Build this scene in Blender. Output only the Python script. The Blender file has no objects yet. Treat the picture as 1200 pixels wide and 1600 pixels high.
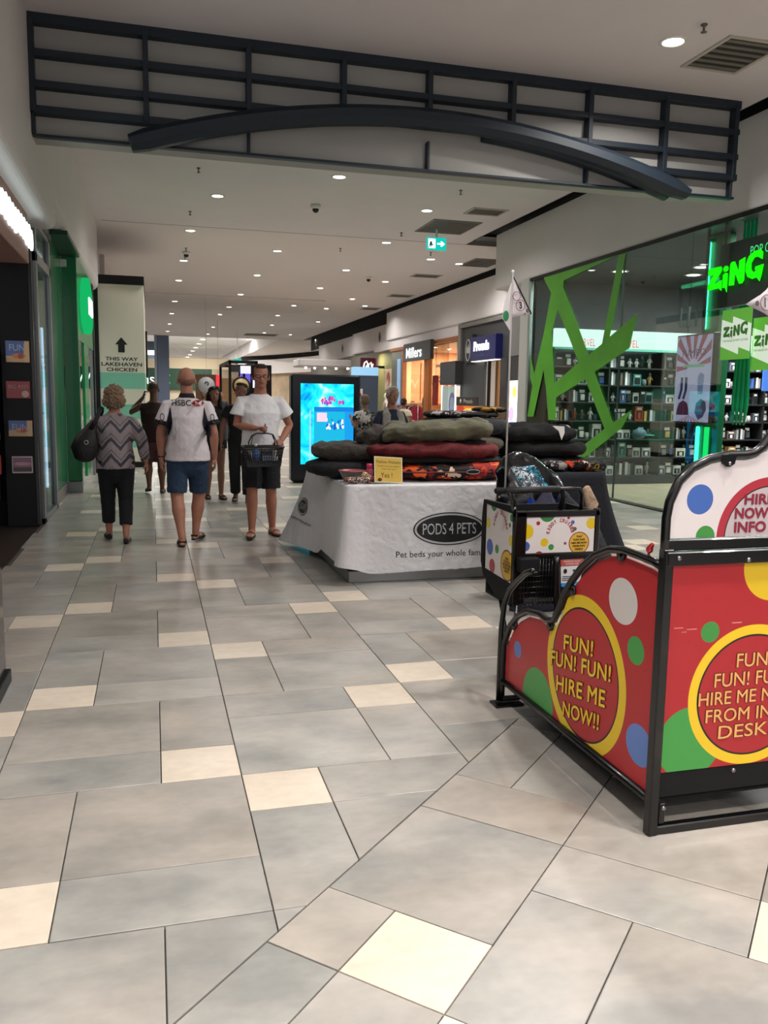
import bpy, math, random
from mathutils import Vector, Matrix
from mathutils.bvhtree import BVHTree

# ------------------------------------------------------------------ camera, world, exposure
SC = bpy.context.scene
COL = SC.collection
cam_data = bpy.data.cameras.new('camera')
cam = bpy.data.objects.new('camera', cam_data)
COL.objects.link(cam)
SC.camera = cam
FPX = 1317.0
cam_data.sensor_fit = 'VERTICAL'
cam_data.sensor_height = 24.0
cam_data.lens = FPX / 1600.0 * 24.0
cam_data.clip_start = 0.05
cam_data.clip_end = 400
_yaw, _pitch, _roll = math.radians(15.3518), math.radians(-7.5689), math.radians(0.88357)
_f = Vector((math.sin(_yaw) * math.cos(_pitch), math.cos(_yaw) * math.cos(_pitch), math.sin(_pitch)))
_r = Vector((math.cos(_yaw), -math.sin(_yaw), 0))
_u = _r.cross(_f)
_r2 = math.cos(_roll) * _r + math.sin(_roll) * _u
_u2 = -math.sin(_roll) * _r + math.cos(_roll) * _u
cam.matrix_world = Matrix(((_r2.x, _u2.x, -_f.x, 0), (_r2.y, _u2.y, -_f.y, 0), (_r2.z, _u2.z, -_f.z, 1.5), (0, 0, 0, 1)))

SC.view_settings.view_transform = 'Standard'
SC.view_settings.look = 'None'
SC.view_settings.gamma = 1.0
SC.view_settings.exposure = 0.22
SC.view_settings.use_curve_mapping = False
try:
    SC.cycles.max_bounces = 7
    SC.cycles.diffuse_bounces = 3
    SC.cycles.transparent_max_bounces = 10
    SC.cycles.caustics_reflective = False
    SC.cycles.caustics_refractive = False
    SC.cycles.sample_clamp_indirect = 4.0
    SC.cycles.use_denoising = True
except Exception:
    pass

W = bpy.data.worlds.new('world')
SC.world = W
W.use_nodes = True
_bg = W.node_tree.nodes['Background']
_bg.inputs[0].default_value = (0.97, 0.95, 1.0, 1)
_bg.inputs[1].default_value = 0.80          # even pale ambient fill, let in through the back left open

CEIL = 4.91
# ceiling downlights: the rows seen in the photograph, continued behind the camera
DOWNLIGHTS = [(4.83, 7.50, 60), (3.44, 6.30, 60)]
LIGHT_MALL = [(2.854, 13.31), (1.143, 15.2), (4.861, 15.09), (0.83, 18.45), (5.0, 18.36), (2.88, 20.25), (0.83, 22.48),
              (6.6, 20.09), (2.9, 24.37), (5.04, 22.54), (0.82, 26.28), (6.6, 24.28), (2.9, 29.0), (5.08, 26.4),
              (0.84, 31.64), (5.06, 31.3), (6.67, 28.8), (0.84, 36.7), (2.85, 32.8), (5.09, 35.7), (6.44, 32.2),
              (7.59, 30.7), (0.86, 41.9), (2.77, 36.2), (5.5, 40.4), (7.2, 37.8), (2.94, 42.8), (5.76, 45.3), (2.99, 47.6),
              (7.24, 46.0), (0.84, 46.5), (7.48, 20.5)]


def lamp(name, kind, loc, energy, color=(1, 1, 1), size=0.2, rot=(0, 0, 0), size_y=None, spread=None, spot=None):
    d = bpy.data.lights.new(name, kind)
    d.energy = energy
    d.color = color
    if kind == 'AREA':
        d.shape = 'DISK' if size_y is None else 'RECTANGLE'
        d.size = size
        if size_y is not None:
            d.size_y = size_y
        if spread:
            d.spread = math.radians(spread)
    elif kind == 'SPOT':
        d.shadow_soft_size = size
        d.spot_size = math.radians(spot or 120)
        d.spot_blend = 0.6
    else:
        d.shadow_soft_size = size
    o = bpy.data.objects.new(name, d)
    COL.objects.link(o)
    o.location = loc
    o.rotation_euler = rot
    return o


WARM = (1.0, 0.955, 0.915)
for _x, _y, _e in DOWNLIGHTS:
    lamp('downlight_lamp', 'AREA', (_x, _y, CEIL - 0.03), _e, WARM, 0.22, spread=150)
for _i, (_x, _y) in enumerate(LIGHT_MALL):
    lamp('downlight_lamp', 'AREA', (_x, _y, CEIL - 0.03), 36 if _y < 30 else 36, WARM, 0.22, spread=150)
for _x in (-0.2, 2.3, 4.8):                      # the same ceiling lights go on behind the photographer
    for _y in (-4.0, -1.2, 1.6):
        lamp('downlight_lamp', 'AREA', (_x, _y, CEIL - 0.03), 55, WARM, 0.3, spread=130)

# ------------------------------------------------------------------ colour and materials
def lin(c):
    if isinstance(c, str):
        c = tuple(int(c[i:i + 2], 16) / 255 for i in (0, 2, 4))
    return tuple((x / 12.92) if x <= 0.04045 else ((x + 0.055) / 1.055) ** 2.4 for x in c) + (1.0,)


_mats = {}


def mat(name, col, rough=0.6, metal=0.0, spec=0.5, emit=None, estr=0.0, noise=0.0, nscale=8.0, bump=0.0, bscale=60.0,
        coat=0.0, sheen=0.0, alpha=None):
    if name in _mats:
        return _mats[name]
    m = bpy.data.materials.new(name)
    m.use_nodes = True
    nt = m.node_tree
    b = nt.nodes['Principled BSDF']
    c = lin(col)
    b.inputs['Base Color'].default_value = c
    b.inputs['Roughness'].default_value = rough
    b.inputs['Metallic'].default_value = metal
    b.inputs['Specular IOR Level'].default_value = spec
    b.inputs['Coat Weight'].default_value = coat
    b.inputs['Sheen Weight'].default_value = sheen
    if alpha is not None:
        b.inputs['Alpha'].default_value = alpha
    if emit:
        b.inputs['Emission Color'].default_value = lin(emit)
        b.inputs['Emission Strength'].default_value = estr
    if noise or bump:
        tc = nt.nodes.new('ShaderNodeTexCoord')
    if noise:
        n = nt.nodes.new('ShaderNodeTexNoise')
        n.inputs['Scale'].default_value = nscale
        n.inputs['Detail'].default_value = 4
        nt.links.new(tc.outputs['Object'], n.inputs['Vector'])
        mx = nt.nodes.new('ShaderNodeMix')
        mx.data_type = 'RGBA'
        mx.inputs[6].default_value = tuple(max(0, x * (1 - noise)) for x in c[:3]) + (1,)
        mx.inputs[7].default_value = tuple(min(1, x * (1 + noise)) for x in c[:3]) + (1,)
        rmp = nt.nodes.new('ShaderNodeMapRange')
        rmp.inputs[1].default_value = 0.3
        rmp.inputs[2].default_value = 0.7
        nt.links.new(n.outputs['Fac'], rmp.inputs[0])
        nt.links.new(rmp.outputs[0], mx.inputs[0])
        nt.links.new(mx.outputs[2], b.inputs['Base Color'])
    if bump:
        n2 = nt.nodes.new('ShaderNodeTexNoise')
        n2.inputs['Scale'].default_value = bscale
        n2.inputs['Detail'].default_value = 3
        nt.links.new(tc.outputs['Object'], n2.inputs['Vector'])
        bp = nt.nodes.new('ShaderNodeBump')
        bp.inputs['Strength'].default_value = bump
        bp.inputs['Distance'].default_value = 0.02
        nt.links.new(n2.outputs['Fac'], bp.inputs['Height'])
        nt.links.new(bp.outputs['Normal'], b.inputs['Normal'])
    _mats[name] = m
    return m


def glow(name, col, strength):
    """emission for lamps, lit signs and added glowing panels"""
    if name in _mats:
        return _mats[name]
    m = bpy.data.materials.new(name)
    m.use_nodes = True
    nt = m.node_tree
    nt.nodes.clear()
    o = nt.nodes.new('ShaderNodeOutputMaterial')
    e = nt.nodes.new('ShaderNodeEmission')
    e.inputs[0].default_value = lin(col)
    e.inputs[1].default_value = strength
    nt.links.new(e.outputs[0], o.inputs[0])
    _mats[name] = m
    return m


def glass(name, tint='d8e4e0', refl=0.08, rough=0.02):
    """clear shop glass: mostly transparent with a mirror share"""
    if name in _mats:
        return _mats[name]
    m = bpy.data.materials.new(name)
    m.use_nodes = True
    nt = m.node_tree
    nt.nodes.clear()
    o = nt.nodes.new('ShaderNodeOutputMaterial')
    t = nt.nodes.new('ShaderNodeBsdfTransparent')
    t.inputs[0].default_value = lin(tint)
    g = nt.nodes.new('ShaderNodeBsdfGlossy')
    g.inputs['Roughness'].default_value = rough
    fr = nt.nodes.new('ShaderNodeLayerWeight')
    fr.inputs[0].default_value = 0.35
    ad = nt.nodes.new('ShaderNodeMath')
    ad.operation = 'MULTIPLY_ADD'
    ad.inputs[1].default_value = 0.18
    ad.inputs[2].default_value = refl
    ad.use_clamp = True
    mx = nt.nodes.new('ShaderNodeMixShader')
    nt.links.new(fr.outputs['Fresnel'], ad.inputs[0])
    nt.links.new(ad.outputs[0], mx.inputs[0])
    nt.links.new(t.outputs[0], mx.inputs[1])
    nt.links.new(g.outputs[0], mx.inputs[2])
    nt.links.new(mx.outputs[0], o.inputs[0])
    _mats[name] = m
    return m


def print_mat(name, base, marks, ua, va, rough=0.35, emit=0.0, coat=0.3):
    """flat printed artwork. marks: ('c', u, v, r, colour), ('e', u, v, ru, rv, colour), ('b', u0, v0, u1, v1, colour)
    in object coordinates along axes ua, va (0, 1, 2)"""
    m = bpy.data.materials.new(name)
    m.use_nodes = True
    nt = m.node_tree
    L = nt.links.new
    b = nt.nodes['Principled BSDF']
    b.inputs['Roughness'].default_value = rough
    b.inputs['Coat Weight'].default_value = coat
    tc = nt.nodes.new('ShaderNodeTexCoord')
    sp = nt.nodes.new('ShaderNodeSeparateXYZ')
    L(tc.outputs['Object'], sp.inputs[0])
    U, V = sp.outputs[ua], sp.outputs[va]

    def M(op, a, b_=None, c=None):
        n = nt.nodes.new('ShaderNodeMath')
        n.operation = op
        for i, x in enumerate((a, b_, c)):
            if x is None:
                continue
            if isinstance(x, (int, float)):
                n.inputs[i].default_value = x
            else:
                L(x, n.inputs[i])
        return n.outputs[0]
    cur = None
    for mk in marks:
        if mk[0] in 'ce':
            u, v = mk[1], mk[2]
            ru, rv = (mk[3], mk[3]) if mk[0] == 'c' else (mk[3], mk[4])
            du = M('DIVIDE', M('SUBTRACT', U, u), ru)
            dv = M('DIVIDE', M('SUBTRACT', V, v), rv)
            mask = M('LESS_THAN', M('ADD', M('MULTIPLY', du, du), M('MULTIPLY', dv, dv)), 1.0)
        else:
            _, u0, v0, u1, v1 = mk[:5]
            mu = M('LESS_THAN', M('ABSOLUTE', M('SUBTRACT', U, (u0 + u1) / 2)), abs(u1 - u0) / 2)
            mv = M('LESS_THAN', M('ABSOLUTE', M('SUBTRACT', V, (v0 + v1) / 2)), abs(v1 - v0) / 2)
            mask = M('MULTIPLY', mu, mv)
        mx = nt.nodes.new('ShaderNodeMix')
        mx.data_type = 'RGBA'
        L(mask, mx.inputs[0])
        if cur is None:
            mx.inputs[6].default_value = lin(base)
        else:
            L(cur, mx.inputs[6])
        mx.inputs[7].default_value = lin(mk[-1])
        cur = mx.outputs[2]
    if cur is not None:
        L(cur, b.inputs['Base Color'])
        if emit:
            L(cur, b.inputs['Emission Color'])
            b.inputs['Emission Strength'].default_value = emit
    else:
        b.inputs['Base Color'].default_value = lin(base)
    return m


# ------------------------------------------------------------------ object helpers
def setp(o, label=None, cat=None, group=None, kind=None):
    if label: o['label'] = label
    if cat: o['category'] = cat
    if group: o['group'] = group
    if kind: o['kind'] = kind
    return o


def empty(name, loc=(0, 0, 0), label=None, cat=None, group=None, rz=0.0):
    o = bpy.data.objects.new(name, None)
    COL.objects.link(o)
    o.location = loc
    o.rotation_euler = (0, 0, rz)
    o.empty_display_size = 0.1
    return setp(o, label, cat, group)


def copy_tree(o, parent=None):
    c = o.copy()
    COL.objects.link(c)
    if parent is not None:
        c.parent = parent
    for ch in list(o.children):
        copy_tree(ch, c)
    return c


class MB:
    """collects faces; build() links them as one mesh object"""
    def __init__(s):
        s.v, s.f, s.m, s.sm = [], [], [], []

    def add(s, verts, faces, mi=0, smooth=False):
        k = len(s.v)
        s.v += [tuple(p) for p in verts]
        for f in faces:
            s.f.append(tuple(i + k for i in f))
            s.m.append(mi)
            s.sm.append(smooth)
        return s

    def box(s, x0, x1, y0, y1, z0, z1, mi=0):
        x0, x1 = min(x0, x1), max(x0, x1)
        y0, y1 = min(y0, y1), max(y0, y1)
        z0, z1 = min(z0, z1), max(z0, z1)
        v = [(x, y, z) for z in (z0, z1) for y in (y0, y1) for x in (x0, x1)]
        return s.add(v, [(0, 2, 3, 1), (4, 5, 7, 6), (0, 1, 5, 4), (2, 6, 7, 3), (0, 4, 6, 2), (1, 3, 7, 5)], mi)

    def bbox(s, x0, x1, y0, y1, z0, z1, b=0.004, mi=0):
        """box with chamfered edges"""
        cx, cy, cz = (x0 + x1) / 2, (y0 + y1) / 2, (z0 + z1) / 2
        hx, hy, hz = abs(x1 - x0) / 2, abs(y1 - y0) / 2, abs(z1 - z0) / 2
        b = min(b, hx * .9, hy * .9, hz * .9)
        v = []
        idx = {}
        for sx in (-1, 1):
            for sy in (-1, 1):
                for sz in (-1, 1):
                    for a in range(3):
                        p = [sx * (hx - b), sy * (hy - b), sz * (hz - b)]
                        p[a] = (sx * hx, sy * hy, sz * hz)[a]
                        idx[(sx, sy, sz, a)] = len(v)
                        v.append((cx + p[0], cy + p[1], cz + p[2]))
        f = []
        for a in range(3):
            o1, o2 = [(1, 2), (2, 0), (0, 1)][a]
            for sg in (-1, 1):
                def key(s1, s2):
                    q = [0, 0, 0]; q[a] = sg; q[o1] = s1; q[o2] = s2
                    return idx[(q[0], q[1], q[2], a)]
                q = [key(-1, -1), key(1, -1), key(1, 1), key(-1, 1)]
                f.append(tuple(q if sg > 0 else q[::-1]))
        for a in range(3):                       # edges parallel to a
            o1, o2 = [(1, 2), (2, 0), (0, 1)][a]
            for s1 in (-1, 1):
                for s2 in (-1, 1):
                    def key(sa, ax):
                        q = [0, 0, 0]; q[a] = sa; q[o1] = s1; q[o2] = s2
                        return idx[(q[0], q[1], q[2], ax)]
                    q = [key(-1, o1), key(1, o1), key(1, o2), key(-1, o2)]
                    f.append(tuple(q if s1 * s2 < 0 else q[::-1]))
        for sx in (-1, 1):
            for sy in (-1, 1):
                for sz in (-1, 1):
                    t = [idx[(sx, sy, sz, a)] for a in range(3)]
                    f.append(tuple(t if sx * sy * sz > 0 else t[::-1]))
        return s.add(v, f, mi)

    def obox(s, O, U, V, N, u, v, n, mi=0):
        """box spanned by axes U V N from corner O"""
        O, U, V, N = Vector(O), Vector(U) * u, Vector(V) * v, Vector(N) * n
        p = [O + U * a + V * b + N * c for c in (0, 1) for b in (0, 1) for a in (0, 1)]
        return s.add(p, [(0, 2, 3, 1), (4, 5, 7, 6), (0, 1, 5, 4), (2, 6, 7, 3), (0, 4, 6, 2), (1, 3, 7, 5)], mi)

    def prism(s, pts, O, U, V, N, n, mi=0):
        """polygon pts (u, v) extruded by n along N"""
        O, U, V, N = Vector(O), Vector(U), Vector(V), Vector(N)
        k = len(pts)
        a = [O + U * p[0] + V * p[1] for p in pts]
        b = [q + N * n for q in a]
        fs = [tuple(range(k))[::-1], tuple(range(k, 2 * k))]
        for i in range(k):
            j = (i + 1) % k
            fs.append((i, j, k + j, k + i))
        return s.add(a + b, fs, mi)

    def loft(s, path, rad, n=12, ref=(0, 0, 1), caps=(1, 1), mi=0, closed=False, phase=0.0, rect=False):
        """tube through path; rad: number, list of numbers or list of (a, b); ref: direction of a. caps: 0 none 1 flat 2 round"""
        P = [Vector(p) for p in path]
        k = len(P)
        if isinstance(rad, (int, float)):
            rad = [rad] * k
        R = [(r, r) if isinstance(r, (int, float)) else r for r in rad]
        T = []
        for i in range(k):
            if closed:
                t = P[(i + 1) % k] - P[(i - 1) % k]
            else:
                t = (P[min(i + 1, k - 1)] - P[max(i - 1, 0)])
            if t.length < 1e-9:
                t = Vector((0, 0, 1))
            T.append(t.normalized())
        if not closed:
            pp, rr, tt = [], [], []
            for e, i in ((0, 0), (1, k - 1)):
                if caps[e] == 2:
                    sg = -1 if e == 0 else 1
                    ex = [(P[i] + T[i] * sg * (R[i][0] + R[i][1]) / 2 * math.sin(a), (R[i][0] * math.cos(a), R[i][1] * math.cos(a)), T[i])
                          for a in (0.45, 0.9, 1.3)]
                    if e == 0:
                        pre = ex[::-1]
                    else:
                        post = ex
                elif e == 0:
                    pre = []
                else:
                    post = []
            P = [x[0] for x in pre] + P + [x[0] for x in post]
            R = [x[1] for x in pre] + R + [x[1] for x in post]
            T = [x[2] for x in pre] + T + [x[2] for x in post]
            k = len(P)
        e1 = None
        verts = []
        for i in range(k):
            t = T[i]
            rf = Vector(ref)
            if e1 is None:
                e = rf - t * rf.dot(t)
                if e.length < 1e-3:
                    rf = Vector((1, 0, 0)); e = rf - t * rf.dot(t)
                    if e.length < 1e-3:
                        e = Vector((0, 1, 0)) - t * t.y
                e1 = e.normalized()
            else:
                e = e1 - t * e1.dot(t)
                e1 = e.normalized() if e.length > 1e-6 else e1
            e2 = t.cross(e1)
            for j in range(n):
                a = 2 * math.pi * j / n + phase
                ca, sa = math.cos(a), math.sin(a)
                if rect:
                    q = max(abs(ca), abs(sa)); ca /= q; sa /= q
                verts.append(P[i] + e1 * (R[i][0] * ca) + e2 * (R[i][1] * sa))
        fs = []
        for i in range(k if closed else k - 1):
            i2 = (i + 1) % k
            for j in range(n):
                j2 = (j + 1) % n
                fs.append((i * n + j, i * n + j2, i2 * n + j2, i2 * n + j))
        if not closed:
            if caps[0]:
                fs.append(tuple(range(n))[::-1])
            if caps[1]:
                fs.append(tuple((k - 1) * n + j for j in range(n)))
        return s.add(verts, fs, mi, not rect)

    def lathe(s, prof, O=(0, 0, 0), n=20, mi=0, axis='z'):
        """profile of (r, h)"""
        O = Vector(O)
        v = []
        for r, h in prof:
            for j in range(n):
                a = 2 * math.pi * j / n
                p = (r * math.cos(a), r * math.sin(a), h)
                if axis == 'y': p = (p[0], p[2], p[1])
                if axis == 'x': p = (p[2], p[0], p[1])
                v.append(O + Vector(p))
        fs = []
        for i in range(len(prof) - 1):
            for j in range(n):
                j2 = (j + 1) % n
                q = (i * n + j, i * n + j2, (i + 1) * n + j2, (i + 1) * n + j)
                fs.append(q if axis != 'y' else q[::-1])
        a_, b_ = tuple(range(n)), tuple((len(prof) - 1) * n + j for j in range(n))
        fs += [a_[::-1], b_] if axis != 'y' else [a_, b_[::-1]]
        return s.add(v, fs, mi, True)

    def ell(s, c, r, n=14, m=9, mi=0, M=None):
        c = Vector(c)
        v = []
        for i in range(m + 1):
            th = math.pi * i / m
            for j in range(n):
                a = 2 * math.pi * j / n
                p = Vector((r[0] * math.sin(th) * math.cos(a), r[1] * math.sin(th) * math.sin(a), r[2] * math.cos(th)))
                if i in (0, m):
                    p = Vector((0, 0, r[2] * math.cos(th))) + p * 0.0
                    p += Vector((1e-4 * math.cos(a), 1e-4 * math.sin(a), 0))
                if M is not None:
                    p = M @ p
                v.append(c + p)
        fs = []
        for i in range(m):
            for j in range(n):
                j2 = (j + 1) % n
                fs.append((i * n + j, (i + 1) * n + j, (i + 1) * n + j2, i * n + j2))
        fs.append(tuple(range(n)))
        fs.append(tuple(m * n + j for j in range(n))[::-1])
        return s.add(v, fs, mi, True)

    def mesh(s, name, mats):
        me = bpy.data.meshes.new(name)
        me.from_pydata([tuple(p) for p in s.v], [], s.f)
        for m in (mats if isinstance(mats, (list, tuple)) else [mats]):
            me.materials.append(m)
        me.polygons.foreach_set('material_index', s.m)
        me.polygons.foreach_set('use_smooth', s.sm)
        me.update()
        return me

    def build(s, name, mats, parent=None, label=None, cat=None, group=None, kind=None, loc=None, rz=None):
        o = bpy.data.objects.new(name, s.mesh(name, mats))
        COL.objects.link(o)
        if parent is not None:
            o.parent = parent
        if loc is not None:
            o.location = loc
        if rz is not None:
            o.rotation_euler = (0, 0, rz)
        return setp(o, label, cat, group, kind)


def local(root, p):
    return Vector(p) - root.location


def font_mesh(body, bold=0.0, extrude=0.0, res=3, shear=0.0, spacing=1.0):
    cu = bpy.data.curves.new('lettering', 'FONT')
    cu.body = body
    cu.offset = bold
    cu.extrude = extrude
    cu.resolution_u = res
    cu.shear = shear
    cu.space_character = spacing
    ob = bpy.data.objects.new('lettering', cu)
    me = bpy.data.meshes.new_from_object(ob)
    bpy.data.objects.remove(ob)
    bpy.data.curves.remove(cu)
    return me


def text(body, O, U, V, box, m, parent=None, name='lettering', depth=0.001, bold=0.0, extrude=0.0, warp=None, shear=0.0, spacing=1.0, label=None, fat=0.0):
    """lettering stretched to fill box (u0, v0, u1, v1) on the plane O + uU + vV, raised by depth along U x V"""
    me = font_mesh(body, bold, 0.0, shear=shear, spacing=spacing)
    U, V, O = Vector(U), Vector(V), Vector(O)
    N = U.cross(V).normalized()
    xs = [v.co.x for v in me.vertices]; ys = [v.co.y for v in me.vertices]
    if not xs:
        return None
    x0, x1, y0, y1 = min(xs), max(xs), min(ys), max(ys)
    u0, v0, u1, v1 = box
    P = parent.matrix_basis.inverted() if parent is not None and warp is None and getattr(parent, 'parent', None) is None else Matrix()
    pts = []
    for v in me.vertices:
        a = (v.co.x - x0) / max(1e-6, x1 - x0); b = (v.co.y - y0) / max(1e-6, y1 - y0)
        pts.append((u0 + a * (u1 - u0), v0 + b * (v1 - v0)))
    mb = MB()
    co = []
    faces = []
    base = [tuple(p.vertices) for p in me.polygons]
    sh = [(0, 0)] if not fat else [(fat * math.cos(math.radians(a)), fat * math.sin(math.radians(a))) for a in range(0, 360, 45)] + [(0, 0)]
    for q_, (du, dv) in enumerate(sh):      # strokes thickened by overlapping shifted copies
        k0 = len(co)
        for u, v in pts:
            co.append(warp(u + du, v + dv) if warp else O + U * (u + du) + V * (v + dv) + N * (depth + q_ * 6e-5))
        faces += [tuple(i + k0 for i in f) for f in base]
    if extrude:
        k = len(co)
        back = [c - N * extrude for c in co]
        ed = {}
        for f in faces:
            for i in range(len(f)):
                a, b = f[i], f[(i + 1) % len(f)]
                ed[(a, b)] = ed.get((a, b), 0) + 1
        sides = [(a, a + k, b + k, b) for (a, b) in ed if (b, a) not in ed]
        mb.add(co + back, faces + sides)
    else:
        mb.add(co, faces)
    bpy.data.meshes.remove(me)
    o = mb.build(name, m, parent, label=label)
    if parent is not None:
        o.matrix_parent_inverse = (parent.matrix_basis if parent.parent is None else parent.parent.matrix_basis @ parent.matrix_basis).inverted()
    return o


def wparent(o, parent):
    """child built in world coordinates keeps its place"""
    o.parent = parent
    o.matrix_parent_inverse = (parent.matrix_basis if parent.parent is None else parent.parent.matrix_basis @ parent.matrix_basis).inverted()
    return o


X1, Y1, Z1 = Vector((1, 0, 0)), Vector((0, 1, 0)), Vector((0, 0, 1))

def wb(mb, name, mats, root, **k):
    o = mb.build(name, mats, None, **k)
    return wparent(o, root)


# ================================================================== SETTING: floor of stone tiles
TM = 0.3112                      # tile module
OX, OY = 0.004, 3.2476 - 10 * TM
DC = 1.897                       # the angled paving starts at y = x + DC
YB = OY + 11 * TM
GAP = 0.0022


def floor_mat(name, c1, c2, c3='b3a698'):
    m = bpy.data.materials.new(name)
    m.use_nodes = True
    nt = m.node_tree
    L = nt.links.new
    b = nt.nodes['Principled BSDF']
    g = nt.nodes.new('ShaderNodeNewGeometry')
    oi = nt.nodes.new('ShaderNodeObjectInfo')
    n = nt.nodes.new('ShaderNodeTexNoise'); n.inputs['Scale'].default_value = 2.3; n.inputs['Detail'].default_value = 4
    n.inputs['Roughness'].default_value = 0.55
    mp = nt.nodes.new('ShaderNodeMapping'); mp.inputs['Scale'].default_value = (1.0, 1.5, 1.0)
    L(g.outputs['Position'], mp.inputs[0])
    ad = nt.nodes.new('ShaderNodeVectorMath'); ad.operation = 'ADD'
    cx = nt.nodes.new('ShaderNodeCombineXYZ')
    ml = nt.nodes.new('ShaderNodeMath'); ml.operation = 'MULTIPLY'; ml.inputs[1].default_value = 40
    L(oi.outputs['Random'], ml.inputs[0]); L(ml.outputs[0], cx.inputs[2])
    L(mp.outputs[0], ad.inputs[0]); L(cx.outputs[0], ad.inputs[1]); L(ad.outputs[0], n.inputs['Vector'])
    mr = nt.nodes.new('ShaderNodeMapRange'); mr.inputs[1].default_value = 0.34; mr.inputs[2].default_value = 0.66
    L(n.outputs['Fac'], mr.inputs[0])
    mx = nt.nodes.new('ShaderNodeMix'); mx.data_type = 'RGBA'
    mx.inputs[6].default_value = lin(c1); mx.inputs[7].default_value = lin(c2)
    L(mr.outputs[0], mx.inputs[0])
    nf = nt.nodes.new('ShaderNodeTexNoise'); nf.inputs['Scale'].default_value = 16; nf.inputs['Detail'].default_value = 5
    L(ad.outputs[0], nf.inputs['Vector'])
    mf = nt.nodes.new('ShaderNodeMapRange'); mf.inputs[1].default_value = 0.3; mf.inputs[2].default_value = 0.7; mf.inputs[3].default_value = 0.94; mf.inputs[4].default_value = 1.06
    L(nf.outputs['Fac'], mf.inputs[0])
    nw = nt.nodes.new('ShaderNodeTexNoise'); nw.inputs['Scale'].default_value = 1.1; nw.inputs['Detail'].default_value = 2
    L(ad.outputs[0], nw.inputs['Vector'])
    mw = nt.nodes.new('ShaderNodeMapRange'); mw.inputs[1].default_value = 0.45; mw.inputs[2].default_value = 0.75; mw.inputs[4].default_value = 0.5
    L(nw.outputs['Fac'], mw.inputs[0])
    mxw = nt.nodes.new('ShaderNodeMix'); mxw.data_type = 'RGBA'; mxw.inputs[7].default_value = lin(c3)
    L(mw.outputs[0], mxw.inputs[0]); L(mx.outputs[2], mxw.inputs[6])
    hv = nt.nodes.new('ShaderNodeHueSaturation')
    m2 = nt.nodes.new('ShaderNodeMapRange'); m2.inputs[3].default_value = 0.93; m2.inputs[4].default_value = 1.06
    L(oi.outputs['Random'], m2.inputs[0]); vm = nt.nodes.new('ShaderNodeMath'); vm.operation = 'MULTIPLY'; L(m2.outputs[0], vm.inputs[0]); L(mf.outputs[0], vm.inputs[1]); L(vm.outputs[0], hv.inputs['Value']); L(mxw.outputs[2], hv.inputs['Color'])
    L(hv.outputs[0], b.inputs['Base Color'])
    n3 = nt.nodes.new('ShaderNodeTexNoise'); n3.inputs['Scale'].default_value = 9
    L(g.outputs['Position'], n3.inputs['Vector'])
    m3 = nt.nodes.new('ShaderNodeMapRange'); m3.inputs[3].default_value = 0.22; m3.inputs[4].default_value = 0.38
    b.inputs['Roughness'].default_value = 0.3
    b.inputs['Specular IOR Level'].default_value = 0.5
    return m


M_TILE = floor_mat('grey_stone', '8c8c88', 'b0aca5')
M_TILE2 = floor_mat('warm_grey_stone', '8f8b84', 'b1aaa1')
M_BEIGE = floor_mat('cream_stone', 'd6c8b6', 'e2d5c4', 'e0cfba')
M_GROUT = mat('grout', '4b4844', 0.9)

floor = MB().box(-9, 14, -5, 100, -0.4, -0.012).build('floor', M_GROUT, kind='structure')


def clip(poly, nx, ny, d):
    """keep nx x + ny y >= d"""
    out = []
    for i in range(len(poly)):
        a, b = poly[i], poly[(i + 1) % len(poly)]
        da, db = nx * a[0] + ny * a[1] - d, nx * b[0] + ny * b[1] - d
        if da >= 0:
            out.append(a)
        if (da >= 0) != (db >= 0):
            t = da / (da - db)
            out.append((a[0] + (b[0] - a[0]) * t, a[1] + (b[1] - a[1]) * t))
    return out


def area(p):
    return abs(sum(p[i][0] * p[(i + 1) % len(p)][1] - p[(i + 1) % len(p)][0] * p[i][1] for i in range(len(p)))) / 2


def in_shop(x, y):
    if x < -1.28 and y < 11.9: return True
    if x > 6.94 and y < 15.1: return True
    if x > 8.8: return True
    return False


# layout of one 3 x 6 strip: (col, row, w, h, beige)
SA = [(0, 4, 2, 1, 0), (2, 4, 1, 1, 1), (0, 5, 2, 2, 0), (2, 5, 1, 2, 0), (0, 7, 1, 1, 1), (1, 7, 2, 1, 0), (0, 8, 1, 2, 0), (1, 8, 2, 2, 0)]
SB = [(0, 3, 1, 1, 1), (1, 3, 2, 1, 0), (0, 1, 1, 2, 0), (1, 1, 2, 2, 0), (0, 6, 2, 1, 0), (2, 6, 1, 1, 1), (0, 4, 2, 2, 0), (2, 4, 1, 2, 0)]
rnd = random.Random(5)
tiles = []                       # (dist, poly, beige, whole, w, h, origin, angle)
for st in range(-3, 10):
    lay = SA if st % 2 == 0 else SB
    c0 = -2 + 3 * st
    for rep in range(-3, 17):
        for (c, r, w, h, be) in lay:
            x0, y0 = OX + (c0 + c) * TM, OY + (r + 6 * rep) * TM
            x1, y1 = x0 + w * TM, y0 + h * TM
            cx, cy = (x0 + x1) / 2, (y0 + y1) / 2
            if in_shop(cx, cy) or cy > 34 or cy < -3.2:
                continue
            full = [(x0 + GAP, y0 + GAP), (x1 - GAP, y0 + GAP), (x1 - GAP, y1 - GAP), (x0 + GAP, y1 - GAP)]
            if y0 >= YB - 1e-4 or (y0 >= x1 + DC):
                tiles.append((math.hypot(cx, cy), full, be, True, w, h))
            else:
                hi = clip(full, 0, 1, YB + GAP) if y1 > YB + 1e-4 else []
                lo = clip(clip(full, 0, -1, -(YB - GAP)) if y1 > YB else full, -1, 1, DC + 2 * GAP)
                for q in (hi, lo):
                    if len(q) > 2 and area(q) > 5e-4:
                        tiles.append((math.hypot(cx, cy), q, be, False, w, h))
R2 = math.sqrt(2)


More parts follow.
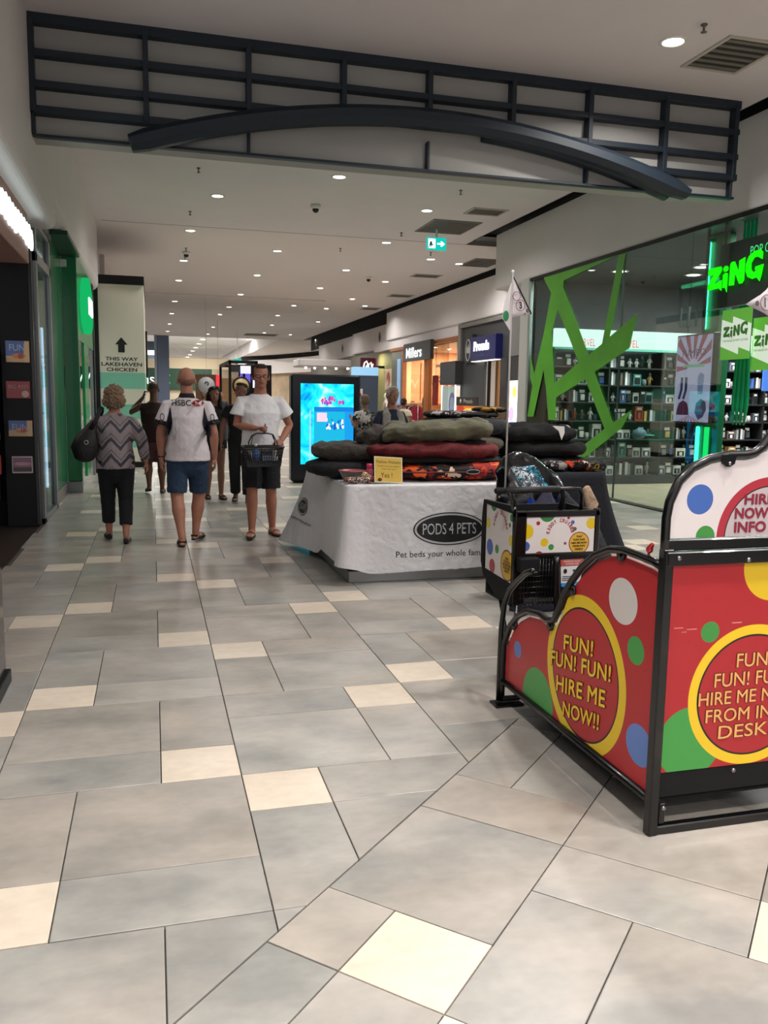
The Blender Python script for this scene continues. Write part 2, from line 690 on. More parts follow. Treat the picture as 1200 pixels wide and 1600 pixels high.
def uvxy(u, v):                   # u along (1,1), v along (1,-1) measured from the boundary
    return ((u + v) / R2 - DC / 2, (u - v) / R2 + DC / 2)


TA = [(2, 5, 1, 1, 1), (0, 5, 2, 1, 0), (1, 6, 2, 2, 0), (0, 6, 1, 2, 0), (0, 8, 1, 1, 1), (1, 8, 2, 1, 0), (2, 9, 1, 2, 0), (0, 9, 2, 2, 0)]
TB = [(0, 4, 1, 1, 1), (1, 4, 2, 1, 0), (0, 5, 1, 2, 0), (1, 5, 2, 2, 0), (0, 7, 2, 1, 0), (2, 7, 1, 1, 1), (2, 8, 1, 2, 0), (0, 8, 2, 2, 0)]
for st in range(0, 6):
    lay = TA if st % 2 == 0 else TB
    c0 = -2 + 3 * st
    for rep in range(-4, 6):
        for (c, r, w, h, be) in lay:
            v0, u0 = (c0 + c + 0.76) * TM, (r + 6 * rep + 0.57) * TM
            v1, u1 = v0 + w * TM, u0 + h * TM
            q = [uvxy(u0 + GAP, v0 + GAP), uvxy(u0 + GAP, v1 - GAP), uvxy(u1 - GAP, v1 - GAP), uvxy(u1 - GAP, v0 + GAP)]
            a0 = area(q)
            q = clip(clip(q, 1, -1, -DC + 2 * GAP), 0, -1, -(YB - GAP))
            q = clip(clip(q, -1, 0, -6.92), 0, 1, -3.2)
            if len(q) < 3 or area(q) < 5e-4:
                continue
            cx = sum(p[0] for p in q) / len(q); cy = sum(p[1] for p in q) / len(q)
            tiles.append((math.hypot(cx, cy), q, be, abs(area(q) - a0) < 1e-6, w, h))


def in_view(q):
    for x, y in q:
        c = cam.matrix_world.inverted() @ Vector((x, y, 0))
        if c.z < -0.2 and abs(c.x / -c.z) < 0.52 and abs(c.y / -c.z) < 0.66:
            return True
    return False


tiles.sort(key=lambda t: t[0])
n_ind = 0
rest = [MB(), MB(), MB()]
for d, q, be, whole, w, h in tiles:
    mi = 2 if be else (1 if rnd.random() < 0.35 else 0)
    k = len(q)
    cx, cy = sum(p[0] for p in q) / k, sum(p[1] for p in q) / k
    if sum((q[i][0] * q[(i + 1) % k][1] - q[(i + 1) % k][0] * q[i][1]) for i in range(k)) < 0:
        q = q[::-1]
    dz = rnd.uniform(-0.0006, 0.0006)
    seen = in_view(q)
    if seen and n_ind < 296:
        mb = MB()
        b = 0.0012
        inner = [((p[0] - cx) * (1 - b * 8) , (p[1] - cy) * (1 - b * 8)) for p in q]
        outer = [(p[0] - cx, p[1] - cy) for p in q]
        vs = [(p[0], p[1], 0) for p in inner] + [(p[0], p[1], -b) for p in outer] + [(p[0], p[1], -0.012) for p in outer]
        fs = [tuple(range(k))]
        for a in (0, 1):
            for i in range(k):
                j = (i + 1) % k
                fs.append((a * k + i, (a + 1) * k + i, (a + 1) * k + j, a * k + j))
        mb.add(vs, fs)
        o = mb.build('tile', (M_TILE, M_TILE2, M_BEIGE)[mi], floor, loc=(cx, cy, dz))
        n_ind += 1
    else:
        rest[mi].prism(q, (0, 0, -0.012 + dz), X1, Y1, Z1, 0.012)
mb = MB()
for i, r in enumerate(rest):
    mb.add(r.v, r.f, i)
mb.build('tile', (M_TILE, M_TILE2, M_BEIGE), floor, kind='stuff')
# far end and shop floors
MB().box(-9, 8.8, 34, 100, -0.012, 0).build('tile', M_TILE, floor, kind='stuff')
M_SHOPFLOOR = mat('dark_shop_floor', '3a322d', 0.3, noise=0.15, nscale=3)
MB().box(-7, -1.28, -3, 11.9, -0.012, 0.001).build('shop_floor', M_SHOPFLOOR, floor, label='dark brown shop floor inside the left entrance')
MB().box(-7, -1.28, 11.9, 34, -0.012, 0.0).build('shop_floor', M_TILE, floor)
M_VINYL = mat('oak_vinyl', 'b5a68c', 0.35, noise=0.14, nscale=4)
for i in range(12):
    x0 = 6.96 + i * 0.54
    MB().bbox(x0, x0 + 0.535, -3, 15.3, -0.012, 0.001, 0.001).build('plank', M_VINYL, floor)
MB().box(8.8, 14, 15.3, 34, -0.012, 0.001).build('shop_floor', mat('pale_shop_floor', 'b9a893', 0.4, noise=0.1), floor)

# ================================================================== SETTING: ceiling
M_CEIL = mat('ceiling_paint', 'ddd6d9', 0.9, noise=0.02, nscale=1.5)
M_CEIL2 = mat('ceiling_paint_far', 'dfd8d6', 0.9)
M_DARK = mat('shadow_gap_black', '111214', 0.9)
M_SOFFIT = mat('soffit_paint', 'dad5d5', 0.85, noise=0.02, nscale=1.2)
ceil = MB()
ceil.box(-1.3, 6.7, -5, 17.99, CEIL, CEIL + 0.2)
ceil.build('ceiling', M_CEIL, kind='structure')
MB().box(-1.3, 8.6, 18.0, 50, CEIL, CEIL + 0.2).build('ceiling', M_CEIL2, kind='structure')
MB().box(-0.9, 8.6, 17.985, 18.005, CEIL - 0.004, CEIL + 0.1).build('trim_1', mat('ceiling_joint', '8d8780', 0.9), kind='structure')
# slightly dropped ceiling panel further down the mall
MB().bbox(-0.4, 5.9, 29.6, 34.2, CEIL - 0.035, CEIL + 0.05, 0.01).build('ceiling_panel', mat('panel_paint', 'dad3d0', .9), label='slightly dropped flat plaster panel in the ceiling halfway down the mall', cat='ceiling panel')
# black recess between ceiling and right hand soffits
MB().box(6.7, 9.2, -5, 50, CEIL + 0.25, CEIL + 0.35).build('ceiling', M_DARK, kind='structure')
MB().box(6.68, 6.7, -5, 17.5, CEIL, CEIL + 0.25).box(8.58, 8.6, 17.5, 50, CEIL, CEIL + .25).build('trim_2', M_DARK, kind='structure')
# the hall beyond
MB().box(-9, 7.3, 50, 98, 5.8, 6.0).build('ceiling', mat('hall_ceiling', 'e2e3e6', 0.9), kind='structure')
MB().box(-9, 14, 49.8, 50, CEIL, 6.0).build('wall_hall', M_SOFFIT, kind='structure')

# left soffit: two lengths with rounded lower edge
def soffit(name, xf, xb, y0, y1, z0, z1, r=0.12, sgn=1, m=None):
    """face at xf, body to xb; rounded lower front edge"""
    pts = [(xb, z1), (xf, z1), (xf, z0 + r)]
    for i in range(1, 7):
        a = i / 6 * math.pi / 2
        pts.append((xf - sgn * r * (1 - math.cos(a)), z0 + r * (1 - math.sin(a))))
    pts.append((xb, z0))
    mb = MB()
    mb.prism(pts, (0, y0, 0), X1, Z1, Y1, y1 - y0)
    return mb.build(name, m or M_SOFFIT, kind='structure')


soffit('wall_left', -1.02, -1.6, -5, 10.57, 3.36, CEIL + .1, 0.10)
soffit('wall_left', -1.02, -1.6, 10.57, 18.6, 3.62, CEIL + .1, 0.16)
soffit('wall_left', -1.06, -1.6, 22.2, 50, 3.55, CEIL + .1, 0.12)
MB().box(-1.6, -1.17, 18.6, 22.2, 3.3, CEIL).build('wall_left', M_SOFFIT, kind='structure')
# right soffits
soffit('wall_right', 6.94, 7.4, -5, 16.8, 3.80, CEIL + .0, 0.06, -1)
soffit('wall_right', 8.72, 9.3, 17.0, 31.8, 3.74, CEIL - .12, 0.06, -1)
MB().box(7.2, 9.2, 16.6, 16.8, 3.6, CEIL).build('wall_right', M_SOFFIT, kind='structure')
soffit('wall_right', 8.95, 9.5, 31.9, 38.5, 3.55, CEIL - .45, 0.06, -1)
soffit('wall_right', 9.0, 9.7, 38.6, 47, 3.5, CEIL - .5, 0.06, -1)
MB().box(8.8, 8.84, 17, 31.8, CEIL - .12, CEIL + .25).build('wall_right', M_DARK, kind='structure')
MB().box(9.1, 9.14, 31.8, 50, CEIL - .6, CEIL + .25).build('wall_right', M_DARK, kind='structure')
for (yy, zz, sx) in ((33.6, 4.02, 8.93), (40.8, 3.95, 8.98)):
    q = empty('wall_emblem', (sx, yy, zz), 'dark diamond emblem fixed on the %s pale soffit block down the right side' % ('nearer' if yy < 35 else 'farther'), 'emblem')
    b_ = MB().prism([(0, -.2), (.13, 0), (0, .2), (-.13, 0)], (sx, yy, zz), -Y1, Z1, -X1, .02)
    wb(b_, 'plate', mat('emblem_brown', '5c5048', .6), q)

# curved far bulkhead, right of centre at the end of the mall
_cv = [(9.1, 46.9), (10.4, 47.6), (11.6, 49.6), (12.0, 53.0), (11.75, 57.5), (11.2, 61.0), (10.4, 64.0), (9.4, 67.2), (8.4, 69.6), (7.0, 72.4)]
def curve_wall(name, d, z0, z1, m_):
    poly = [(p[0] - d, p[1]) for p in _cv] + [(p[0] + 1.2, p[1] + .8) for p in _cv[::-1]]
    return MB().prism(poly, (0, 0, z0), X1, Y1, Z1, z1 - z0).build(name, m_, kind='structure')
curve_wall('wall_far', 0, 3.45, 4.55, M_SOFFIT)
curve_wall('trim_3', -.25, 4.55, 4.91, M_DARK)
curve_wall('wall_far', -.5, 0, 3.45, mat('far_shops', 'a8937a', .7, noise=.3, nscale=.6))
MB().box(7.4, 14, 50, 97, CEIL, CEIL + .2).build('ceiling', M_CEIL2, kind='structure')
MB().box(7.3, 7.4, 50, 97, CEIL, 5.8).build('wall_hall', M_SOFFIT, kind='structure')
for x, y in ((9.2, 52), (10.6, 56), (8.6, 59), (9.2, 48.6)):
    lamp('downlight_lamp', 'AREA', (x, y, CEIL - .03), 60, WARM, .3)  # lamps added to light the curved bulkhead, without fittings
    
# walls behind everything
M_WALLW = mat('warm_wall', 'c9b7a0', 0.8)
MB().box(-9.2, -9, -5, 98, 0, 6).build('wall_left', M_WALLW, kind='structure')
MB().box(14, 14.2, -5, 98, 0, 6).build('wall_right', mat('dark_interior_wall', '2c3032', .8), kind='structure')
MB().box(-9, 14, 97, 97.2, 0, 6).build('wall_end', M_WALLW, kind='structure')
MB().box(6.94, 13.8, -5.0, -4.8, 0, 4).build('wall_back', mat('dark_interior_wall', '2c3032', .8), kind='structure')

# ================================================================== downlights, ceiling fittings
M_LENS = glow('lit_lens', 'fff6e8', 14.0)
M_RIM = mat('white_rim', 'e6e4e0', 0.4)


def downlight_mesh():
    a = MB()
    prof = [(0.125, 0.0), (0.125, -0.008), (0.10, -0.012), (0.092, -0.006), (0.092, 0.0)]
    n = 24
    v = []
    for r, h in prof:
        for j in range(n):
            t = 2 * math.pi * j / n
            v.append((r * math.cos(t), r * math.sin(t), h))
    fs = []
    for i in range(len(prof) - 1):
        for j in range(n):
            j2 = (j + 1) % n
            fs.append((i * n + j, (i + 1) * n + j, (i + 1) * n + j2, i * n + j2))
    a.add(v, fs, 0, True)
    b = MB().lathe([(0.01, -0.012), (0.06, -0.010), (0.09, -0.003)], n=24)
    return a.mesh('rim', M_RIM), b.mesh('lens', M_LENS)


_rim, _lens = downlight_mesh()


def downlight(x, y, z, label, group, sc=1.0, nm='ceiling_downlight'):
    r = empty(nm, (x, y, z), label, 'downlight', group)
    for n_, me in (('rim', _rim), ('lens', _lens)):
        o = bpy.data.objects.new(n_, me)
        COL.objects.link(o)
        o.parent = r
        o.scale = (sc, sc, sc)
    return r


downlight(4.83, 7.50, CEIL, 'large bright round downlight in the near ceiling in front of the blue bulkhead', None, 1.05)
downlight(3.44, 6.30, CEIL, 'round downlight nearest the camera, at the very top of the picture', None, 1.05)
LB = ['round downlight just beyond the bulkhead, nearest of the middle row', 'round downlight just beyond the bulkhead, nearest of the left row',
      'round downlight just beyond the bulkhead, by the exit sign']
for i, (x, y) in enumerate(LIGHT_MALL):
    if i < 3:
        downlight(x, y, CEIL, LB[i], 'downlights along the mall ceiling')
    else:
        downlight(x, y, CEIL - (.035 if (-0.4 < x < 5.9 and 29.6 < y < 34.2) else 0), 'small round downlight in the rows running down the mall ceiling', 'downlights along the mall ceiling')
for x in (-0.2, 2.3, 4.8):
    for y in (-4.0, -1.2, 1.6):
        downlight(x, y, CEIL, 'round downlight in the ceiling behind the camera', 'downlights behind the camera')
for i, (x, y) in enumerate([(3.73, 65.5), (3.74, 71.1), (3.76, 76.7), (3.73, 82.2), (3.8, 89.7), (3.78, 95.0)]):
    downlight(x, y, 5.8, 'bright spotlight in the single row under the far hall ceiling', 'spotlights of the far hall', 2.6, 'hall_spotlight')
    lamp('hall_light', 'AREA', (x, y, 5.76), 330, WARM, .5)

M_GRILLE = mat('grille_grey', '6e6a62', 0.6)
M_GRILLE_D = mat('grille_dark', '2a2724', 0.8)


def vent(name, x0, x1, y0, y1, label, n=5, frame='b9b4ac', group=None):
    r = empty(name, ((x0 + x1) / 2, (y0 + y1) / 2, CEIL), label, 'vent', group)
    wb(MB().box(x0, x1, y0, y1, CEIL - .004, CEIL + .01), 'backing', M_GRILLE_D, r)
    f = MB(); t = 0.04
    f.box(x0 - t, x1 + t, y0 - t, y0, CEIL - .015, CEIL + .01).box(x0 - t, x1 + t, y1, y1 + t, CEIL - .015, CEIL + .01)
    f.box(x0 - t, x0, y0, y1, CEIL - .015, CEIL + .01).box(x1, x1 + t, y0, y1, CEIL - .015, CEIL + .01)
    wb(f, 'frame', mat('vent_frame_' + frame, frame, .6), r)
    for i in range(n):
        yy = y0 + (i + .5) * (y1 - y0) / n
        wb(MB().box(x0, x1, yy - (y1 - y0) / n * .22, yy + (y1 - y0) / n * .22, CEIL - .013, CEIL - .002), 'slat', M_GRILLE, r)
    return r


vent('ceiling_vent', 5.28, 5.85, 7.25, 7.95, 'louvred metal air vent in the near ceiling above the comic shop', 6)
vent('return_air_grille', 5.25, 6.15, 15.75, 16.9, 'large solid grey return air grille beyond the bulkhead', 12, '6e6a62')
vent('ceiling_vent', 5.6, 6.2, 14.6, 15.05, 'dark slotted air vent just beyond the bulkhead, in front of the grey grille', 3)
vent('return_air_grille', 7.6, 8.3, 19.6, 20.7, 'grey return air grille partly behind the soffit corner', 10, '6e6a62')
vent('ceiling_vent', 7.0, 7.7, 22.5, 23.0, 'dark slot vent with a downlight beside it, over the jeweller', 3)
vent('ceiling_vent', 7.6, 8.3, 27.0, 27.6, 'dark slot vent above the fashion shop', 3)
vent('ceiling_vent', 7.7, 8.3, 31.2, 31.9, 'dark slot vent beyond the fashion shop', 3)
vent('ceiling_vent', 4.9, 6.6, 46.0, 47.6, 'wide dark slot vent at the far end of the ceiling', 3)

M_DOME = mat('dome_dark', '1c1b1b', 0.15)


def dome(x, y, label):
    r = empty('security_camera', (x, y, CEIL), label, 'camera')
    wb(MB().lathe([(.09, 0), (.09, -.05), (.07, -.07), (.03, -.075)], (x, y, CEIL)), 'housing', M_RIM, r)
    wb(MB().ell((x, y, CEIL - .08), (.06, .06, .06)), 'dome', M_DOME, r)


dome(2.86, 15.31, 'small white ceiling security camera with dark dome between the first two downlight rows')
dome(0.84, 21.1, 'dark dome security camera in the left ceiling row')
dome(5.9, 23.5, 'small dome security camera on the right ceiling near the jeweller')


def sprinkler(x, y):
    r = empty('sprinkler', (x, y, CEIL), 'tiny sprinkler head hanging from the ceiling', 'sprinkler', 'sprinkler heads')
    b_ = MB().lathe([(.03, 0), (.03, -.01), (.01, -.015), (.01, -.06), (.028, -.065), (.028, -.07), (.008, -.075)], (x, y, CEIL), 10)
    wb(b_, 'head', mat('sprinkler_metal', '6a6560', .4, .6), r)


for x, y in ((4.88, 7.1), (.737, 13.5), (.743, 16.6), (4.92, 13.5), (5.0, 17.2), (4.2, 19.4), (.82, 20.6), (.84, 21.9), (6.3, 19.2)):
    sprinkler(x, y)

# exit sign
r = empty('exit_sign', (5.55, 16.6, 4.6), 'green and white illuminated exit sign with running figure and arrow', 'sign')
wb(MB().box(5.36, 5.76, 16.575, 16.625, 4.50, 4.74), 'light_box', glow('exit_green', '10b0a0', 1.2), r)
wb(MB().box(5.54, 5.58, 16.59, 16.61, 4.74, CEIL), 'bracket', M_RIM, r)
wl = glow('exit_white', 'eafff8', 2.2)
wb(MB().box(5.385, 5.53, 16.57, 16.575, 4.53, 4.71), 'door_symbol', wl, r)
gd = mat('exit_dark_green', '0c7a5c', .5)
wb(MB().prism([(.42, .16), (.46, .16), (.46, .12), (.49, .09), (.47, .07), (.45, .09), (.45, .05), (.43, .05), (.42, .09), (.40, .03), (.385, .04), (.41, .12)], (5, 16.57, 4.5), X1, Z1, -Y1, .003), 'running_figure', gd, r)
wb(MB().prism([(.57, .105), (.66, .105), (.64, .07), (.67, .07), (.73, .12), (.67, .17), (.64, .17), (.66, .135), (.57, .135)], (5, 16.575, 4.5), X1, Z1, -Y1, .004), 'arrow', wl, r)
r = empty('exit_sign', (4.2, 44, 3.4), 'tiny far green exit sign near the end of the mall', 'sign')
wb(MB().box(4.02, 4.42, 43.97, 44.03, 3.28, 3.46), 'light_box', glow('exit_green', '10b0a0', 1.2), r)
wb(MB().box(4.2, 4.23, 43.98, 44.02, 3.46, CEIL), 'bracket', M_RIM, r)

# ================================================================== bulkhead with blue grid and arch
M_BULK = mat('bulkhead_paint', 'a6a5a1', 0.85, noise=0.03, nscale=1.0)
M_BLUE = mat('dark_blue_paint', '1c2732', 0.5, spec=0.4)
BY = 8.70
MB().box(-1.02, 6.52, BY + .06, BY + .30, 3.86, CEIL).build('wall_bulkhead', M_BULK, kind='structure')
bk = empty('bulkhead_grille', (2.75, BY, 3.86), 'dark blue painted grid with shallow arch fixed on the bulkhead across the mall', 'grille')
def bar(x0, x1, z0, z1, nm='rail', d=.05):
    return wb(MB().bbox(x0, x1, BY - d, BY + .06, z0, z1, .004), nm, M_BLUE, bk)
bar(-1.02, 6.50, CEIL - .085, CEIL, 'rail')
bar(-1.0, 6.50, 4.545, 4.605)
bar(-1.0, 6.50, 4.275, 4.335)
bar(-1.0, 0.85, 4.045, 4.115)
bar(4.98, 6.50, 4.045, 4.115)
bar(-1.0, 6.50, 3.85, 3.875, 'rail', .02)
for x in (-1.0, .0, .96, 1.90, 2.80, 3.72, 4.62, 5.55, 6.45):
    bar(x - .025, x + .025, {1.90: 4.28, 3.72: 4.28, .96: 4.15, 2.80: 4.3, 4.62: 4.15}.get(x, 4.06), CEIL - .05, 'upright', .06)
for x in (.96, 2.80, 4.62, -1.0, 6.45):
    bar(x - .013, x + .013, 3.86, 4.15, 'upright', .025)
arc = MB()
def arch_pts(zoff, y):
    return [(-.15 + 5.92 * i / 40, y, 3.80 + zoff + .50 * (1 - ((i / 40 - .5) * 2) ** 2) + (.10 * (.5 - i / 40) * 0)) for i in range(41)]
arc.loft(arch_pts(.02, BY - .16), [(.075, .10)] + [(.095, .10)] + [(.092, .10)] * 37 + [(.09, .10)] + [(.06, .10)], 8, ref=(0, 0, 1), caps=(1, 1), rect=True, phase=math.pi / 8)
wb(arc, 'arch', M_BLUE, bk)
arc = MB().loft(arch_pts(-.03, BY + .0)[24:-1], [(.05, .09)] * 16, 8, ref=(0, 0, 1), caps=(1, 1))  # lower rib whose dark bar also stands for shade under the arch
wb(arc, 'arch_shade_rib', M_BLUE, bk)

# ================================================================== LEFT SIDE
M_BLACK = mat('black_laminate', '0c0c0e', 0.4, spec=.3)
M_BLACKM = mat('black_matt', '0b0b0d', 0.7, spec=.3)
M_ALU = mat('aluminium', '8e9092', 0.35, 0.8)
M_GLASS = glass('shop_glass')
M_GLASSG = glass('green_shop_glass', 'dae4e0', 0.035)
M_WHITE = mat('white_gloss', 'e9e8e4', 0.3)
M_GREYF = mat('grey_fascia', '6f6e6c', 0.6)

# header above the shop fronts
MB().box(-1.6, -1.24, -5, 12.2, 3.48, 3.62).build('trim_4', M_GREYF, kind='structure')
# first shop: pink light box fascia with glowing sign
r = empty('shop_fascia', (-1.3, 4, 2.85), 'dusty pink shop fascia with glowing white lettering at the left edge', 'fascia')
wb(MB().bbox(-1.6, -1.22, -3, 9.78, 2.86, 3.40, .01), 'panel', mat('dusty_pink', 'a07a70', .6), r)
wb(MB().box(-1.6, -1.215, -3, 9.9, 3.40, 3.47), 'top_rail', M_ALU, r)
lt = MB()
rr = random.Random(3)
sg = []
y = 2.0
while y < 9.9:
    w = rr.uniform(.16, .24)
    top = 3.24 + rr.uniform(-.015, .03); bot = 3.02 - rr.uniform(-.02, .02)
    sg.append((y, w, bot, top)); y += w * .92
for (y, w, bt, tp) in sg:
    rr_ = (tp - bt) / 2
    lt.loft([(-1.215, y + w / 2, (bt + tp) / 2), (-1.195, y + w / 2, (bt + tp) / 2)], [(rr_, w * .56)] * 2, 14, ref=(0, 0, 1))
wb(lt, 'glowing_lettering', glow('sign_cool_white', 'dff4f2', 2.2), r)
# dark shop interior
MB().box(-7, -1.3, 10.5, 10.62, 0, 3.5).build('wall_shop', M_BLACKM, kind='structure')
MB().box(-5.2, -5.0, -3, 10.5, 0, 3.5).build('wall_shop', M_BLACKM, kind='structure')
MB().box(-5.2, -1.3, -3, 10.5, 3.3, 3.4).build('ceiling', M_BLACKM, kind='structure')
lamp('shop_light', 'AREA', (-2.6, 9.2, 3.2), 14, (1, .85, .75), .5)
# black column with picture books
r = empty('display_column', (-1.44, 10.36, 0), 'tall black shop column carrying a vertical row of picture covers', 'column')
wb(MB().bbox(-1.62, -1.275, 10.3, 10.5, 0, 3.50, .006), 'body', M_BLACK, r)
wb(MB().bbox(-1.3, -1.262, 10.27, 10.3, 0.02, 3.48, .003), 'edge_trim', mat('column_trim', '2a2a2c', .3), r)


def cover(x0, x1, z0, z1, marks, base, label, words, tilt=0):
    q = empty('picture_book', ((x0 + x1) / 2, 10.28, z0), label, 'book')
    wb(MB().bbox(x0, x1, 10.275, 10.298, z0, z1, .003), 'cover', print_mat('cover_art', base, marks, 0, 2), q)
    for (t, bx, m_) in words:
        text(t, (0, 10.274, 0), X1, Z1, bx, m_, q, depth=.001)


lt_b = mat('ink_pale_blue', 'b9c6e4', .5)
for k, (x0, x1, z0, z1) in enumerate([(-1.562, -1.315, 1.853, 2.09), (-1.565, -1.315, 1.03, 1.21)]):
    cx = (x0 + x1) / 2
    cover(x0, x1, z0, z1, [('b', x0, z0, x1, z0 + .07, 'c9a97c'), ('e', x1, (z0 + z1) / 2, .06, .2, 'd8b98a'), ('e', cx + .01, z0 + .07, .07, .03, 'c87f52'), ('c', cx + .03, z0 + .07, .028, 'a5482f')],
          '4a6ba8', ('blue and sand picture book cover reading FUN, top of the column' if k == 0 else 'blue and sand picture book cover reading FUN, third down the column'),
          [('FUN', (x0 + .04, z1 - .11, x1 - .05, z1 - .04), lt_b)])
cover(-1.573, -1.323, 1.455, 1.647, [('c', -1.375, 1.505, .038, 'd8b8ac')], 'a5363c', 'red book cover reading BIG RED with round sticker on the black column',
      [('BIG RED', (-1.545, 1.565, -1.345, 1.605), mat('ink_pink', 'e3b6b0', .5))])
cover(-1.545, -1.327, .614, .805, [('b', -1.535, .63, -1.337, .792, '8d6b86'), ('b', -1.535, .63, -1.337, .68, '4a3d46'), ('e', -1.43, .72, .09, .02, 'c99a98')], 'd8cfcb',
      'white framed picture of a purple sunset sky, lowest on the black column', [])
# red and pink boxed goods inside the first shop
mr = mat('red_box', 'b8393a', .5); mp_ = mat('pink_box', 'd88a80', .5)
r = empty('shop_shelving', (-1.95, 10.0, 0), 'dark shelving of red goods just inside the left shop', 'shelving')
wb(MB().box(-2.1, -1.68, 10.3, 10.45, 0.3, 2.3), 'back', M_BLACKM, r)
for z in (.62, 1.0, 1.35, 1.7, 2.05):
    wb(MB().bbox(-2.1, -1.66, 9.9, 10.3, z - .02, z, .003), 'shelf', M_BLACKM, r)
k = 0
for z in (.62, 1.0, 1.35, 1.7):
    for x in (-2.05, -1.9, -1.76):
        MB().bbox(x, x + .13, 9.95, 10.12, z + .001, z + rr.uniform(.16, .27), .003).build('boxed_gift', (mr, mp_)[k % 2], None, 'small %s boxed gift on the shelving inside the left shop' % ('red', 'pink')[k % 2], 'box', '%s gifts in the left shop' % ('red', 'pink')[k % 2])
        k += 1
# black plinth in the left foreground
r = empty('black_plinth', (-.95, 4.2, 0), 'low black glossy display plinth at the left edge of the picture', 'plinth')
wb(MB().bbox(-1.25, -.765, 3.3, 4.62, .07, .62, .006), 'body', mat('plinth_black', '151417', .12), r)
wb(MB().bbox(-1.27, -.745, 3.28, 4.65, 0.0, .07, .004), 'foot', M_BLACK, r)

# second shop window (glass running along the mall)
r = empty('shop_window', (-1.28, 11.2, 0), 'tall glass shop window in a grey metal frame between black and green columns', 'window')
for (y0, y1, z0, z1) in ((10.52, 10.64, 0, 3.5), (11.84, 11.96, 0, 3.5), (10.52, 11.96, 3.42, 3.5), (10.52, 11.96, 3.0, 3.11), (10.52, 11.96, 0, .06)):
    wb(MB().bbox(-1.31, -1.24, y0, y1, z0, z1, .004), 'frame', M_ALU, r)
wb(MB().box(-1.285, -1.275, 10.64, 11.84, .06, 3.0), 'pane', glass('reflective_glass', 'd0dcdc', .22), r)
wb(MB().box(-1.285, -1.275, 10.64, 11.84, 3.11, 3.42), 'pane', glass('reflective_glass', 'd0dcdc', .38), r)
MB().box(-3.6, -3.5, 10.62, 13.7, 0, 3.5).build('wall_shop', M_WHITE, kind='structure')
lamp('shop_light', 'AREA', (-2.4, 11.6, 3.3), 26, (.85, .93, 1), .8)
r = empty('white_display_unit', (-2.0, 11.4, 0), 'bright white lit display shelving behind the left shop window', 'shelving')
wb(MB().box(-2.3, -2.26, 10.7, 12.1, .1, 2.4), 'back', M_WHITE, r)
for z in (.1, .55, 1.0, 1.45, 1.9, 2.35):
    wb(MB().bbox(-2.26, -1.8, 10.7, 12.1, z, z + .03, .003), 'shelf', M_WHITE, r)
for y in (10.7, 11.4, 12.08):
    wb(MB().box(-2.26, -2.2, y, y + .02, .1, 2.38), 'light_strip', glow('cool_strip', 'cfe4ff', 3.0), r)
for k, z in enumerate((.13, .58, 1.03, 1.48, 1.93)):
    for j in range(4):
        w_ = rr.uniform(.14, .22)
        MB().bbox(-2.15, -1.95, 10.8 + j * .32, 10.8 + j * .32 + w_, z + .001, z + rr.uniform(.12, .3), .004).build('handset_box', mat('pale_box_%d' % (j % 3), ('c8d4e4', '9fb2c8', 'e6e6ea')[j % 3], .5), None,
            'small %s carton on the lit shelves behind the left window' % ('pale blue', 'grey blue', 'white')[j % 3], 'box', '%s cartons behind the left window' % ('pale blue', 'grey blue', 'white')[j % 3])

r = empty('added_glow_stand', (-1.45, 11.78, .3), 'added glowing pale blue panel standing in for brightness behind the left shop window', 'poster')  # glowing panel put in for the bright strip inside the glass
wb(MB().bbox(-1.62, -1.33, 11.74, 11.80, .3, 2.35, .006), 'panel', print_mat('glow_stand_print', 'cfdcf2', [('b', -1.6, 1.55, -1.35, 1.9, '6fb0c8'), ('b', -1.6, .95, -1.35, 1.2, '8fc4cc'), ('b', -1.6, 1.25, -1.35, 1.28, '3a4656')], 0, 2, emit=.9), r)
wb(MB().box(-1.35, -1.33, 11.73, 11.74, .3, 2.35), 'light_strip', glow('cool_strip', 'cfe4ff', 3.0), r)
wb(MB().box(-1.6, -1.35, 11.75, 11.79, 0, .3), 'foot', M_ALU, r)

# green shop front
M_GREEN = mat('gloss_green', '117a4a', 0.22, coat=.3)
M_GREEN2 = mat('gloss_green_light', '0c8a4c', 0.3, coat=.3)
r = empty('green_shopfront', (-1.25, 13.0, 0), 'glossy dark green shopfront panels with steel kick plates', 'shopfront')
wb(MB().bbox(-1.33, -1.28, 12.0, 13.0, .18, 3.55, .006), 'panel', M_GREEN, r)
wb(MB().bbox(-1.33, -1.28, 13.02, 13.8, .18, 3.55, .006), 'panel', M_GREEN, r)
wb(MB().bbox(-1.279, -1.066, 13.8, 13.95, .18, 3.61, .006), 'pier', M_GREEN, r)
wb(MB().bbox(-1.279, -1.066, 13.79, 13.95, 0, .175, .004), 'kick_plate', M_ALU, r)
wb(MB().bbox(-1.33, -1.275, 12.0, 13.79, 0, .175, .004), 'kick_plate', M_ALU, r)
wb(MB().bbox(-1.33, -1.02, 12.0, 13.9, 3.56, 3.615, .004), 'cornice', mat('deep_green', '0a3a28', .4), r)
wb(MB().bbox(-1.12, -1.072, 13.96, 17.3, 2.35, 3.60, .006), 'fascia_panel', M_GREEN2, r)
wb(MB().bbox(-1.12, -1.085, 13.96, 14.06, 0, 2.35, .004), 'mullion', M_ALU, r)
wb(MB().bbox(-1.12, -1.075, 15.0, 15.9, .15, 2.35, .004), 'door_leaf', M_GREEN2, r)
wb(MB().bbox(-1.12, -1.07, 16.9, 17.0, 0, 2.35, .004), 'mullion', M_ALU, r)
wb(MB().bbox(-1.12, -1.06, 17.3, 17.6, 0, 3.6, .006), 'end_pier', M_BLACK, r)
r = empty('illuminated_shop_sign', (-1.0, 15.2, 2.5), 'glowing green rounded sign with white centre on the green shopfront', 'sign')
sb = MB()
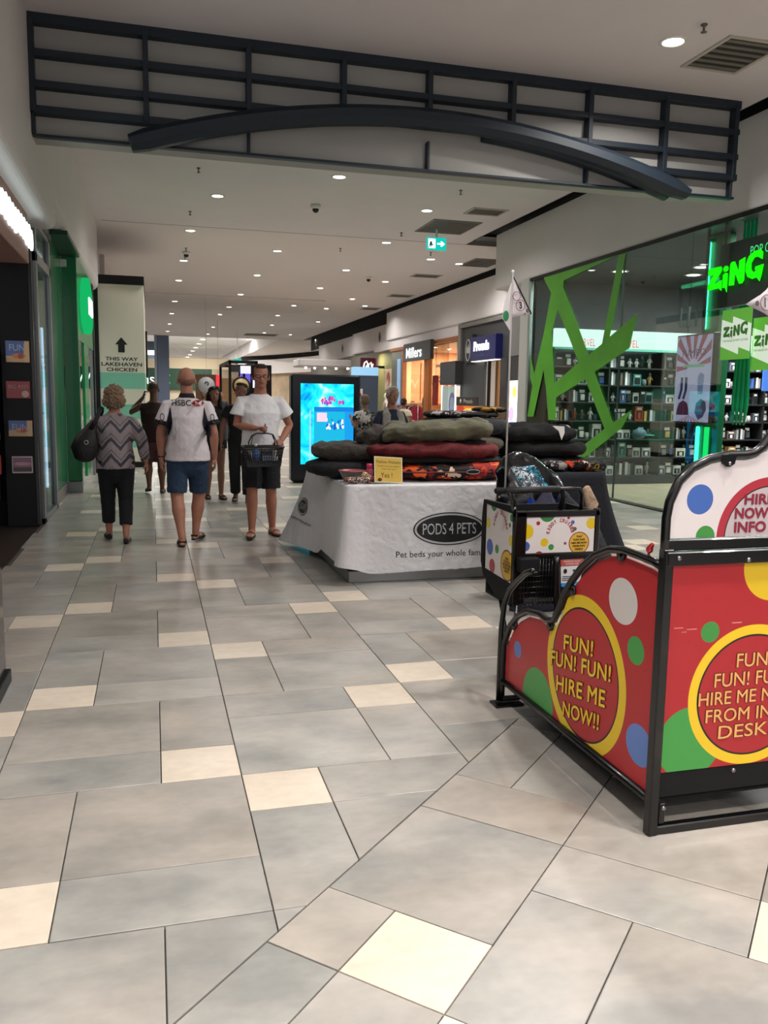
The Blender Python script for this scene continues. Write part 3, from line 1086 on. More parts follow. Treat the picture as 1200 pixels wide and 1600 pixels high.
for (yy, zz, a, b_) in ((14.75, 2.95, .36, .36), (15.5, 2.95, .36, .36), (15.1, 3.12, .30, .5), (15.1, 2.78, .27, .5)):
    sb.loft([(-1.072, yy, zz), (-.97, yy, zz)], [(a, b_)] * 2, 20, ref=(0, 0, 1))
wb(sb, 'green_disc', glow('sign_green', '17b765', .85), r)
wb(MB().bbox(-.97, -.945, 14.75, 15.45, 2.8, 3.08, .01), 'white_logo', glow('sign_white', 'f2fff6', 2.0), r)
# pale interior behind the green front
MB().box(-4.1, -4.0, 13.7, 34, 0, 3.8).build('wall_shop', mat('green_interior', '3f8f66', .7), kind='structure')
lamp('shop_light', 'AREA', (-2.4, 16, 3.2), 22, (.8, 1, .85), .8)
MB().box(-4.0, -1.2, 13.7, 34, 3.4, 3.5).build('ceiling', M_WHITE, kind='structure')

# hoarding THIS WAY
HY = 18.665
r = empty('hoarding', (-.6, HY, 0), 'tall cream hoarding with mint stripes reading THIS WAY LAKEHAVEN CHICKEN', 'hoarding')
M_CREAM = mat('hoarding_cream', 'e6e1d0', .6)
M_MINT = mat('hoarding_mint', '84ccb2', .6)
hx0, hx1 = -1.04, -.135
zs = [(.12, .42, M_CREAM), (.42, .76, M_MINT), (.76, 1.02, M_CREAM), (1.02, 1.33, M_MINT), (1.33, 1.65, M_CREAM), (1.65, 1.985, M_MINT), (1.985, 3.78, M_CREAM)]
for z0, z1, m_ in zs:
    wb(MB().box(hx0, hx1, HY, HY + 3.2, z0, z1), 'stripe' if m_ is M_MINT else 'panel', m_, r)
wb(MB().bbox(hx0 - .0, hx1 + .015, HY - .03, HY + 3.2, 3.78, 3.96, .01), 'top_band', M_BLACK, r)
wb(MB().bbox(hx0, hx1 - .02, HY - .02, HY + 3.2, 0, .12, .006), 'base', M_BLACK, r)
wb(MB().bbox(hx0 - .10, hx0, HY - .05, HY + .1, 0, 3.85, .006), 'edge_post', M_BLACK, r)
mi_ = mat('ink_black', '131313', .6)
for t, z, hw in (('THIS WAY', 2.265, .325), ('LAKEHAVEN', 2.155, .405), ('CHICKEN', 2.045, .305)):
    text(t, (0, HY, 0), X1, Z1, (-.60 - hw, z - .038 + 0, -.60 + hw, z + .038), mi_, r, depth=.004, bold=.02)
wb(MB().prism([(-.665, 2.40), (-.535, 2.40), (-.535, 2.56), (-.475, 2.56), (-.60, 2.71), (-.725, 2.56), (-.665, 2.56)], (0, HY, 0), X1, Z1, -Y1, .004), 'arrow', mi_, r)
r = empty('blade_sign', (-.11, 21.7, 2.0), 'thin black blade sign seen edge on beside the hoarding', 'sign')
wb(MB().bbox(-.137, -.09, 21.45, 21.95, 1.95, 3.05, .006), 'panel', M_BLACK, r)

# ================================================================== FAR END
M_WOOL = mat('supermarket_green', '0b3b26', .5)
r = empty('supermarket_fascia', (-1, 75, 2.2), 'dark green supermarket fascia with white lettering and bright green logo', 'fascia')
wb(MB().box(-7, 5, 75, 75.3, 2.1, 3.9), 'panel', M_WOOL, r)
text('Woolworths', (0, 75, 0), X1, Z1, (-6.1, 2.55, .2, 3.42), glow('sign_white2', 'f4fff6', 1.4), r, depth=.05)
lg = MB()
lg.loft([(1.15 + .34 * math.cos(a), 74.95, 2.98 + .42 * math.sin(a)) for a in [math.radians(50 + i * 20) for i in range(14)]], [.12] * 14, 8, caps=(2, 2))
wb(lg, 'logo', glow('logo_green', '3be36a', 1.6), r)
MB().box(-7, 9, 75.3, 75.5, 0, 2.1).build('wall_end', mat('market_interior', 'cdbfa5', .6, emit='cdbfa5', estr=.0), kind='structure')
lamp('hall_fill_light', 'AREA', (-.5, 60, 5.75), 700, (1, .97, .9), 1.0)  # lamps added to brighten the far hall, no fittings of their own
lamp('hall_fill_light', 'AREA', (7, 64, 5.75), 600, (1, .97, .9), 1.0)
MB().box(-7, 7, 75, 75.2, 3.9, 4.8).build('wall_end', mat('upper_wall_beige', 'c6b89c', .8), kind='structure')
r = empty('blue_column', (.58, 51, 0), 'tall blue-grey column at the end of the mall behind the man in white', 'column')
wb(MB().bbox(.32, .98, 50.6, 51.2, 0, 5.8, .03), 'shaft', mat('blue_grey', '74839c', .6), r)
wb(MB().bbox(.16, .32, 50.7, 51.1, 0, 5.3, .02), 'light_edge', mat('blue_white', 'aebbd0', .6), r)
r = empty('window_light_panel', (-.3, 70, 4.6), 'bright clerestory light panel left of the blue-grey column', 'window')
wb(MB().box(-2.5, .4, 70, 70.1, 4.75, 5.1), 'lit_strip', glow('sky_strip', 'e6f2ff', 2.0), r)
wb(MB().box(-2.5, .4, 70.02, 70.12, 5.1, 5.8), 'dark_band', mat('blue_dark', '3a4658', .7), r)
wb(MB().box(-2.5, .4, 70.02, 70.12, 4.45, 4.75), 'frame', mat('blue_mid', '7d8ba4', .7), r)
# timber wall with hanging silver disc sign
r = empty('timber_screen', (2.2, 40.5, 0), 'brown timber screen wall behind the silver disc sign', 'screen')
wb(MB().bbox(1.95, 2.95, 40.4, 40.6, 0, 2.55, .01), 'panel', mat('brown_timber', '6f5236', .6, noise=.15), r)
wb(MB().bbox(2.95, 3.9, 40.5, 40.7, 0, 2.4, .01), 'panel', mat('tan_timber', 'a8845c', .6, noise=.15), r)
r = empty('disc_sign', (1.81, 30, 2.0), 'round silver hanging shop sign with dark swirl symbol above the dark haired woman', 'sign')
wb(MB().lathe([(.01, -.03), (.27, -.03), (.285, 0), (.27, .03), (.01, .03)], (1.81, 30, 1.91), 28, axis='y'), 'disc', mat('disc_silver', 'b4b6ba', .4), r)
wb(MB().box(1.806, 1.814, 29.996, 30.004, 2.19, CEIL), 'hanger', M_ALU, r)
sw = MB().loft([(1.81 + .07 * math.cos(a) * (1 - i * .05), 29.965, 1.97 + .07 * math.sin(a) * (1 - i * .05)) for i, a in enumerate([math.radians(-60 + j * 36) for j in range(8)])], [.018] * 8, 6, caps=(2, 2))
wb(sw, 'symbol', mi_, r)
r = empty('red_blade_sign', (3.2, 39, 2.3), 'small glowing red sign between silver disc and black kiosk frame', 'sign')
wb(MB().bbox(2.78, 2.95, 38.9, 39.0, 2.02, 2.5, .01), 'panel', glow('neon_red', 'e0303c', 1.6), r)
wb(MB().box(2.86, 2.87, 38.94, 38.95, 2.5, CEIL), 'hanger', M_ALU, r)
# black framed kiosk
r = empty('food_kiosk', (2.9, 29.5, 0), 'black framed kiosk with a ringed round sign and menu screens', 'kiosk')
for x in (2.52, 3.42):
    for y in (29.4, 33.5):
        wb(MB().bbox(x, x + .09, y, y + .09, 0, 2.72, .006), 'post', M_BLACK, r)
for (x0, x1, y0, y1) in ((2.52, 3.51, 29.4, 29.49), (2.52, 3.51, 33.5, 33.59), (2.52, 2.61, 29.4, 33.59), (3.42, 3.51, 29.4, 33.59)):
    wb(MB().bbox(x0, x1, y0, y1, 2.66, 2.76, .006), 'beam', M_BLACK, r)
wb(MB().bbox(2.50, 3.55, 29.6, 33.4, 0, 1.05, .01), 'counter', mat('kiosk_counter', '3a332e', .4), r)
wb(MB().bbox(2.66, 3.0, 30.4, 30.45, 2.4, 2.6, .004), 'menu_board', mat('menu_dark', '2b2b30', .5), r)
wb(MB().bbox(3.02, 3.38, 30.4, 30.45, 2.35, 2.62, .004), 'menu_screen', glow('menu_white', 'e8e6ee', 1.0), r)
wb(MB().lathe([(.01, -.03), (.25, -.03), (.25, .03), (.01, .03)], (2.94, 29.35, 1.91), 28, axis='y'), 'disc', mat('disc_tan', 'b09a6c', .5), r)
ring = MB().loft([(2.94 + .275 * math.cos(a), 29.35, 1.91 + .275 * math.sin(a)) for a in [math.radians(i * 15) for i in range(24)]], [.035] * 24, 8, closed=True)
wb(ring, 'ring', M_BLACK, r)
r = empty('menu_screens', (3.8, 33, 2.2), 'purple and white lit menu screens right of the black kiosk frame', 'screen')
wb(MB().bbox(3.35, 3.75, 33.9, 33.95, 2.1, 2.45, .004), 'screen', glow('menu_purple', '5a4fc0', 1.3), r)
wb(MB().bbox(3.85, 4.15, 33.9, 33.95, 1.9, 2.2, .004), 'screen', glow('menu_white2', 'd8dcf4', 1.2), r)
wb(MB().bbox(3.3, 4.6, 33.96, 34.1, 0, 2.8, .02), 'frame', M_BLACKM, r)
for x, z in ((3.85, 2.35), (4.2, 2.4)):
    wb(MB().bbox(x, x + .25, 33.9, 33.95, z, z + .14, .004), 'screen', glow('menu_pink', 'd89ac8', 1.0), r)
MB().bbox(6.6, 10.6, 39.4, 41.2, 3.0, 3.35, .05).build('wall_far', M_SOFFIT, kind='structure')
for i, (x, y, z) in enumerate([(7.0, 39.8, 2.95), (7.5, 40.2, 2.95), (7.9, 39.7, 2.95), (8.5, 40, 2.95), (9.0, 39.7, 2.95), (9.5, 40.3, 2.95), (10.0, 39.8, 2.95)]):
    q = empty('canopy_lamp', (x, y, z), 'small bright lamp in the cluster under the far white canopy', 'lamp', 'lamps under the far canopy')
    wb(MB().ell((x, y, z), (.06, .06, .05), 10, 6), 'bulb', glow('bulb', 'fff2e0', 6), q)
    wb(MB().box(x - .03, x + .03, y - .03, y + .03, z + .04, 3.0), 'mount', M_RIM, q)

# ================================================================== RIGHT SIDE: shops at the recessed line X = 8.8
SX = 8.80
M_CHAR = mat('charcoal_cladding', '3b3c3e', .5)
M_CHARL = mat('charcoal_trim', '77746f', .5)
M_TIMB = mat('honey_timber', '9a6038', .45, noise=.12)
# masonry strip above the shops
MB().box(SX, SX + .25, 17, 34, 3.42, 3.76).build('wall_right', M_SOFFIT, kind='structure')
# --- jeweller
r = empty('jeweller_shopfront', (SX, 21.5, 0), 'charcoal jeweller shopfront with a lit doorway', 'shopfront')
wb(MB().bbox(SX - .10, SX + .3, 19.3, 20.02, 2.63, 3.59, .01), 'end_pier', mat('pier_grey', '6d6b69', .6), r)
wb(MB().bbox(SX - .10, SX + .3, 19.4, 23.8, 3.60, 3.72, .01), 'top_trim', M_CHARL, r)
wb(MB().bbox(SX - .10, SX + .3, 23.55, 23.78, 2.65, 3.60, .01), 'side_trim', M_CHARL, r)
wb(MB().box(SX - .02, SX + .3, 20.03, 23.55, 2.6, 3.60), 'fascia', M_CHAR, r)
wb(MB().bbox(SX - .06, SX + .02, 21.75, 23.6, 0, 2.6, .01), 'wall_panel', M_CHAR, r)
wb(MB().bbox(SX - .30, SX + .2, 23.4, 24.75, 1.98, 2.66, .01), 'hood', mat('hood_charcoal', '333436', .5), r)
wb(MB().bbox(SX - .08, SX - .0, 21.4, 21.46, 0, 2.6, .004), 'door_post', M_BLACK, r)
wb(MB().bbox(SX - .12, SX + .0, 20.05, 20.5, 0, 2.62, .006), 'inner_pier', mat('pier_dark', '2c2c2e', .4), r)
r = empty('jeweller_sign', (SX - .1, 21.5, 2.6), 'navy illuminated box sign reading Prouds The Jewellers', 'sign')
wb(MB().bbox(SX - .22, SX - .02, 20.62, 22.42, 2.60, 3.25, .008), 'light_box', mat('sign_navy', '1b1e44', .3, emit='1b1e5a', estr=.25), r)
text('Prouds', (SX - .22, 0, 0), -Y1, Z1, (-22.15, 2.86, -21.05, 3.12), glow('sign_bright', 'f4f4ff', 3.2), r, depth=.012, bold=.045)
text('THE JEWELLERS', (SX - .22, 0, 0), -Y1, Z1, (-22.05, 2.70, -21.0, 2.77), mat('ink_violet', '565a90', .5), r, depth=.008)
wb(MB().box(SX - .20, SX - .04, 20.66, 22.38, 2.585, 2.60), 'underside_light', glow('sign_under', 'fff2e4', 2.2), r)
r = empty('crest_panel', (SX - .06, 22.8, 2.6), 'dark square panel with white crest beside the navy jeweller sign', 'sign')
wb(MB().bbox(SX - .14, SX - .02, 22.5, 23.1, 2.58, 3.36, .006), 'panel', mat('crest_dark', '2e2f31', .5), r)
wb(MB().loft([(SX - .145, 22.8 + .17 * math.cos(a), 2.93 + .3 * math.sin(a)) for a in [math.radians(i * 18) for i in range(20)]], [.018] * 20, 6, closed=True), 'wreath', mat('crest_white', 'a9a9a6', .5), r)
wb(MB().prism([(-22.9, 2.85), (-22.7, 2.85), (-22.66, 3.05), (-22.74, 2.98), (-22.8, 3.1), (-22.86, 2.98), (-22.94, 3.05)], (SX - .14, 0, 0), -Y1, Z1, -X1, .006), 'crown', mat('crest_white', 'a9a9a6', .5), r)
# lit interior of the jeweller
lamp('jeweller_light', 'AREA', (SX + 1.4, 21, 3.28), 80, (1, .93, .84), .5)
MB().box(SX + 2.6, SX + 2.7, 17, 24.6, 0, 3.4).build('wall_shop', mat('cream_interior', 'f0e4d4', .7), kind='structure')
MB().box(SX + .25, SX + 2.7, 17, 34, 3.3, 3.42).build('ceiling', mat('shop_ceiling', 'e6dccf', .8), kind='structure')
MB().box(SX + .25, SX + 4.5, 24.6, 24.8, 0, 3.4).build('wall_shop', M_WHITE, kind='structure')
r = empty('timber_column', (SX + 1.0, 22.3, 0), 'pair of warm timber slat columns inside the jeweller doorway', 'column')
for yy in (21.9, 22.25, 22.6, 23.1):
    wb(MB().bbox(SX + .9, SX + 1.05, yy, yy + .16, 0, 3.2, .01), 'slat', mat('light_timber', 'c99a63', .5), r)
r = empty('lit_poster_case', (SX + .5, 21.0, 0), 'glowing white poster case with purple and pink print in the jeweller doorway', 'poster')
wb(MB().bbox(SX + .5, SX + .6, 20.5, 21.3, .4, 2.0, .006), 'case', print_mat('poster_lit', 'f2eff6', [('c', 20.9, 1.55, .12, '9a4fc0'), ('e', 20.9, 1.2, .18, .12, 'e7d0e8')], 1, 2, emit=1.1), r)
wb(MB().box(SX + .5, SX + .6, 20.6, 21.2, 0, .4), 'foot', M_ALU, r)
r = empty('lit_window_case', (SX - .35, 20.0, 0), 'bright white window display with yellow, pink and blue shapes beside the white pier', 'display')
wb(MB().bbox(SX - .10, SX - .0, 18.9, 20.02, .3, 2.03, .006), 'case', print_mat('case_lit', 'f6f4f6', [('e', 19.6, 1.75, .12, .14, 'e8e45a'), ('e', 19.75, 1.2, .16, .18, 'e59ad0'), ('b', 19.5, .85, 19.85, 1.02, '86a8e8'), ('c', 19.9, 1.42, .08, 'f0c8a0')], 1, 2, emit=1.2), r)
wb(MB().bbox(SX - .12, SX - .0, 18.8, 20.03, 2.03, 2.62, .01), 'header', mat('pier_dark', '2c2c2e', .4), r)
r = empty('counter_sign', (8.2, 21.0, 1.2), 'small black jeweller stand with crest and an orange poster below', 'sign')
wb(MB().bbox(8.12, 8.2, 20.7, 22.2, 1.38, 1.62, .006), 'header', mat('stand_dark', '2b2624', .5), r)
text('Prouds', (8.12, 0, 0), -Y1, Z1, (-21.6, 1.45, -20.95, 1.56), mat('ink_silver', 'b8b4ac', .5), r, depth=.004)
wb(MB().lathe([(.005, -.005), (.06, -.004), (.06, .004), (.005, .005)], (8.118, 21.85, 1.5), 12, axis='x'), 'crest', mat('ink_silver', 'b8b4ac', .5), r)
wb(MB().bbox(8.13, 8.2, 20.7, 22.2, .9, 1.38, .006), 'poster', print_mat('poster_orange', 'd9772c', [('e', 21.2, 1.2, .5, .12, 'f0c860'), ('e', 21.9, 1.3, .3, .08, 'c23a24')], 1, 2, emit=.35), r)
wb(MB().box(8.14, 8.2, 20.7, 20.75, 0, .9).box(8.14, 8.2, 22.15, 22.2, 0, .9), 'legs', M_BLACK, r)
# glass display case at the corner, purple dial
r = empty('glass_display_case', (SX - .2, 24.0, 0), 'bright lit glass showcase with purple oval display beneath the charcoal hood', 'display case')
wb(MB().bbox(SX - .25, SX + .15, 23.5, 24.7, .0, .95, .006), 'base', M_CHAR, r)
wb(MB().box(SX - .05, SX - .0, 23.5, 24.7, .95, 1.95), 'back', print_mat('case_art', 'efe9e2', [('e', 24.3, 1.4, .28, .36, '8a70b4'), ('e', 24.3, 1.38, .18, .24, 'c3b2d8'), ('e', 23.8, 1.6, .25, .25, 'e8cdb8'), ('e', 23.75, 1.15, .25, .12, 'b9a0c8')], 1, 2, emit=.8), r)
wb(MB().box(SX - .24, SX - .235, 23.5, 24.7, .95, 1.95), 'pane', M_GLASS, r)
wb(MB().box(SX - .24, SX - .05, 24.66, 24.68, .95, 1.95), 'end_panel', glow('case_glow', 'f0e8ea', 1.0), r)  # added glowing sheet that brightens the open end of the showcase
for y in (23.5, 24.68):
    wb(MB().box(SX - .25, SX - .22, y, y + .02, .95, 1.97), 'light_tube', glow('case_tube', 'f6fff6', 3), r)

# --- fashion shop
r = empty('fashion_shopfront', (SX, 27.5, 0), 'timber framed fashion shopfront with large glass panes', 'shopfront')
wb(MB().bbox(SX - .06, SX + .1, 23.8, 31.3, 3.30, 3.42, .01), 'head_rail', M_TIMB, r)
for y in (26.75,):
    wb(MB().bbox(SX - .08, SX + .12, y, y + .28, 0, 3.3, .01), 'post', mat('post_timber', 'a86a38', .45), r)
wb(MB().bbox(SX - .06, SX + .1, 29.6, 29.72, 0, 3.3, .01), 'post', M_TIMB, r)
wb(MB().bbox(SX - .02, SX + .06, 29.72, 31.2, 0, 3.3, .01), 'side_panel', mat('side_panel_grey', '5d625a', .5), r)
wb(MB().bbox(SX - .05, SX - .01, 29.95, 30.35, .2, 3.0, .01), 'lit_panel', mat('blue_lit', '6f8fb0', .5, emit='86a6c6', estr=.5), r)
for (y0, y1) in ((24.8, 26.75), (27.03, 28.7)):
    wb(MB().box(SX - .01, SX, y0, y1, 0.05, 3.3), 'pane', glass('fashion_glass', 'ece8e0', .03), r)
wb(MB().box(SX - .02, SX + .04, 23.8, 26.0, 2.56, 2.64), 'transom', mat('transom', 'b59a78', .5), r)
r = empty('fashion_shop_sign', (SX - .1, 27.4, 2.8), 'charcoal hanging sign board reading Millers in white letters', 'sign')
wb(MB().bbox(SX - .25, SX - .12, 25.9, 28.9, 2.83, 3.44, .01), 'board', mat('sign_charcoal', '2d3032', .4), r)
text('Millers', (SX - .25, 0, 0), -Y1, Z1, (-28.5, 2.93, -26.75, 3.28), glow('millers_white', 'eef4f2', 1.5), r, depth=.02, bold=.02)
for zz, n_ in ((0, 1),):
    MB().box(SX + 3.6, SX + 3.7, 24.8, 34, 0, 3.4).build('wall_shop', mat('peach_interior', 'e8b690', .7), kind='structure')
MB().box(SX + 2.4, SX + 5.2, 24.8, 34, 3.3, 3.42).build('ceiling', mat('shop_ceiling', 'e6dccf', .8), kind='structure')
lamp('fashion_light', 'AREA', (SX + 1.6, 26.4, 3.28), 110, (1, .80, .60), .5)
lamp('fashion_light', 'AREA', (SX + 1.6, 29.0, 3.28), 90, (1, .80, .60), .5)
for i, (x, y) in enumerate(((SX + .7, 24.9), (SX + .9, 26.0), (SX + .5, 27.6), (SX + 1.5, 25.3), (SX + 1.2, 28.2), (SX + .5, 24.2))):
    downlight(x, y, 3.298, 'warm downlight in the ceiling of the fashion shop', 'downlights inside the fashion shop', 1.0)
r = empty('wall_feature', (SX + 3.5, 28, 1.5), 'peach feature wall of the fashion shop with red banner and twig print', 'wall panel')
wb(MB().box(9.8, 11.4, 30.70, 30.75, 1.5, 2.9), 'panel', mat('salmon', 'e29a7c', .7), r)
wb(MB().box(11.0, 11.5, 30.6, 30.65, 1.4, 2.9), 'red_banner', mat('crimson', 'b01e34', .6), r)
tw = MB()
for a, b_ in (((10.1, 2.1), (10.8, 2.35)), ((10.4, 2.2), (10.6, 2.5)), ((10.5, 2.25), (10.85, 2.1))):
    tw.loft([(a[0], 30.68, a[1]), (b_[0], 30.68, b_[1])], .022, 6)
wb(tw, 'twig_print', mat('twig', '6a3a2c', .7), r)
wb(MB().box(9.4, 11.9, 30.2, 30.7, 1.42, 1.48), 'shelf', mat('shelf_pale', 'd8c4a8', .5), r)
MB().box(SX + .1, SX + 3.6, 30.76, 30.9, 0, 3.3).build('wall_shop', mat('peach_interior', 'e8b690', .7), kind='structure')
lamp('fashion_light', 'AREA', (10.3, 29.6, 3.28), 90, (1, .82, .64), .5)


def mannequin(x, y, z, dress, label, nm='dress_mannequin', h=1.75):
    q = empty(nm, (x, y, z), label, 'mannequin')
    s = h / 1.75
    b_ = MB()
    b_.loft([(x, y, z + t * s) for t in (.86, .95, 1.08, 1.22, 1.34, 1.42, 1.46, 1.52)], [(.16 * s, .11 * s), (.165 * s, .11 * s), (.125 * s, .09 * s), (.15 * s, .11 * s), (.165 * s, .1 * s), (.14 * s, .08 * s), (.06 * s, .05 * s), (.045 * s, .045 * s)], 12, ref=(0, 1, 0), caps=(1, 2))
    b_.ell((x, y, z + 1.64 * s), (.085 * s, .075 * s, .12 * s), 12, 9)
    for sg in (-1, 1):
        b_.loft([(x, y + sg * .165 * s, z + 1.4 * s), (x - .02, y + sg * .21 * s, z + 1.15 * s), (x - .06, y + sg * .20 * s, z + .9 * s)], [.042 * s, .036 * s, .025 * s], 8, caps=(2, 2))
        b_.loft([(x, y + sg * .08 * s, z + .9 * s), (x, y + sg * .085 * s, z + .5 * s), (x, y + sg * .09 * s, z + .06 * s)], [.07 * s, .05 * s, .035 * s], 8)
        b_.loft([(x + .04, y + sg * .09 * s, z + .03), (x - .14, y + sg * .09 * s, z + .025)], [(.03, .04)] * 2, 8, caps=(2, 2))
    wb(b_, 'body', mat('mannequin_white', 'efe6da', .35), q)
    wb(MB().lathe([(.0, 0), (.18, 0), (.18, .012), (.0, .012)], (x, y, z), 16), 'base', M_ALU, q)
    d = MB()
    d.loft([(x, y, z + t * s) for t in (.42, .6, .86, .98, 1.1, 1.22, 1.34, 1.43)], [(.26 * s, .2 * s), (.23 * s, .17 * s), (.185 * s, .13 * s), (.18 * s, .125 * s), (.14 * s, .105 * s), (.165 * s, .125 * s), (.175 * s, .11 * s), (.13 * s, .08 * s)], 16, ref=(0, 1, 0))
    wb(d, 'dress', dress, q)
    return q


q_ = empty('window_plinth', (SX + .35, 28.05, 0), 'low pale plinth under the mannequin in the black dress', 'plinth')
wb(MB().bbox(SX + .1, SX + .65, 27.75, 28.35, 0, .15, .01), 'block', mat('shelf_pale', 'd8c4a8', .5), q_)
mannequin(SX + .35, 28.05, .151, mat('black_dress', '1d1516', .8), 'white mannequin in a black dress in the fashion shop window', h=1.85)
mannequin(SX - .5, 30.2, 0, mat('patterned_top', '9a8f8c', .8, noise=.5, nscale=20), 'white mannequin in a grey patterned dress outside the fashion shop', h=1.75)
r = empty('sale_banner', (SX + .2, 27.2, .8), 'red hanging sale banner with large pink figures behind the timber post', 'banner')
wb(MB().box(SX + .45, SX + .47, 27.1, 27.7, 1.35, 2.35), 'cloth', mat('crimson', 'b01e34', .6), r)
wb(MB().box(SX + .455, SX + .465, 27.38, 27.4, 2.35, 3.3), 'hanger', M_BLACK, r)
text('20', (SX + .28, 0, 0), -Y1, Z1, (-27.65, 1.0, -27.1, 1.65), mat('ink_rose', 'f0b0a8', .5, emit='f0b0a8', estr=.3), r, depth=.02, name='figures')
# clothes rails
def clothes_rail(y0, y1, x, zr, cols, label, glabel, zt=None):
    q = empty('clothes_rail', (x, (y0 + y1) / 2, 0), label, 'clothes rail')
    wb(MB().loft([(x, y0, zr), (x, y1, zr)], .014, 8), 'rail', M_ALU, q)
    for y in (y0, y1):
        wb(MB().loft([(x, y, 0), (x, y, zr)], .014, 8), 'upright', M_ALU, q)
        wb(MB().bbox(x - .25, x + .25, y - .02, y + .02, 0.005, .035, .004), 'foot', M_ALU, q)
    k = 0
    y = y0 + .1
    rr2 = random.Random(int(y0 * 10))
    while y < y1 - .06:
        c, cn = cols[k % len(cols)]
        w = rr2.uniform(.04, .07)
        g = empty('hanging_garment', (x, y, zr - .8), '%s garment hanging on the %s' % (cn, glabel), 'garment', '%s garments on the %s' % (cn, glabel))
        L_ = rr2.uniform(.6, .85)
        wb(MB().loft([(x, y, zr - .05 - t) for t in (0, .05, .12, .4, L_)], [(.05, .01), (.17, w * .4), (.2, w * .5), (.19, w * .6), (.21, w * .62)], 12, ref=(1, 0, 0)), 'cloth', mat('garment_' + c, c, .85), g)
        wb(MB().loft([(x, y, zr - .05), (x, y, zr + .012)], .005, 6), 'hanger', M_ALU, g)
        y += w + .055
        if rr2.random() < .35: k += 1
    return q


clothes_rail(26.1, 29.0, SX - .55, 1.38, [('8f1f33', 'crimson'), ('1c1718', 'black'), ('b62a45', 'raspberry'), ('a7a9a8', 'pale grey'), ('26201f', 'charcoal'), ('8a8480', 'patterned grey')],
             'silver clothes rail standing in front of the fashion shop', 'front rail')
clothes_rail(25.2, 27.0, SX + .9, 1.44, [('1c1718', 'black'), ('e0a184', 'peach'), ('241c1d', 'dark')], 'silver clothes rail inside the fashion shop window', 'inner rail')
# --- next shops beyond
r = empty('burgundy_sign', (8.3, 33, 2.7), 'small burgundy projecting sign with white script beyond the fashion shop', 'sign')
wb(MB().bbox(8.0, 8.6, 33.0, 33.15, 2.45, 3.15, .01), 'board', mat('burgundy', '4e1720', .4), r)
wb(MB().bbox(8.6, 8.66, 32.99, 33.16, 2.45, 3.15, .004), 'edge', mat('burgundy_lit', '9a2a3a', .4), r)
sc_ = MB()
for pts in ([(8.1, 2.7), (8.16, 2.95), (8.24, 3.02), (8.3, 2.9), (8.22, 2.78)], [(8.3, 2.68), (8.33, 2.9), (8.42, 2.98), (8.46, 2.8)], [(8.1, 2.66), (8.28, 2.72), (8.5, 2.72)], [(8.44, 2.7), (8.5, 2.9)]):
    sc_.loft([(p[0], 32.98, p[1]) for p in pts], .03, 6, caps=(2, 2))
wb(MB().box(8.64, 9.02, 33.04, 33.1, 2.75, 2.85), 'bracket', M_BLACK, r)
wb(sc_, 'script', glow('script_white', 'f6f0f0', 1.4), r)
MB().box(9.0, 9.1, 31.2, 34, 0, 3.6).build('wall_shop', mat('olive_wall', '7c7a4a', .7), kind='structure')
MB().box(9.1, 9.3, 34, 50, 0, 3.6).build('wall_right', mat('far_grey_wall', '8c8880', .7), kind='structure')
r = empty('framed_poster', (8.9, 32.5, 1.7), 'small framed red floral poster above the far green wall', 'poster')
wb(MB().bbox(8.93, 8.98, 31.7, 32.7, 1.9, 2.7, .01), 'frame', print_mat('poster_red', 'd7c0a0', [('c', 32.2, 2.3, .28, 'a84a3c'), ('c', 32.3, 2.2, .12, 'e0a090')], 1, 2), r)
lamp('far_shop_light', 'AREA', (8.4, 33.5, 3.4), 40, (1, .9, .75), .4)
# dark blue shop wall with framed picture, right of the screen
r = empty('blue_shop_wall', (7.0, 27, 0), 'slate blue free standing shop wall with lit pale blue header right of the screen', 'partition')
wb(MB().bbox(6.35, 7.15, 27, 27.3, 0, 2.28, .01), 'panel', mat('slate_blue', '3a475c', .6), r)
wb(MB().bbox(6.3, 7.15, 26.98, 27.3, 2.28, 2.55, .01), 'header', mat('pale_blue_lit', '86b4d4', .5, emit='86b4d4', estr=.7), r)
wb(MB().bbox(6.38, 6.62, 26.96, 26.99, 1.42, 1.85, .006), 'picture', print_mat('picture_red', 'cfd2d4', [('c', 6.5, 1.65, .08, 'a33a3c'), ('c', 6.46, 1.58, .05, '5a2a2c')], 0, 2), r)

# ================================================================== digital screen kiosk
r = empty('digital_screen', (2.97, 15.0, 0), 'black free standing digital screen showing a bright cyan picture', 'screen', rz=0)
wb(MB().bbox(2.36, 3.62, 14.9, 15.16, 0.03, 1.93, .03), 'cabinet', mat('screen_case', '12151f', .25), r)
wb(MB().bbox(2.42, 3.56, 14.95, 15.12, 0, .035, .006), 'foot', M_BLACK, r)


def screen_mat():
    m = bpy.data.materials.new('screen_picture')
    m.use_nodes = True
    nt = m.node_tree; nt.nodes.clear(); L = nt.links.new
    o = nt.nodes.new('ShaderNodeOutputMaterial'); e = nt.nodes.new('ShaderNodeEmission'); L(e.outputs[0], o.inputs[0])
    e.inputs[1].default_value = 1.15
    tc = nt.nodes.new('ShaderNodeTexCoord')
    n = nt.nodes.new('ShaderNodeTexNoise'); n.inputs['Scale'].default_value = 2.6; n.inputs['Detail'].default_value = 2; n.inputs['Distortion'].default_value = 1.6
    L(tc.outputs['Object'], n.inputs['Vector'])
    cr = nt.nodes.new('ShaderNodeValToRGB')
    cr.color_ramp.elements[0].position = .3; cr.color_ramp.elements[0].color = lin('0a86d8')
    cr.color_ramp.elements[1].position = .72; cr.color_ramp.elements[1].color = lin('c8fbfa')
    q = cr.color_ramp.elements.new(.42); q.color = lin('10c8e6')
    q = cr.color_ramp.elements.new(.58); q.color = lin('2ce8ee')
    L(n.outputs['Fac'], cr.inputs[0]); L(cr.outputs[0], e.inputs[0])
    return m


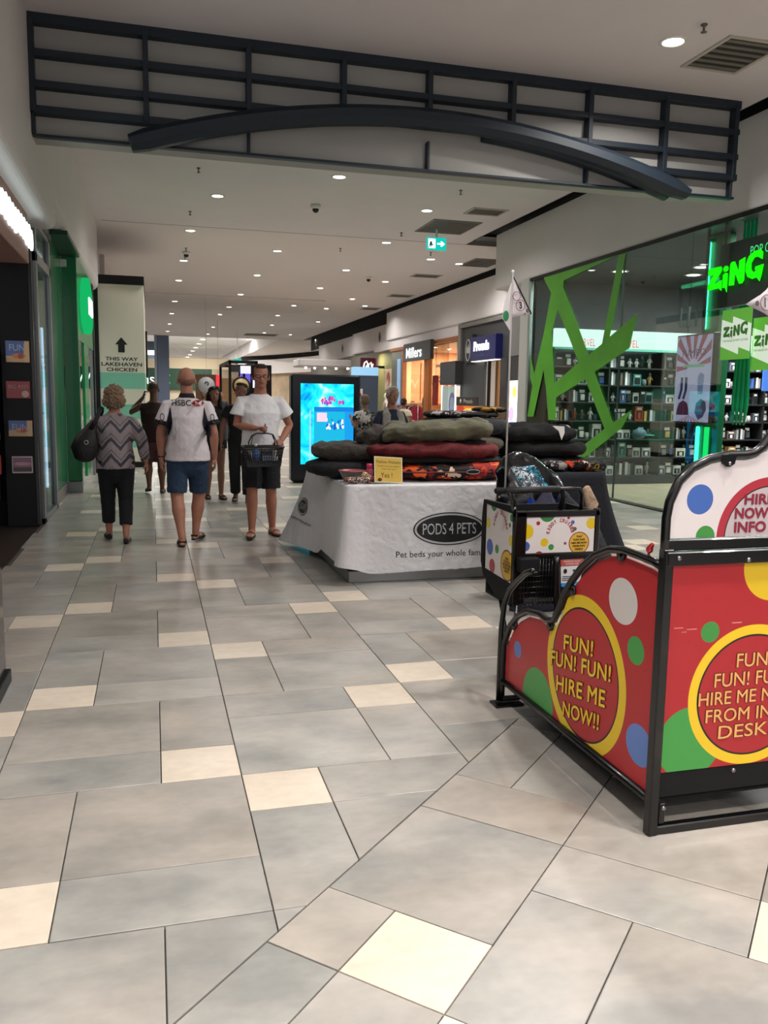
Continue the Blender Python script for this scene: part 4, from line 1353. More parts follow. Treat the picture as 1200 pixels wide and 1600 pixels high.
wb(MB().box(2.53, 3.49, 14.893, 14.9, .34, 1.77), 'display', screen_mat(), r)
def spm(n_, c, s=1.1): return glow('screen_' + n_, c, s)
wb(MB().box(2.77, 3.33, 14.886, 14.893, .7, 1.28), 'video_frame', spm('aqua', '1fb4dc', 1.0), r)
wb(MB().box(2.77, 3.49, 14.884, 14.886, 1.28, 1.36), 'title_bar', spm('blue', '1a7fd8', 1.0), r)
wb(MB().box(3.33, 3.49, 14.887, 14.892, .34, 1.28), 'side_column', spm('blue2', '1d9ae6', 1.0), r)
wb(MB().bbox(2.82, 3.0, 14.878, 14.884, 1.1, 1.26, .004), 'badge', spm('pinkwhite', 'f2c8dc', 1.1), r)
wb(MB().box(2.69, 2.71, 14.884, 14.890, .38, 1.3), 'stripe', spm('lilac', 'c8b8e8', 1.1), r)
rr = random.Random(8)
fg = MB()
for i in range(46):
    t = rr.random(); grp = i % 2
    cx = (2.88 + t * .42) if grp == 0 else (2.98 + t * .32)
    cz = (1.42 + rr.random() * .14 * (1 - abs(t - .5))) if grp == 0 else (.98 + rr.random() * .16)
    a = rr.uniform(.012, .03)
    fg.prism([(cx + a * math.cos(k * 1.05), cz + a * 1.6 * math.sin(k * 1.05)) for k in range(6)], (0, 14.882, 0), X1, Z1, -Y1, .001 + i * 2e-5, i % 4)
wb(fg, 'picture_detail', [spm('p1', 'e04a9a'), spm('p2', 'f6e6f4'), spm('p3', '8a4ac8'), spm('p4', '1a5cc0')], r)
wb(MB().box(3.515, 3.535, 14.892, 14.9, .98, 1.0).box(3.515, 3.545, 14.892, 14.9, 1.04, 1.07), 'buttons', mat('button_grey', '6b7080', .4), r)

# ================================================================== COMIC SHOP on the right (glass front on X = 6.94)
GX = 6.94
M_SHOPBLK = mat('shop_black', '23282a', .7)
M_SHELF = mat('shelf_black', '1b1d1f', .5)
# shell
MB().box(GX + .02, 13.9, -4.8, 15.2, 3.79, 3.9).build('ceiling', mat('shop_black_ceiling', '2b3233', .6), kind='structure')
MB().box(GX + .1, 14, 15.0, 15.2, 0, 4.0).build('wall_shop', M_SHOPBLK, kind='structure')
MB().bbox(GX - .02, GX + .30, 15.08, 15.45, 0, 3.82, .01).build('trim_5', mat('white_pier', 'b9b8b5', .5), kind='structure')
MB().box(GX - .01, GX + .05, -5, 15.1, 3.76, 3.82).build('trim_6', M_BLACK, kind='structure')
MB().box(GX - .005, GX + .03, 9.9, 15.08, 0, .03).build('trim_7', mat('track_steel', '8a8a82', .4, .5), kind='structure')
MB().bbox(GX - .01, GX + .05, 15.02, 15.08, 0, 3.8, .006).build('trim_8', mat('edge_steel', 'a8b4b0', .3, .6), kind='structure')

r = empty('shop_window', (GX, 12.4, 0), 'large frameless glass shop window carrying green jagged stickers', 'window')
for y0, y1 in ((11.765, 15.02), (10.065, 11.755), (9.3, 10.055)):
    wb(MB().box(GX + .008, GX + .018, y0, y1, .03, 3.77), 'pane', M_GLASSG, r)
wb(MB().box(GX + .0, GX + .026, 11.755, 11.765, .03, 3.77), 'joint', mat('joint', '44504c', .4), r)
wb(MB(), 'joint', mat('joint', '44504c', .4), r)
for z0 in (2.18, ):
    for yy in (10.16, 9.975):
        wb(MB().loft([(GX - .04, yy, z0 + .60), (GX - .04, yy, z0 + .36)], .013, 8, caps=(2, 2)), 'handle', M_ALU, r)

M_STICK = mat('sticker_green', '57ab28', .4, noise=.12, nscale=2)
M_STICKE = mat('sticker_edge', '1c2c14', .6)
POLY = [
    [(14.501, 3.765), (11.881, 3.765), (13.707, 3.609), (13.720, 3.491), (13.897, 3.137), (14.178, 3.452), (14.437, 3.680)],
    [(14.178, 3.452), (13.897, 3.137), (14.100, 2.755), (14.363, 2.087), (14.710, 1.233), (14.985, 1.227), (14.733, 2.065), (14.401, 2.777)],
    [(14.100, 2.755), (14.008, 2.357), (13.905, 1.836), (13.836, 1.586), (13.786, 1.192), (14.079, 1.184), (14.238, 1.777), (14.363, 2.087)],
    [(13.897, 3.137), (13.720, 3.491), (13.044, 2.699), (12.706, 2.286), (12.487, 2.004), (11.839, 1.202), (12.081, 1.101), (12.787, 1.897), (13.035, 2.175), (13.409, 2.607)],
    [(13.914, 1.836), (13.035, 2.175), (12.706, 2.286), (12.286, 2.442), (12.061, 2.537), (11.320, 2.820), (11.464, 2.333), (12.487, 2.004), (12.787, 1.897), (13.836, 1.586)],
    [(11.910, 3.765), (11.708, 3.765), (12.061, 2.537), (12.286, 2.442), (12.246, 2.586)],
    [(11.320, 1.409), (11.839, 1.202), (12.081, 1.101), (12.981, 0.689), (12.780, 0.581), (12.590, 0.637), (11.569, 1.130)],
    [(14.945, 2.373), (14.909, 1.964), (14.744, 1.698), (14.651, 1.888)],
]
stick = MB()
for i, pl in enumerate(POLY):
    pts = [(-p[0], p[1]) for p in pl]
    stick.prism(pts, (GX - .001 - i * .0003, 0, 0), -Y1, Z1, -X1, .003)
st_o = wb(stick, 'green_sticker', M_STICK, r)

# ceiling spotlights of the shop, with more added to light the shelves
M_SPOT = glow('spot_lens', 'f2fff8', 10)
for i, (x, y) in enumerate(((8.9, 12.6), (8.2, 9.6), (9.6, 9.5), (10.6, 12.5), (8.4, 6.8), (10.6, 7.2), (7.9, 13.5), (9.3, 13.4), (10.8, 13.4), (12.0, 12.6), (11.9, 9.8))):
    downlight(x, y, 3.788, 'bright white spotlight in the black comic shop ceiling, real and added ones alike', 'spotlights in the comic shop ceiling', 1.25, 'shop_spotlight')
    lamp('shop_spot', 'AREA', (x, y, 3.765), 60, (1, .99, .98), .25)

# header light box
r = empty('header_light_box', (9.4, 14.5, 2.5), 'long glowing white header light box with red lettering above the shelves', 'light box')
for k, (x0, x1) in enumerate(((7.02, 7.95), (7.98, 8.9), (8.93, 9.85), (9.88, 11.1), (11.13, 12.6))):
    wb(MB().bbox(x0, x1, 14.1, 14.2, 2.50, 2.83, .006), 'lit_panel', glow('header_white', 'e8fff8', 1.9), r)
wb(MB().box(7.0, 12.62, 14.08, 14.24, 2.46, 2.50), 'rail', mat('header_rail', '5fae98', .4), r)
rd = mat('marvel_red', 'c8405a', .5, emit='c8405a', estr=.5)
for x0, x1 in ((7.42, 7.82), (8.2, 8.72)):
    text('MARVEL', (0, 14.1, 0), X1, Z1, (x0, 2.53, x1, 2.66), rd, r, depth=.004)
wb(MB().box(12.2, 12.3, 7.0, 13.9, 2.50, 2.83), 'lit_panel', glow('header_white', 'e8fff8', 1.9), r)

# wall shelving facing the window and along the right
rr = random.Random(11)
PC = [('d9d9d6', 'white'), ('9aa0a4', 'silver grey'), ('2f3336', 'black'), ('5b6670', 'slate blue'), ('b8432f', 'red'), ('3f8f8a', 'teal'),
      ('c9a35a', 'mustard'), ('6f6258', 'brown'), ('3b62a8', 'blue'), ('e8e4da', 'cream')]
PW = [24, 16, 14, 12, 4, 5, 4, 6, 6, 12]


def prod_mesh(kind, w, h, d, ci):
    m0 = mat('prod_' + PC[ci][0], PC[ci][0], .45)
    m1 = mat('prod_dark', '1e2022', .4); m2 = mat('prod_white', 'e8e8e6', .4); m3 = mat('prod_mid', '8a8f94', .4)
    b = MB()
    if kind == 0:                                   # windowed carton: face panel and label
        b.bbox(-w / 2, w / 2, -d / 2, d / 2, 0, h, .004, 0)
        b.box(-w * .36, w * .36, -d / 2 - .003, -d / 2, h * .12, h * .66, 1)
        b.box(-w * .3, w * .3, -d / 2 - .004, -d / 2, h * .74, h * .9, 2)
        b.bbox(-w * .14, w * .16, -d / 2 - .008, -d / 2, h * .16, h * .56, .002, (ci + int(w * 100)) % 4)
    elif kind == 1:                                 # figurine
        b.lathe([(w * .4, 0), (w * .4, .012), (w * .1, .015)], n=12, mi=1)
        for s_ in (-1, 1):
            b.loft([(s_ * w * .12, 0, .012), (s_ * w * .1, 0, h * .42)], w * .09, 6)
            b.loft([(s_ * w * .2, 0, h * .66), (s_ * w * .38, -.01, h * .45)], w * .06, 6, caps=(2, 2))
        b.loft([(0, 0, h * .38), (0, 0, h * .55), (0, 0, h * .7)], [w * .17, w * .2, w * .15], 8, caps=(2, 2))
        b.ell((0, 0, h * .84), (w * .19, w * .19, h * .15), 9, 7, 3)
    elif kind == 2:                                 # mug
        b.lathe([(w * .38, 0), (w * .4, h * .5), (w * .4, h), (w * .34, h), (w * .33, h * .1), (.002, h * .08)], n=14)
        b.loft([(w * .38, 0, h * .8), (w * .6, 0, h * .7), (w * .6, 0, h * .35), (w * .38, 0, h * .22)], w * .05, 6)
    elif kind == 3:                                 # row of slim cases
        for i in range(5):
            b.bbox(-w / 2 + i * w / 5 + .002, -w / 2 + (i + 1) * w / 5 - .002, -d / 2, d / 2, 0, h * (.9 + .1 * ((i * 7) % 3) / 2), .002, (0, 1, 2, 3, 1)[i])
    else:                                           # blister pack hanging
        b.bbox(-w / 2, w / 2, -.004, .004, 0, h, .001, 1)
        b.bbox(-w * .35, w * .35, -.04, -.004, h * .12, h * .6, .008, 0)
        b.box(-w * .4, w * .4, -.006, -.004, h * .7, h * .92, 2)
    return b.mesh(('boxed_figure', 'figurine', 'mug', 'game_cases', 'blister_pack')[kind], [m0, m1, m2, m3])


SHELF_Z = [.16, .50, .84, 1.18, 1.52, 1.84, 2.16]
r = empty('wall_shelving', (9.8, 14.4, 0), 'tall black wall shelving along the back of the comic shop', 'shelving')
wb(MB().box(7.0, 12.7, 14.5, 14.56, 0, 2.46), 'back_panel', M_SHELF, r)
wb(MB().box(7.0, 12.7, 14.05, 14.5, 0, .14), 'plinth', M_SHELF, r)
for z in SHELF_Z:
    wb(MB().bbox(7.0, 12.7, 14.1, 14.5, z - .025, z, .003), 'shelf', M_SHELF, r)
for x in (7.0, 8.13, 9.27, 10.4, 11.54, 12.66):
    wb(MB().box(x, x + .03, 14.1, 14.5, 0, 2.46), 'divider', M_SHELF, r)
KN = ['boxed figure', 'figurine', 'mug', 'row of slim cases', 'blister pack']
cache = {}
count = 0
for si, z in enumerate(SHELF_Z):
    x = 7.08
    while x < 12.5 and count < 330:
        ci = rr.choices(range(len(PC)), PW)[0]
        kind = rr.choices([0, 1, 2, 3, 4], [9, 5, 2, 3, 3])[0]
        w = {0: rr.uniform(.10, .20), 1: .13, 2: .10, 3: rr.uniform(.18, .3), 4: .13}[kind]
        h = {0: rr.uniform(.15, .285), 1: rr.uniform(.18, .27), 2: .12, 3: rr.uniform(.18, .25), 4: .24}[kind]
        key = (kind, ci, round(w, 1), round(h, 1))
        if key not in cache:
            cache[key] = prod_mesh(kind, w, h, .12, ci)
        if any(abs(x + w / 2 - dv) < .09 for dv in (8.145, 9.285, 10.415, 11.555)):
            x += .12
        o = bpy.data.objects.new(KN[kind].replace(' ', '_').replace('row_of_slim_cases', 'game_case_set'), cache[key])
        COL.objects.link(o)
        o.location = (x + w / 2, 14.24 + rr.uniform(-.03, .06), z + .0005)
        o.rotation_euler = (0, 0, rr.uniform(-.15, .15))
        lab = '%s %s on the black back wall shelving of the comic shop' % (PC[ci][1], KN[kind])
        setp(o, lab, 'collectible', ('%s %ss on the back wall shelving' % (PC[ci][1], KN[kind])).replace('casess', 'cases'))
        x += w + rr.uniform(.008, .035)
        count += 1

# mid floor display with hanging goods seen at right
r = empty('floor_rack', (8.6, 8.6, 0), 'black tiered floor rack of small goods just inside the shop entrance', 'rack')
for z in (.4, .8, 1.15, 1.5):
    wb(MB().bbox(8.0, 9.9, 8.9, 9.3, z - .02, z, .003), 'shelf', M_SHELF, r)
for x in (8.0, 8.95, 9.87):
    wb(MB().box(x, x + .03, 8.9, 9.3, 0, 1.9), 'upright', M_SHELF, r)
wb(MB().box(8.0, 9.9, 9.3, 9.33, .1, 1.9), 'back_panel', M_SHELF, r)
for z in (.4, .8, 1.15, 1.5):
    x = 8.08
    while x < 9.75:
        ci = rr.choices(range(len(PC)), PW)[0]; kind = rr.choice([0, 0, 1, 3])
        w = .12 if kind != 3 else .22; h = rr.uniform(.14, .24)
        key = (kind, ci, round(w, 1), round(h, 1))
        if key not in cache: cache[key] = prod_mesh(kind, w, h, .12, ci)
        if abs(x + w / 2 - 8.965) > .1:
            o = bpy.data.objects.new(KN[kind].replace(' ', '_').replace('row_of_slim_cases', 'game_case_set'), cache[key]); COL.objects.link(o)
            o.location = (x + w / 2, 9.05, z + .0005)
            setp(o, '%s %s on the tiered rack near the shop entrance' % (PC[ci][1], KN[kind]), 'collectible', ('%s %ss on the entrance rack' % (PC[ci][1], KN[kind])).replace('casess', 'cases'))
        x += w + .07
# hanging cap and round badge, bigger goods
r = empty('baseball_cap', (8.75, 13.95, .95), 'teal and grey cap displayed in front of the black shelving', 'cap')
cp = MB().ell((8.75, 13.96, .95), (.13, .13, .10), 14, 8)
wb(cp, 'crown', mat('cap_grey', '4c6a78', .7), r)
wb(MB().loft([(8.75, 14.0, .98), (8.75, 14.5, .98)], .008, 6), 'peg', M_ALU, r)
wb(MB().loft([(8.82, 13.92, .93), (8.98, 13.90, .925)], [(.09, .012), (.06, .01)], 12, ref=(0, 1, 0), caps=(2, 2)), 'brim', mat('cap_teal', '2cb09a', .6), r)
r = empty('shield_badge', (7.28, 13.9, .98), 'round black badge with white ring and star on the left shelves', 'badge')
wb(MB().lathe([(.002, -.012), (.13, -.01), (.13, .01), (.002, .012)], (7.28, 14.08, .98), 24, axis='y'), 'disc', M_BLACK, r)
wb(MB().loft([(7.28, 14.08, .98), (7.28, 14.5, .98)], .008, 6), 'peg', M_ALU, r)
wb(MB().loft([(7.28 + .11 * math.cos(a), 14.065, .98 + .11 * math.sin(a)) for a in [math.radians(i * 15) for i in range(24)]], [.012] * 24, 6, closed=True), 'ring', M_WHITE, r)
wb(MB().prism([(math.cos(math.radians(90 + i * 36)) * (.06 if i % 2 == 0 else .025), math.sin(math.radians(90 + i * 36)) * (.06 if i % 2 == 0 else .025)) for i in range(10)], (7.28, 14.068, .98), X1, Z1, -Y1, .008), 'star', M_WHITE, r)
# blue box with shadowed figure print further right
r = empty('blue_screen', (10.2, 12.2, 1.9), 'blue lit poster screen hanging inside the shop left of the green flags', 'poster')
wb(MB().bbox(9.95, 10.55, 12.2, 12.24, 1.75, 2.35, .006), 'panel', print_mat('blue_art', '3f6fc8', [('e', 10.35, 1.92, .14, .12, '25304a')], 0, 2, emit=.5), r)
wb(MB().box(10.24, 10.26, 12.21, 12.23, 2.35, 3.79), 'hanger', M_BLACK, r)

# entrance: green neon edge post, big lit poster screen, tinsel
r = empty('entrance_post', (GX + .45, 10.15, 0), 'dark green glossy post with a vertical neon tube behind the poster screen', 'post')
wb(MB().bbox(GX + .40, GX + .60, 9.96, 10.32, 0, 3.78, .01), 'body', mat('post_body', '1a6a42', .3), r)
M_NEON = glow('neon_green', '3dffb0', 5.0)
NX = GX + .37
wb(MB().loft([(NX, 10.21, 2.55), (NX, 10.21, 3.66)], .027, 10, caps=(2, 2)), 'neon_tube', M_NEON, r)
wb(MB().loft([(NX, 10.21, .55), (NX, 10.21, 1.18)], .027, 10, caps=(2, 2)), 'neon_tube', M_NEON, r)
wb(MB().bbox(NX - .01, NX + .02, 9.98, 10.06, .35, 1.2, .004), 'lit_strip', glow('green_strip', '18e070', 2.0), r)
lamp('neon_light', 'AREA', (NX - .05, 10.21, 3.15), 6, (.1, 1, .45), .06, (0, math.radians(90), 0), 1.1)
# poster screen with red rays
r = empty('window_poster_screen', (GX + .1, 10.0, 1.27), 'tall lit screen with red and white rays, striped leggings, beanie and dark creature', 'screen')
wb(MB().bbox(GX + .10, GX + .19, 9.61, 10.42, 1.25, 2.44, .01), 'cabinet', M_BLACK, r)
PZ = mat('poster_lilac', 'bcb2d6', .4, emit='bcb2d6', estr=.75)
wb(MB().box(GX + .095, GX + .10, 9.63, 10.40, 1.27, 2.42), 'display', PZ, r)
rays = MB()
cy_, cz_ = 10.0, 2.0
rred = mat('poster_red', 'a8546c', .4, emit='a8546c', estr=.6)
def rc(p): return (max(-10.40, min(-9.63, p[0])), max(1.27, min(2.42, p[1])))
for a in range(8, 180, 24):
    a0, a1 = math.radians(a), math.radians(a + 12)
    def edge(a_, R_):
        dx, dz = math.cos(a_), math.sin(a_)
        t = min((.37 / abs(dx)) if abs(dx) > 1e-3 else 9, (.42 / dz) if dz > 1e-3 else 9)
        return (-10.015 + dx * t, 2.0 + dz * t)
    rays.prism([(-10.015 + .12 * math.cos(a0), 2.0 + .12 * math.sin(a0)), edge(a0, 1), edge(a1, 1), (-10.015 + .12 * math.cos(a1), 2.0 + .12 * math.sin(a1))], (GX + .095, 0, 0), -Y1, Z1, -X1, .002)
for a in range(20, 170, 22):
    a0, a1 = math.radians(a), math.radians(a + 9)
    rays.prism([(-10.05 + .0, 1.36)] + [(-10.05 + math.cos(q_) * .0 + (q_ - 1.57) * -.20, 1.27) for q_ in (a0, a1)], (GX + .095, 0, 0), -Y1, Z1, -X1, .002)
wb(rays, 'red_rays', rred, r)
text('JUMBO', (GX + .093, 0, 0), -Y1, Z1, (-10.28, 2.12, -9.75, 2.24), mat('poster_plum', '5c4a70', .4, emit='5c4a70', estr=.4), r, depth=.002)
wb(MB().box(GX + .091, GX + .093, 9.77, 10.22, 2.0, 2.04), 'green_strap_line', mat('poster_mint', '92c0a0', .4, emit='92c0a0', estr=.5), r)
lg2 = MB()
for yy in (10.17, 10.27):
    lg2.prism([(-yy, 1.87), (-yy + .05, 1.87), (-yy + .05, 1.70), (-yy + .0, 1.57), (-yy - .045, 1.58), (-yy, 1.70)], (GX + .095, 0, 0), -Y1, Z1, -X1, .003)
wb(lg2, 'striped_leggings_print', mat('poster_navy', '33305c', .4, emit='33305c', estr=.4), r)
wb(MB().prism([(-10.33, 1.36), (-10.05, 1.36), (-10.06, 1.44), (-10.1, 1.52), (-10.19, 1.56), (-10.28, 1.52), (-10.32, 1.44)], (GX + .095, 0, 0), -Y1, Z1, -X1, .003), 'beanie_print', mat('poster_maroon', '6a2c50', .4, emit='6a2c50', estr=.4), r)
wb(MB().prism([(-9.92, 1.40), (-9.84, 1.30), (-9.74, 1.34), (-9.68, 1.44), (-9.70, 1.54), (-9.80, 1.58), (-9.9, 1.52)], (GX + .095, 0, 0), -Y1, Z1, -X1, .003), 'dark_print', mat('poster_slate', '565a7c', .4, emit='565a7c', estr=.4), r)
wb(MB().prism([(-9.88, 1.64), (-9.78, 1.64), (-9.76, 1.9), (-9.84, 1.93), (-9.9, 1.86)], (GX + .095, 0, 0), -Y1, Z1, -X1, .003), 'pale_print', mat('poster_dusk', '8c90c0', .4, emit='8c90c0', estr=.5), r)
wb(MB().box(GX + .13, GX + .16, 9.9, 9.93, 2.44, 3.79), 'hanger', M_BLACK, r)
# green tinsel and curtain
r = empty('green_curtain', (GX + .35, 9.3, 0), 'glossy green tinsel curtain hanging behind the poster screen', 'curtain')
cu_ = MB()
for i in range(7):
    x = GX + .32 + .02 * (i % 2); y = 9.44 - i * .035
    cu_.loft([(x, y, 3.79), (x, y, 2.7), (x + .01, y - .01, 2.2), (x, y - .01 * i, 1.5), (x + .02, y, 1.25)], [(.012, .02), (.018, .03), (.02, .03), (.02, .025), (.008, .01)], 6)
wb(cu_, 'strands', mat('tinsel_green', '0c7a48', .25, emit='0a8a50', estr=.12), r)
tn = MB()
for i in range(60):
    a = rr.uniform(0, 6.28); c = Vector((GX + .3 + rr.uniform(-.06, .06), 9.33 + rr.uniform(-.09, .09), 2.5 + rr.uniform(-.14, .16)))
    tn.prism([(0, 0), (.05, .012), (.06, -.01)], c, Vector((0, math.cos(a), math.sin(a))), Vector((1, 0, 0)), Vector((0, -math.sin(a), math.cos(a))), .006)
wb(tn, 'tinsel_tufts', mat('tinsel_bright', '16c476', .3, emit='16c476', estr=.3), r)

# ZING sign: jagged chunky letters
r = empty('illuminated_shop_name', (GX, 9.1, 2.9), 'glowing bright green jagged ZiNG shop name over the entrance', 'sign')
LT = {
    'Z': [(0, .95), (.10, 1.0), (.88, 1.0), (.95, .90), (.93, .80), (.45, .32), (.62, .34), (.98, .42), (1.0, -.02), (.82, .10), (.10, .08), (0, .16), (.02, .30), (.42, .72), (.10, .68), (0, .76)],
    'i': [(.1, .66), (.5, .74), (.95, .70), (.95, -.12), (.62, .10), (.12, .10)],
    'N': [(0, .0), (.02, .9), (.10, 1.0), (.30, 1.0), (.62, .50), (.62, .98), (.98, 1.08), (1.0, .12), (.88, .0), (.70, 0), (.36, .52), (.34, -.02)],
    'G': [(.92, 1.0), (.80, 1.12), (.45, 1.12), (.14, .96), (0, .66), (.0, .38), (.14, .12), (.42, .0), (.66, .04), (.84, -.14), (.92, .10), (1.0, .52), (.56, .48), (.54, .36), (.62, .32), (.46, .26), (.32, .40), (.30, .66), (.46, .86), (.66, .86), (.92, .72)],
}
sgm = glow('zing_green', '1cf010', 1.0)
def zing(O, U, V, w, h, m_, root, N=-X1, dep=.05, mb_only=False):
    b = MB()
    lays = [('Z', 0, 0, .27, .80), ('i', .28, -.01, .10, .76), ('N', .41, .10, .27, .76), ('G', .70, .17, .30, .78)]
    for ch, x, y, ww, hh in lays:
        b.prism([((x + p[0] * ww) * w, (y + p[1] * hh) * h) for p in LT[ch]], O, U, V, N, dep)
    c = [((.335 + .045 * math.cos(math.radians(a))) * w, (.68 + .10 * math.sin(math.radians(a))) * h) for a in range(0, 360, 24)]
    b.prism(c, O, U, V, N, dep)
    return b if mb_only else wb(b, 'letters', m_, root)
zing((GX - .02, 9.64, 2.93), -Y1, Z1, 1.02, .37, sgm, r, dep=.012)
text('POP CULTURE', (GX - .02, 0, 0), -Y1, Z1, (-8.86, 3.27, -8.1, 3.38), glow('pop_green', '46d878', 1.0), r, depth=.01, name='small_lettering')
wb(MB().bbox(GX + .02, GX + .06, 7.6, 9.5, 2.72, 3.5, .004), 'panel', mat('sign_panel', '1e2624', .5), r)
wb(MB().box(GX + .03, GX + .05, 7.6, 7.64, 3.5, 3.8).box(GX + .03, GX + .05, 9.4, 9.44, 3.5, 3.8), 'bracket', M_BLACK, r)
wb(MB().loft([(GX - .03, 9.65, 2.70), (GX - .03, 7.4, 2.72)], .006, 6), 'wire', M_ALU, r)

# green and white hanging banners with ZING lettering
for k, (y0, y1, z0, z1, xx) in enumerate(((9.30, 8.75, 2.06, 2.67, GX - .03), (8.82, 8.27, 1.92, 2.54, GX + .05))):
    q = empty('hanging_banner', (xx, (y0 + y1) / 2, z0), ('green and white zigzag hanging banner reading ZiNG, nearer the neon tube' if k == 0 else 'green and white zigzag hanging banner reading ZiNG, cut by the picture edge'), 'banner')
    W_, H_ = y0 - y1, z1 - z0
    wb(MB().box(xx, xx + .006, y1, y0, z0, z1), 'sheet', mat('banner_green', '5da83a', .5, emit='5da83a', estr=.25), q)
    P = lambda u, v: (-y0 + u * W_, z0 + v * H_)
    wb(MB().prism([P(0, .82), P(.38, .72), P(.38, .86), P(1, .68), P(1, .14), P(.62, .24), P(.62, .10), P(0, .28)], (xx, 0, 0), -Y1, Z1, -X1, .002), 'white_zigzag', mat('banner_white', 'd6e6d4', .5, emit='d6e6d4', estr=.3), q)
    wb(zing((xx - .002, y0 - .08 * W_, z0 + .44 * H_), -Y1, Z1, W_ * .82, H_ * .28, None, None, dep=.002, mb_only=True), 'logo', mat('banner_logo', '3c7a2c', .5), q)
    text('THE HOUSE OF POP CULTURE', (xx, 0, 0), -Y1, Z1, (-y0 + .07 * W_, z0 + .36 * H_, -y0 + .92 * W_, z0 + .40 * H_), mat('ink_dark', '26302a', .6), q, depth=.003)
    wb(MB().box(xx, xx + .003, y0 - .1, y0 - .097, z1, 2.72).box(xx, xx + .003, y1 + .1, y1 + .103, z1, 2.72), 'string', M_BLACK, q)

# ================================================================== TABLE WITH WHITE CLOTH AND PET BEDS
rr = random.Random(21)
r = empty('display_table', (2.3, 7.6, 0), 'trestle display table hidden under a white satin cloth, on a silver plinth', 'table')
wb(MB().bbox(1.53, 3.06, 6.64, 8.44, 0.0, .10, .006), 'plinth', mat('plinth_silver', '9a9b9c', .35, .7), r)
wb(MB().bbox(1.52, 3.10, 6.63, 8.46, .775, .805, .006), 'tabletop', mat('table_white', 'dcdcdc', .5), r)
for x in (1.6, 3.0):
    for y in (6.75, 8.35):
        wb(MB().loft([(x, y, .1), (x, y, .775)], .02, 8), 'leg', M_ALU, r)

# cloth: rows from the table edge down to the hem
def drape(x0, x1, y0, y1, zt, zb, flare, folds, seed, corner=None, amp=.02, n_per=26, rows=14, r0=.012):
    q = random.Random(seed)
    per = []
    def seg(a, b, n):
        for i in range(n):
            t = i / n
            per.append((a[0] + (b[0] - a[0]) * t, a[1] + (b[1] - a[1]) * t))
    seg((x0, y0), (x1, y0), n_per); seg((x1, y0), (x1, y1), n_per); seg((x1, y1), (x0, y1), n_per); seg((x0, y1), (x0, y0), n_per)
    cx, cy = (x0 + x1) / 2, (y0 + y1) / 2
    N = len(per)
    ph = [q.uniform(0, 6.28) for _ in range(6)]
    fr = [q.randint(9, 15), q.randint(17, 24), q.randint(5, 8)]
    verts, faces = [], []
    hem_extra = corner or (lambda x, y: (0, 0, 0))
    for rw in range(rows + 1):
        t = rw / rows
        for i, (x, y) in enumerate(per):
            nx = -1 if abs(x - x0) < 1e-6 else (1 if abs(x - x1) < 1e-6 else 0)
            ny = -1 if abs(y - y0) < 1e-6 else (1 if abs(y - y1) < 1e-6 else 0)
            l = math.hypot(nx, ny) or 1
            a = 2 * math.pi * i / N
            wv = (math.sin(a * fr[0] + ph[0]) * .5 + math.sin(a * fr[1] + ph[1]) * .25 + math.sin(a * fr[2] + ph[2]) * .4)
            cl = min(abs(x - x0), abs(x - x1)) + min(abs(y - y0), abs(y - y1)) if (nx and ny) else min(min(abs(x - x0), abs(x - x1)) if not nx else 9, min(abs(y - y0), abs(y - y1)) if not ny else 9)
            crn = math.exp(-(cl / .12) ** 2)
            off = r0 + flare * t + amp * folds * wv * t ** .8 + crn * .05 * t
            ex, ey, ez = hem_extra(x, y)
            z = zt + (zb - zt) * t + .012 * wv * t
            if rw == 0: z = zt
            verts.append((x + nx / l * off + ex * t ** 1.5, y + ny / l * off + ey * t ** 1.5, max(.01, z + ez * t)))
    for rw in range(rows):
        for i in range(N):
            j = (i + 1) % N
            faces.append((rw * N + i, (rw + 1) * N + i, (rw + 1) * N + j, rw * N + j))
    # rounded edge and top
    k = len(verts)
    verts += [(x, y, zt + .006) for x, y in per]
    for i in range(N):
        j = (i + 1) % N
        faces.append((i, j, k + j, k + i))
    faces.append(tuple(k + i for i in range(N)))
    return verts, faces


def hem(x, y):
    dl = math.exp(-((x - 1.51) / .12) ** 2) * max(0, min(1, (y - 7.5) / 1.0))
    lift = (.07 * max(0, (x - 1.9)) if y < 6.7 else 0)
    s_ = math.exp(-((x - 1.51) / .1) ** 2) * (.10 if y < 7.6 else 0.0)
    return (-.24 * dl, .10 * dl, lift * .3 + s_ * .5 - .03 * dl)


def add_disp_first(o):
    t = bpy.data.textures.new('crinkle', 'CLOUDS'); t.noise_scale = .055; t.noise_depth = 2
    md_ = o.modifiers.new('sub', 'SUBSURF'); md_.levels = 2; md_.render_levels = 2
    md_ = o.modifiers.new('crinkle', 'DISPLACE'); md_.texture = t; md_.strength = .010; md_.texture_coords = 'GLOBAL'
    t = bpy.data.textures.new('creases', 'MARBLE'); t.noise_scale = .12; t.turbulence = 12
    md_ = o.modifiers.new('creases', 'DISPLACE'); md_.texture = t; md_.strength = .0035; md_.texture_coords = 'GLOBAL'


v, f = drape(1.505, 3.10, 6.615, 8.46, .812, .085, .035, 1.0, 4, hem, amp=.026)
m = mat('white_satin', 'dad9dc', .42, sheen=.3, bump=.35, bscale=14)
cl = MB().add(v, f, 0, True).build('tablecloth', m, label='white crinkled satin tablecloth printed PODS 4 PETS draped over the display table', cat='tablecloth')
md = cl.modifiers.new('thick', 'SOLIDIFY'); md.thickness = .002
add_disp_first(cl)
bpy.context.view_layer.update()


def bvh_of(objs):
    dg = bpy.context.evaluated_depsgraph_get()
    vs, fs = [], []
    for o in objs:
        e = o.evaluated_get(dg)
        me = e.to_mesh()
        k = len(vs)
        mw = o.matrix_world
        vs += [mw @ v_.co for v_ in me.vertices]
        fs += [tuple(i + k for i in p.vertices) for p in me.polygons]
        e.to_mesh_clear()
    return BVHTree.FromPolygons(vs, fs)


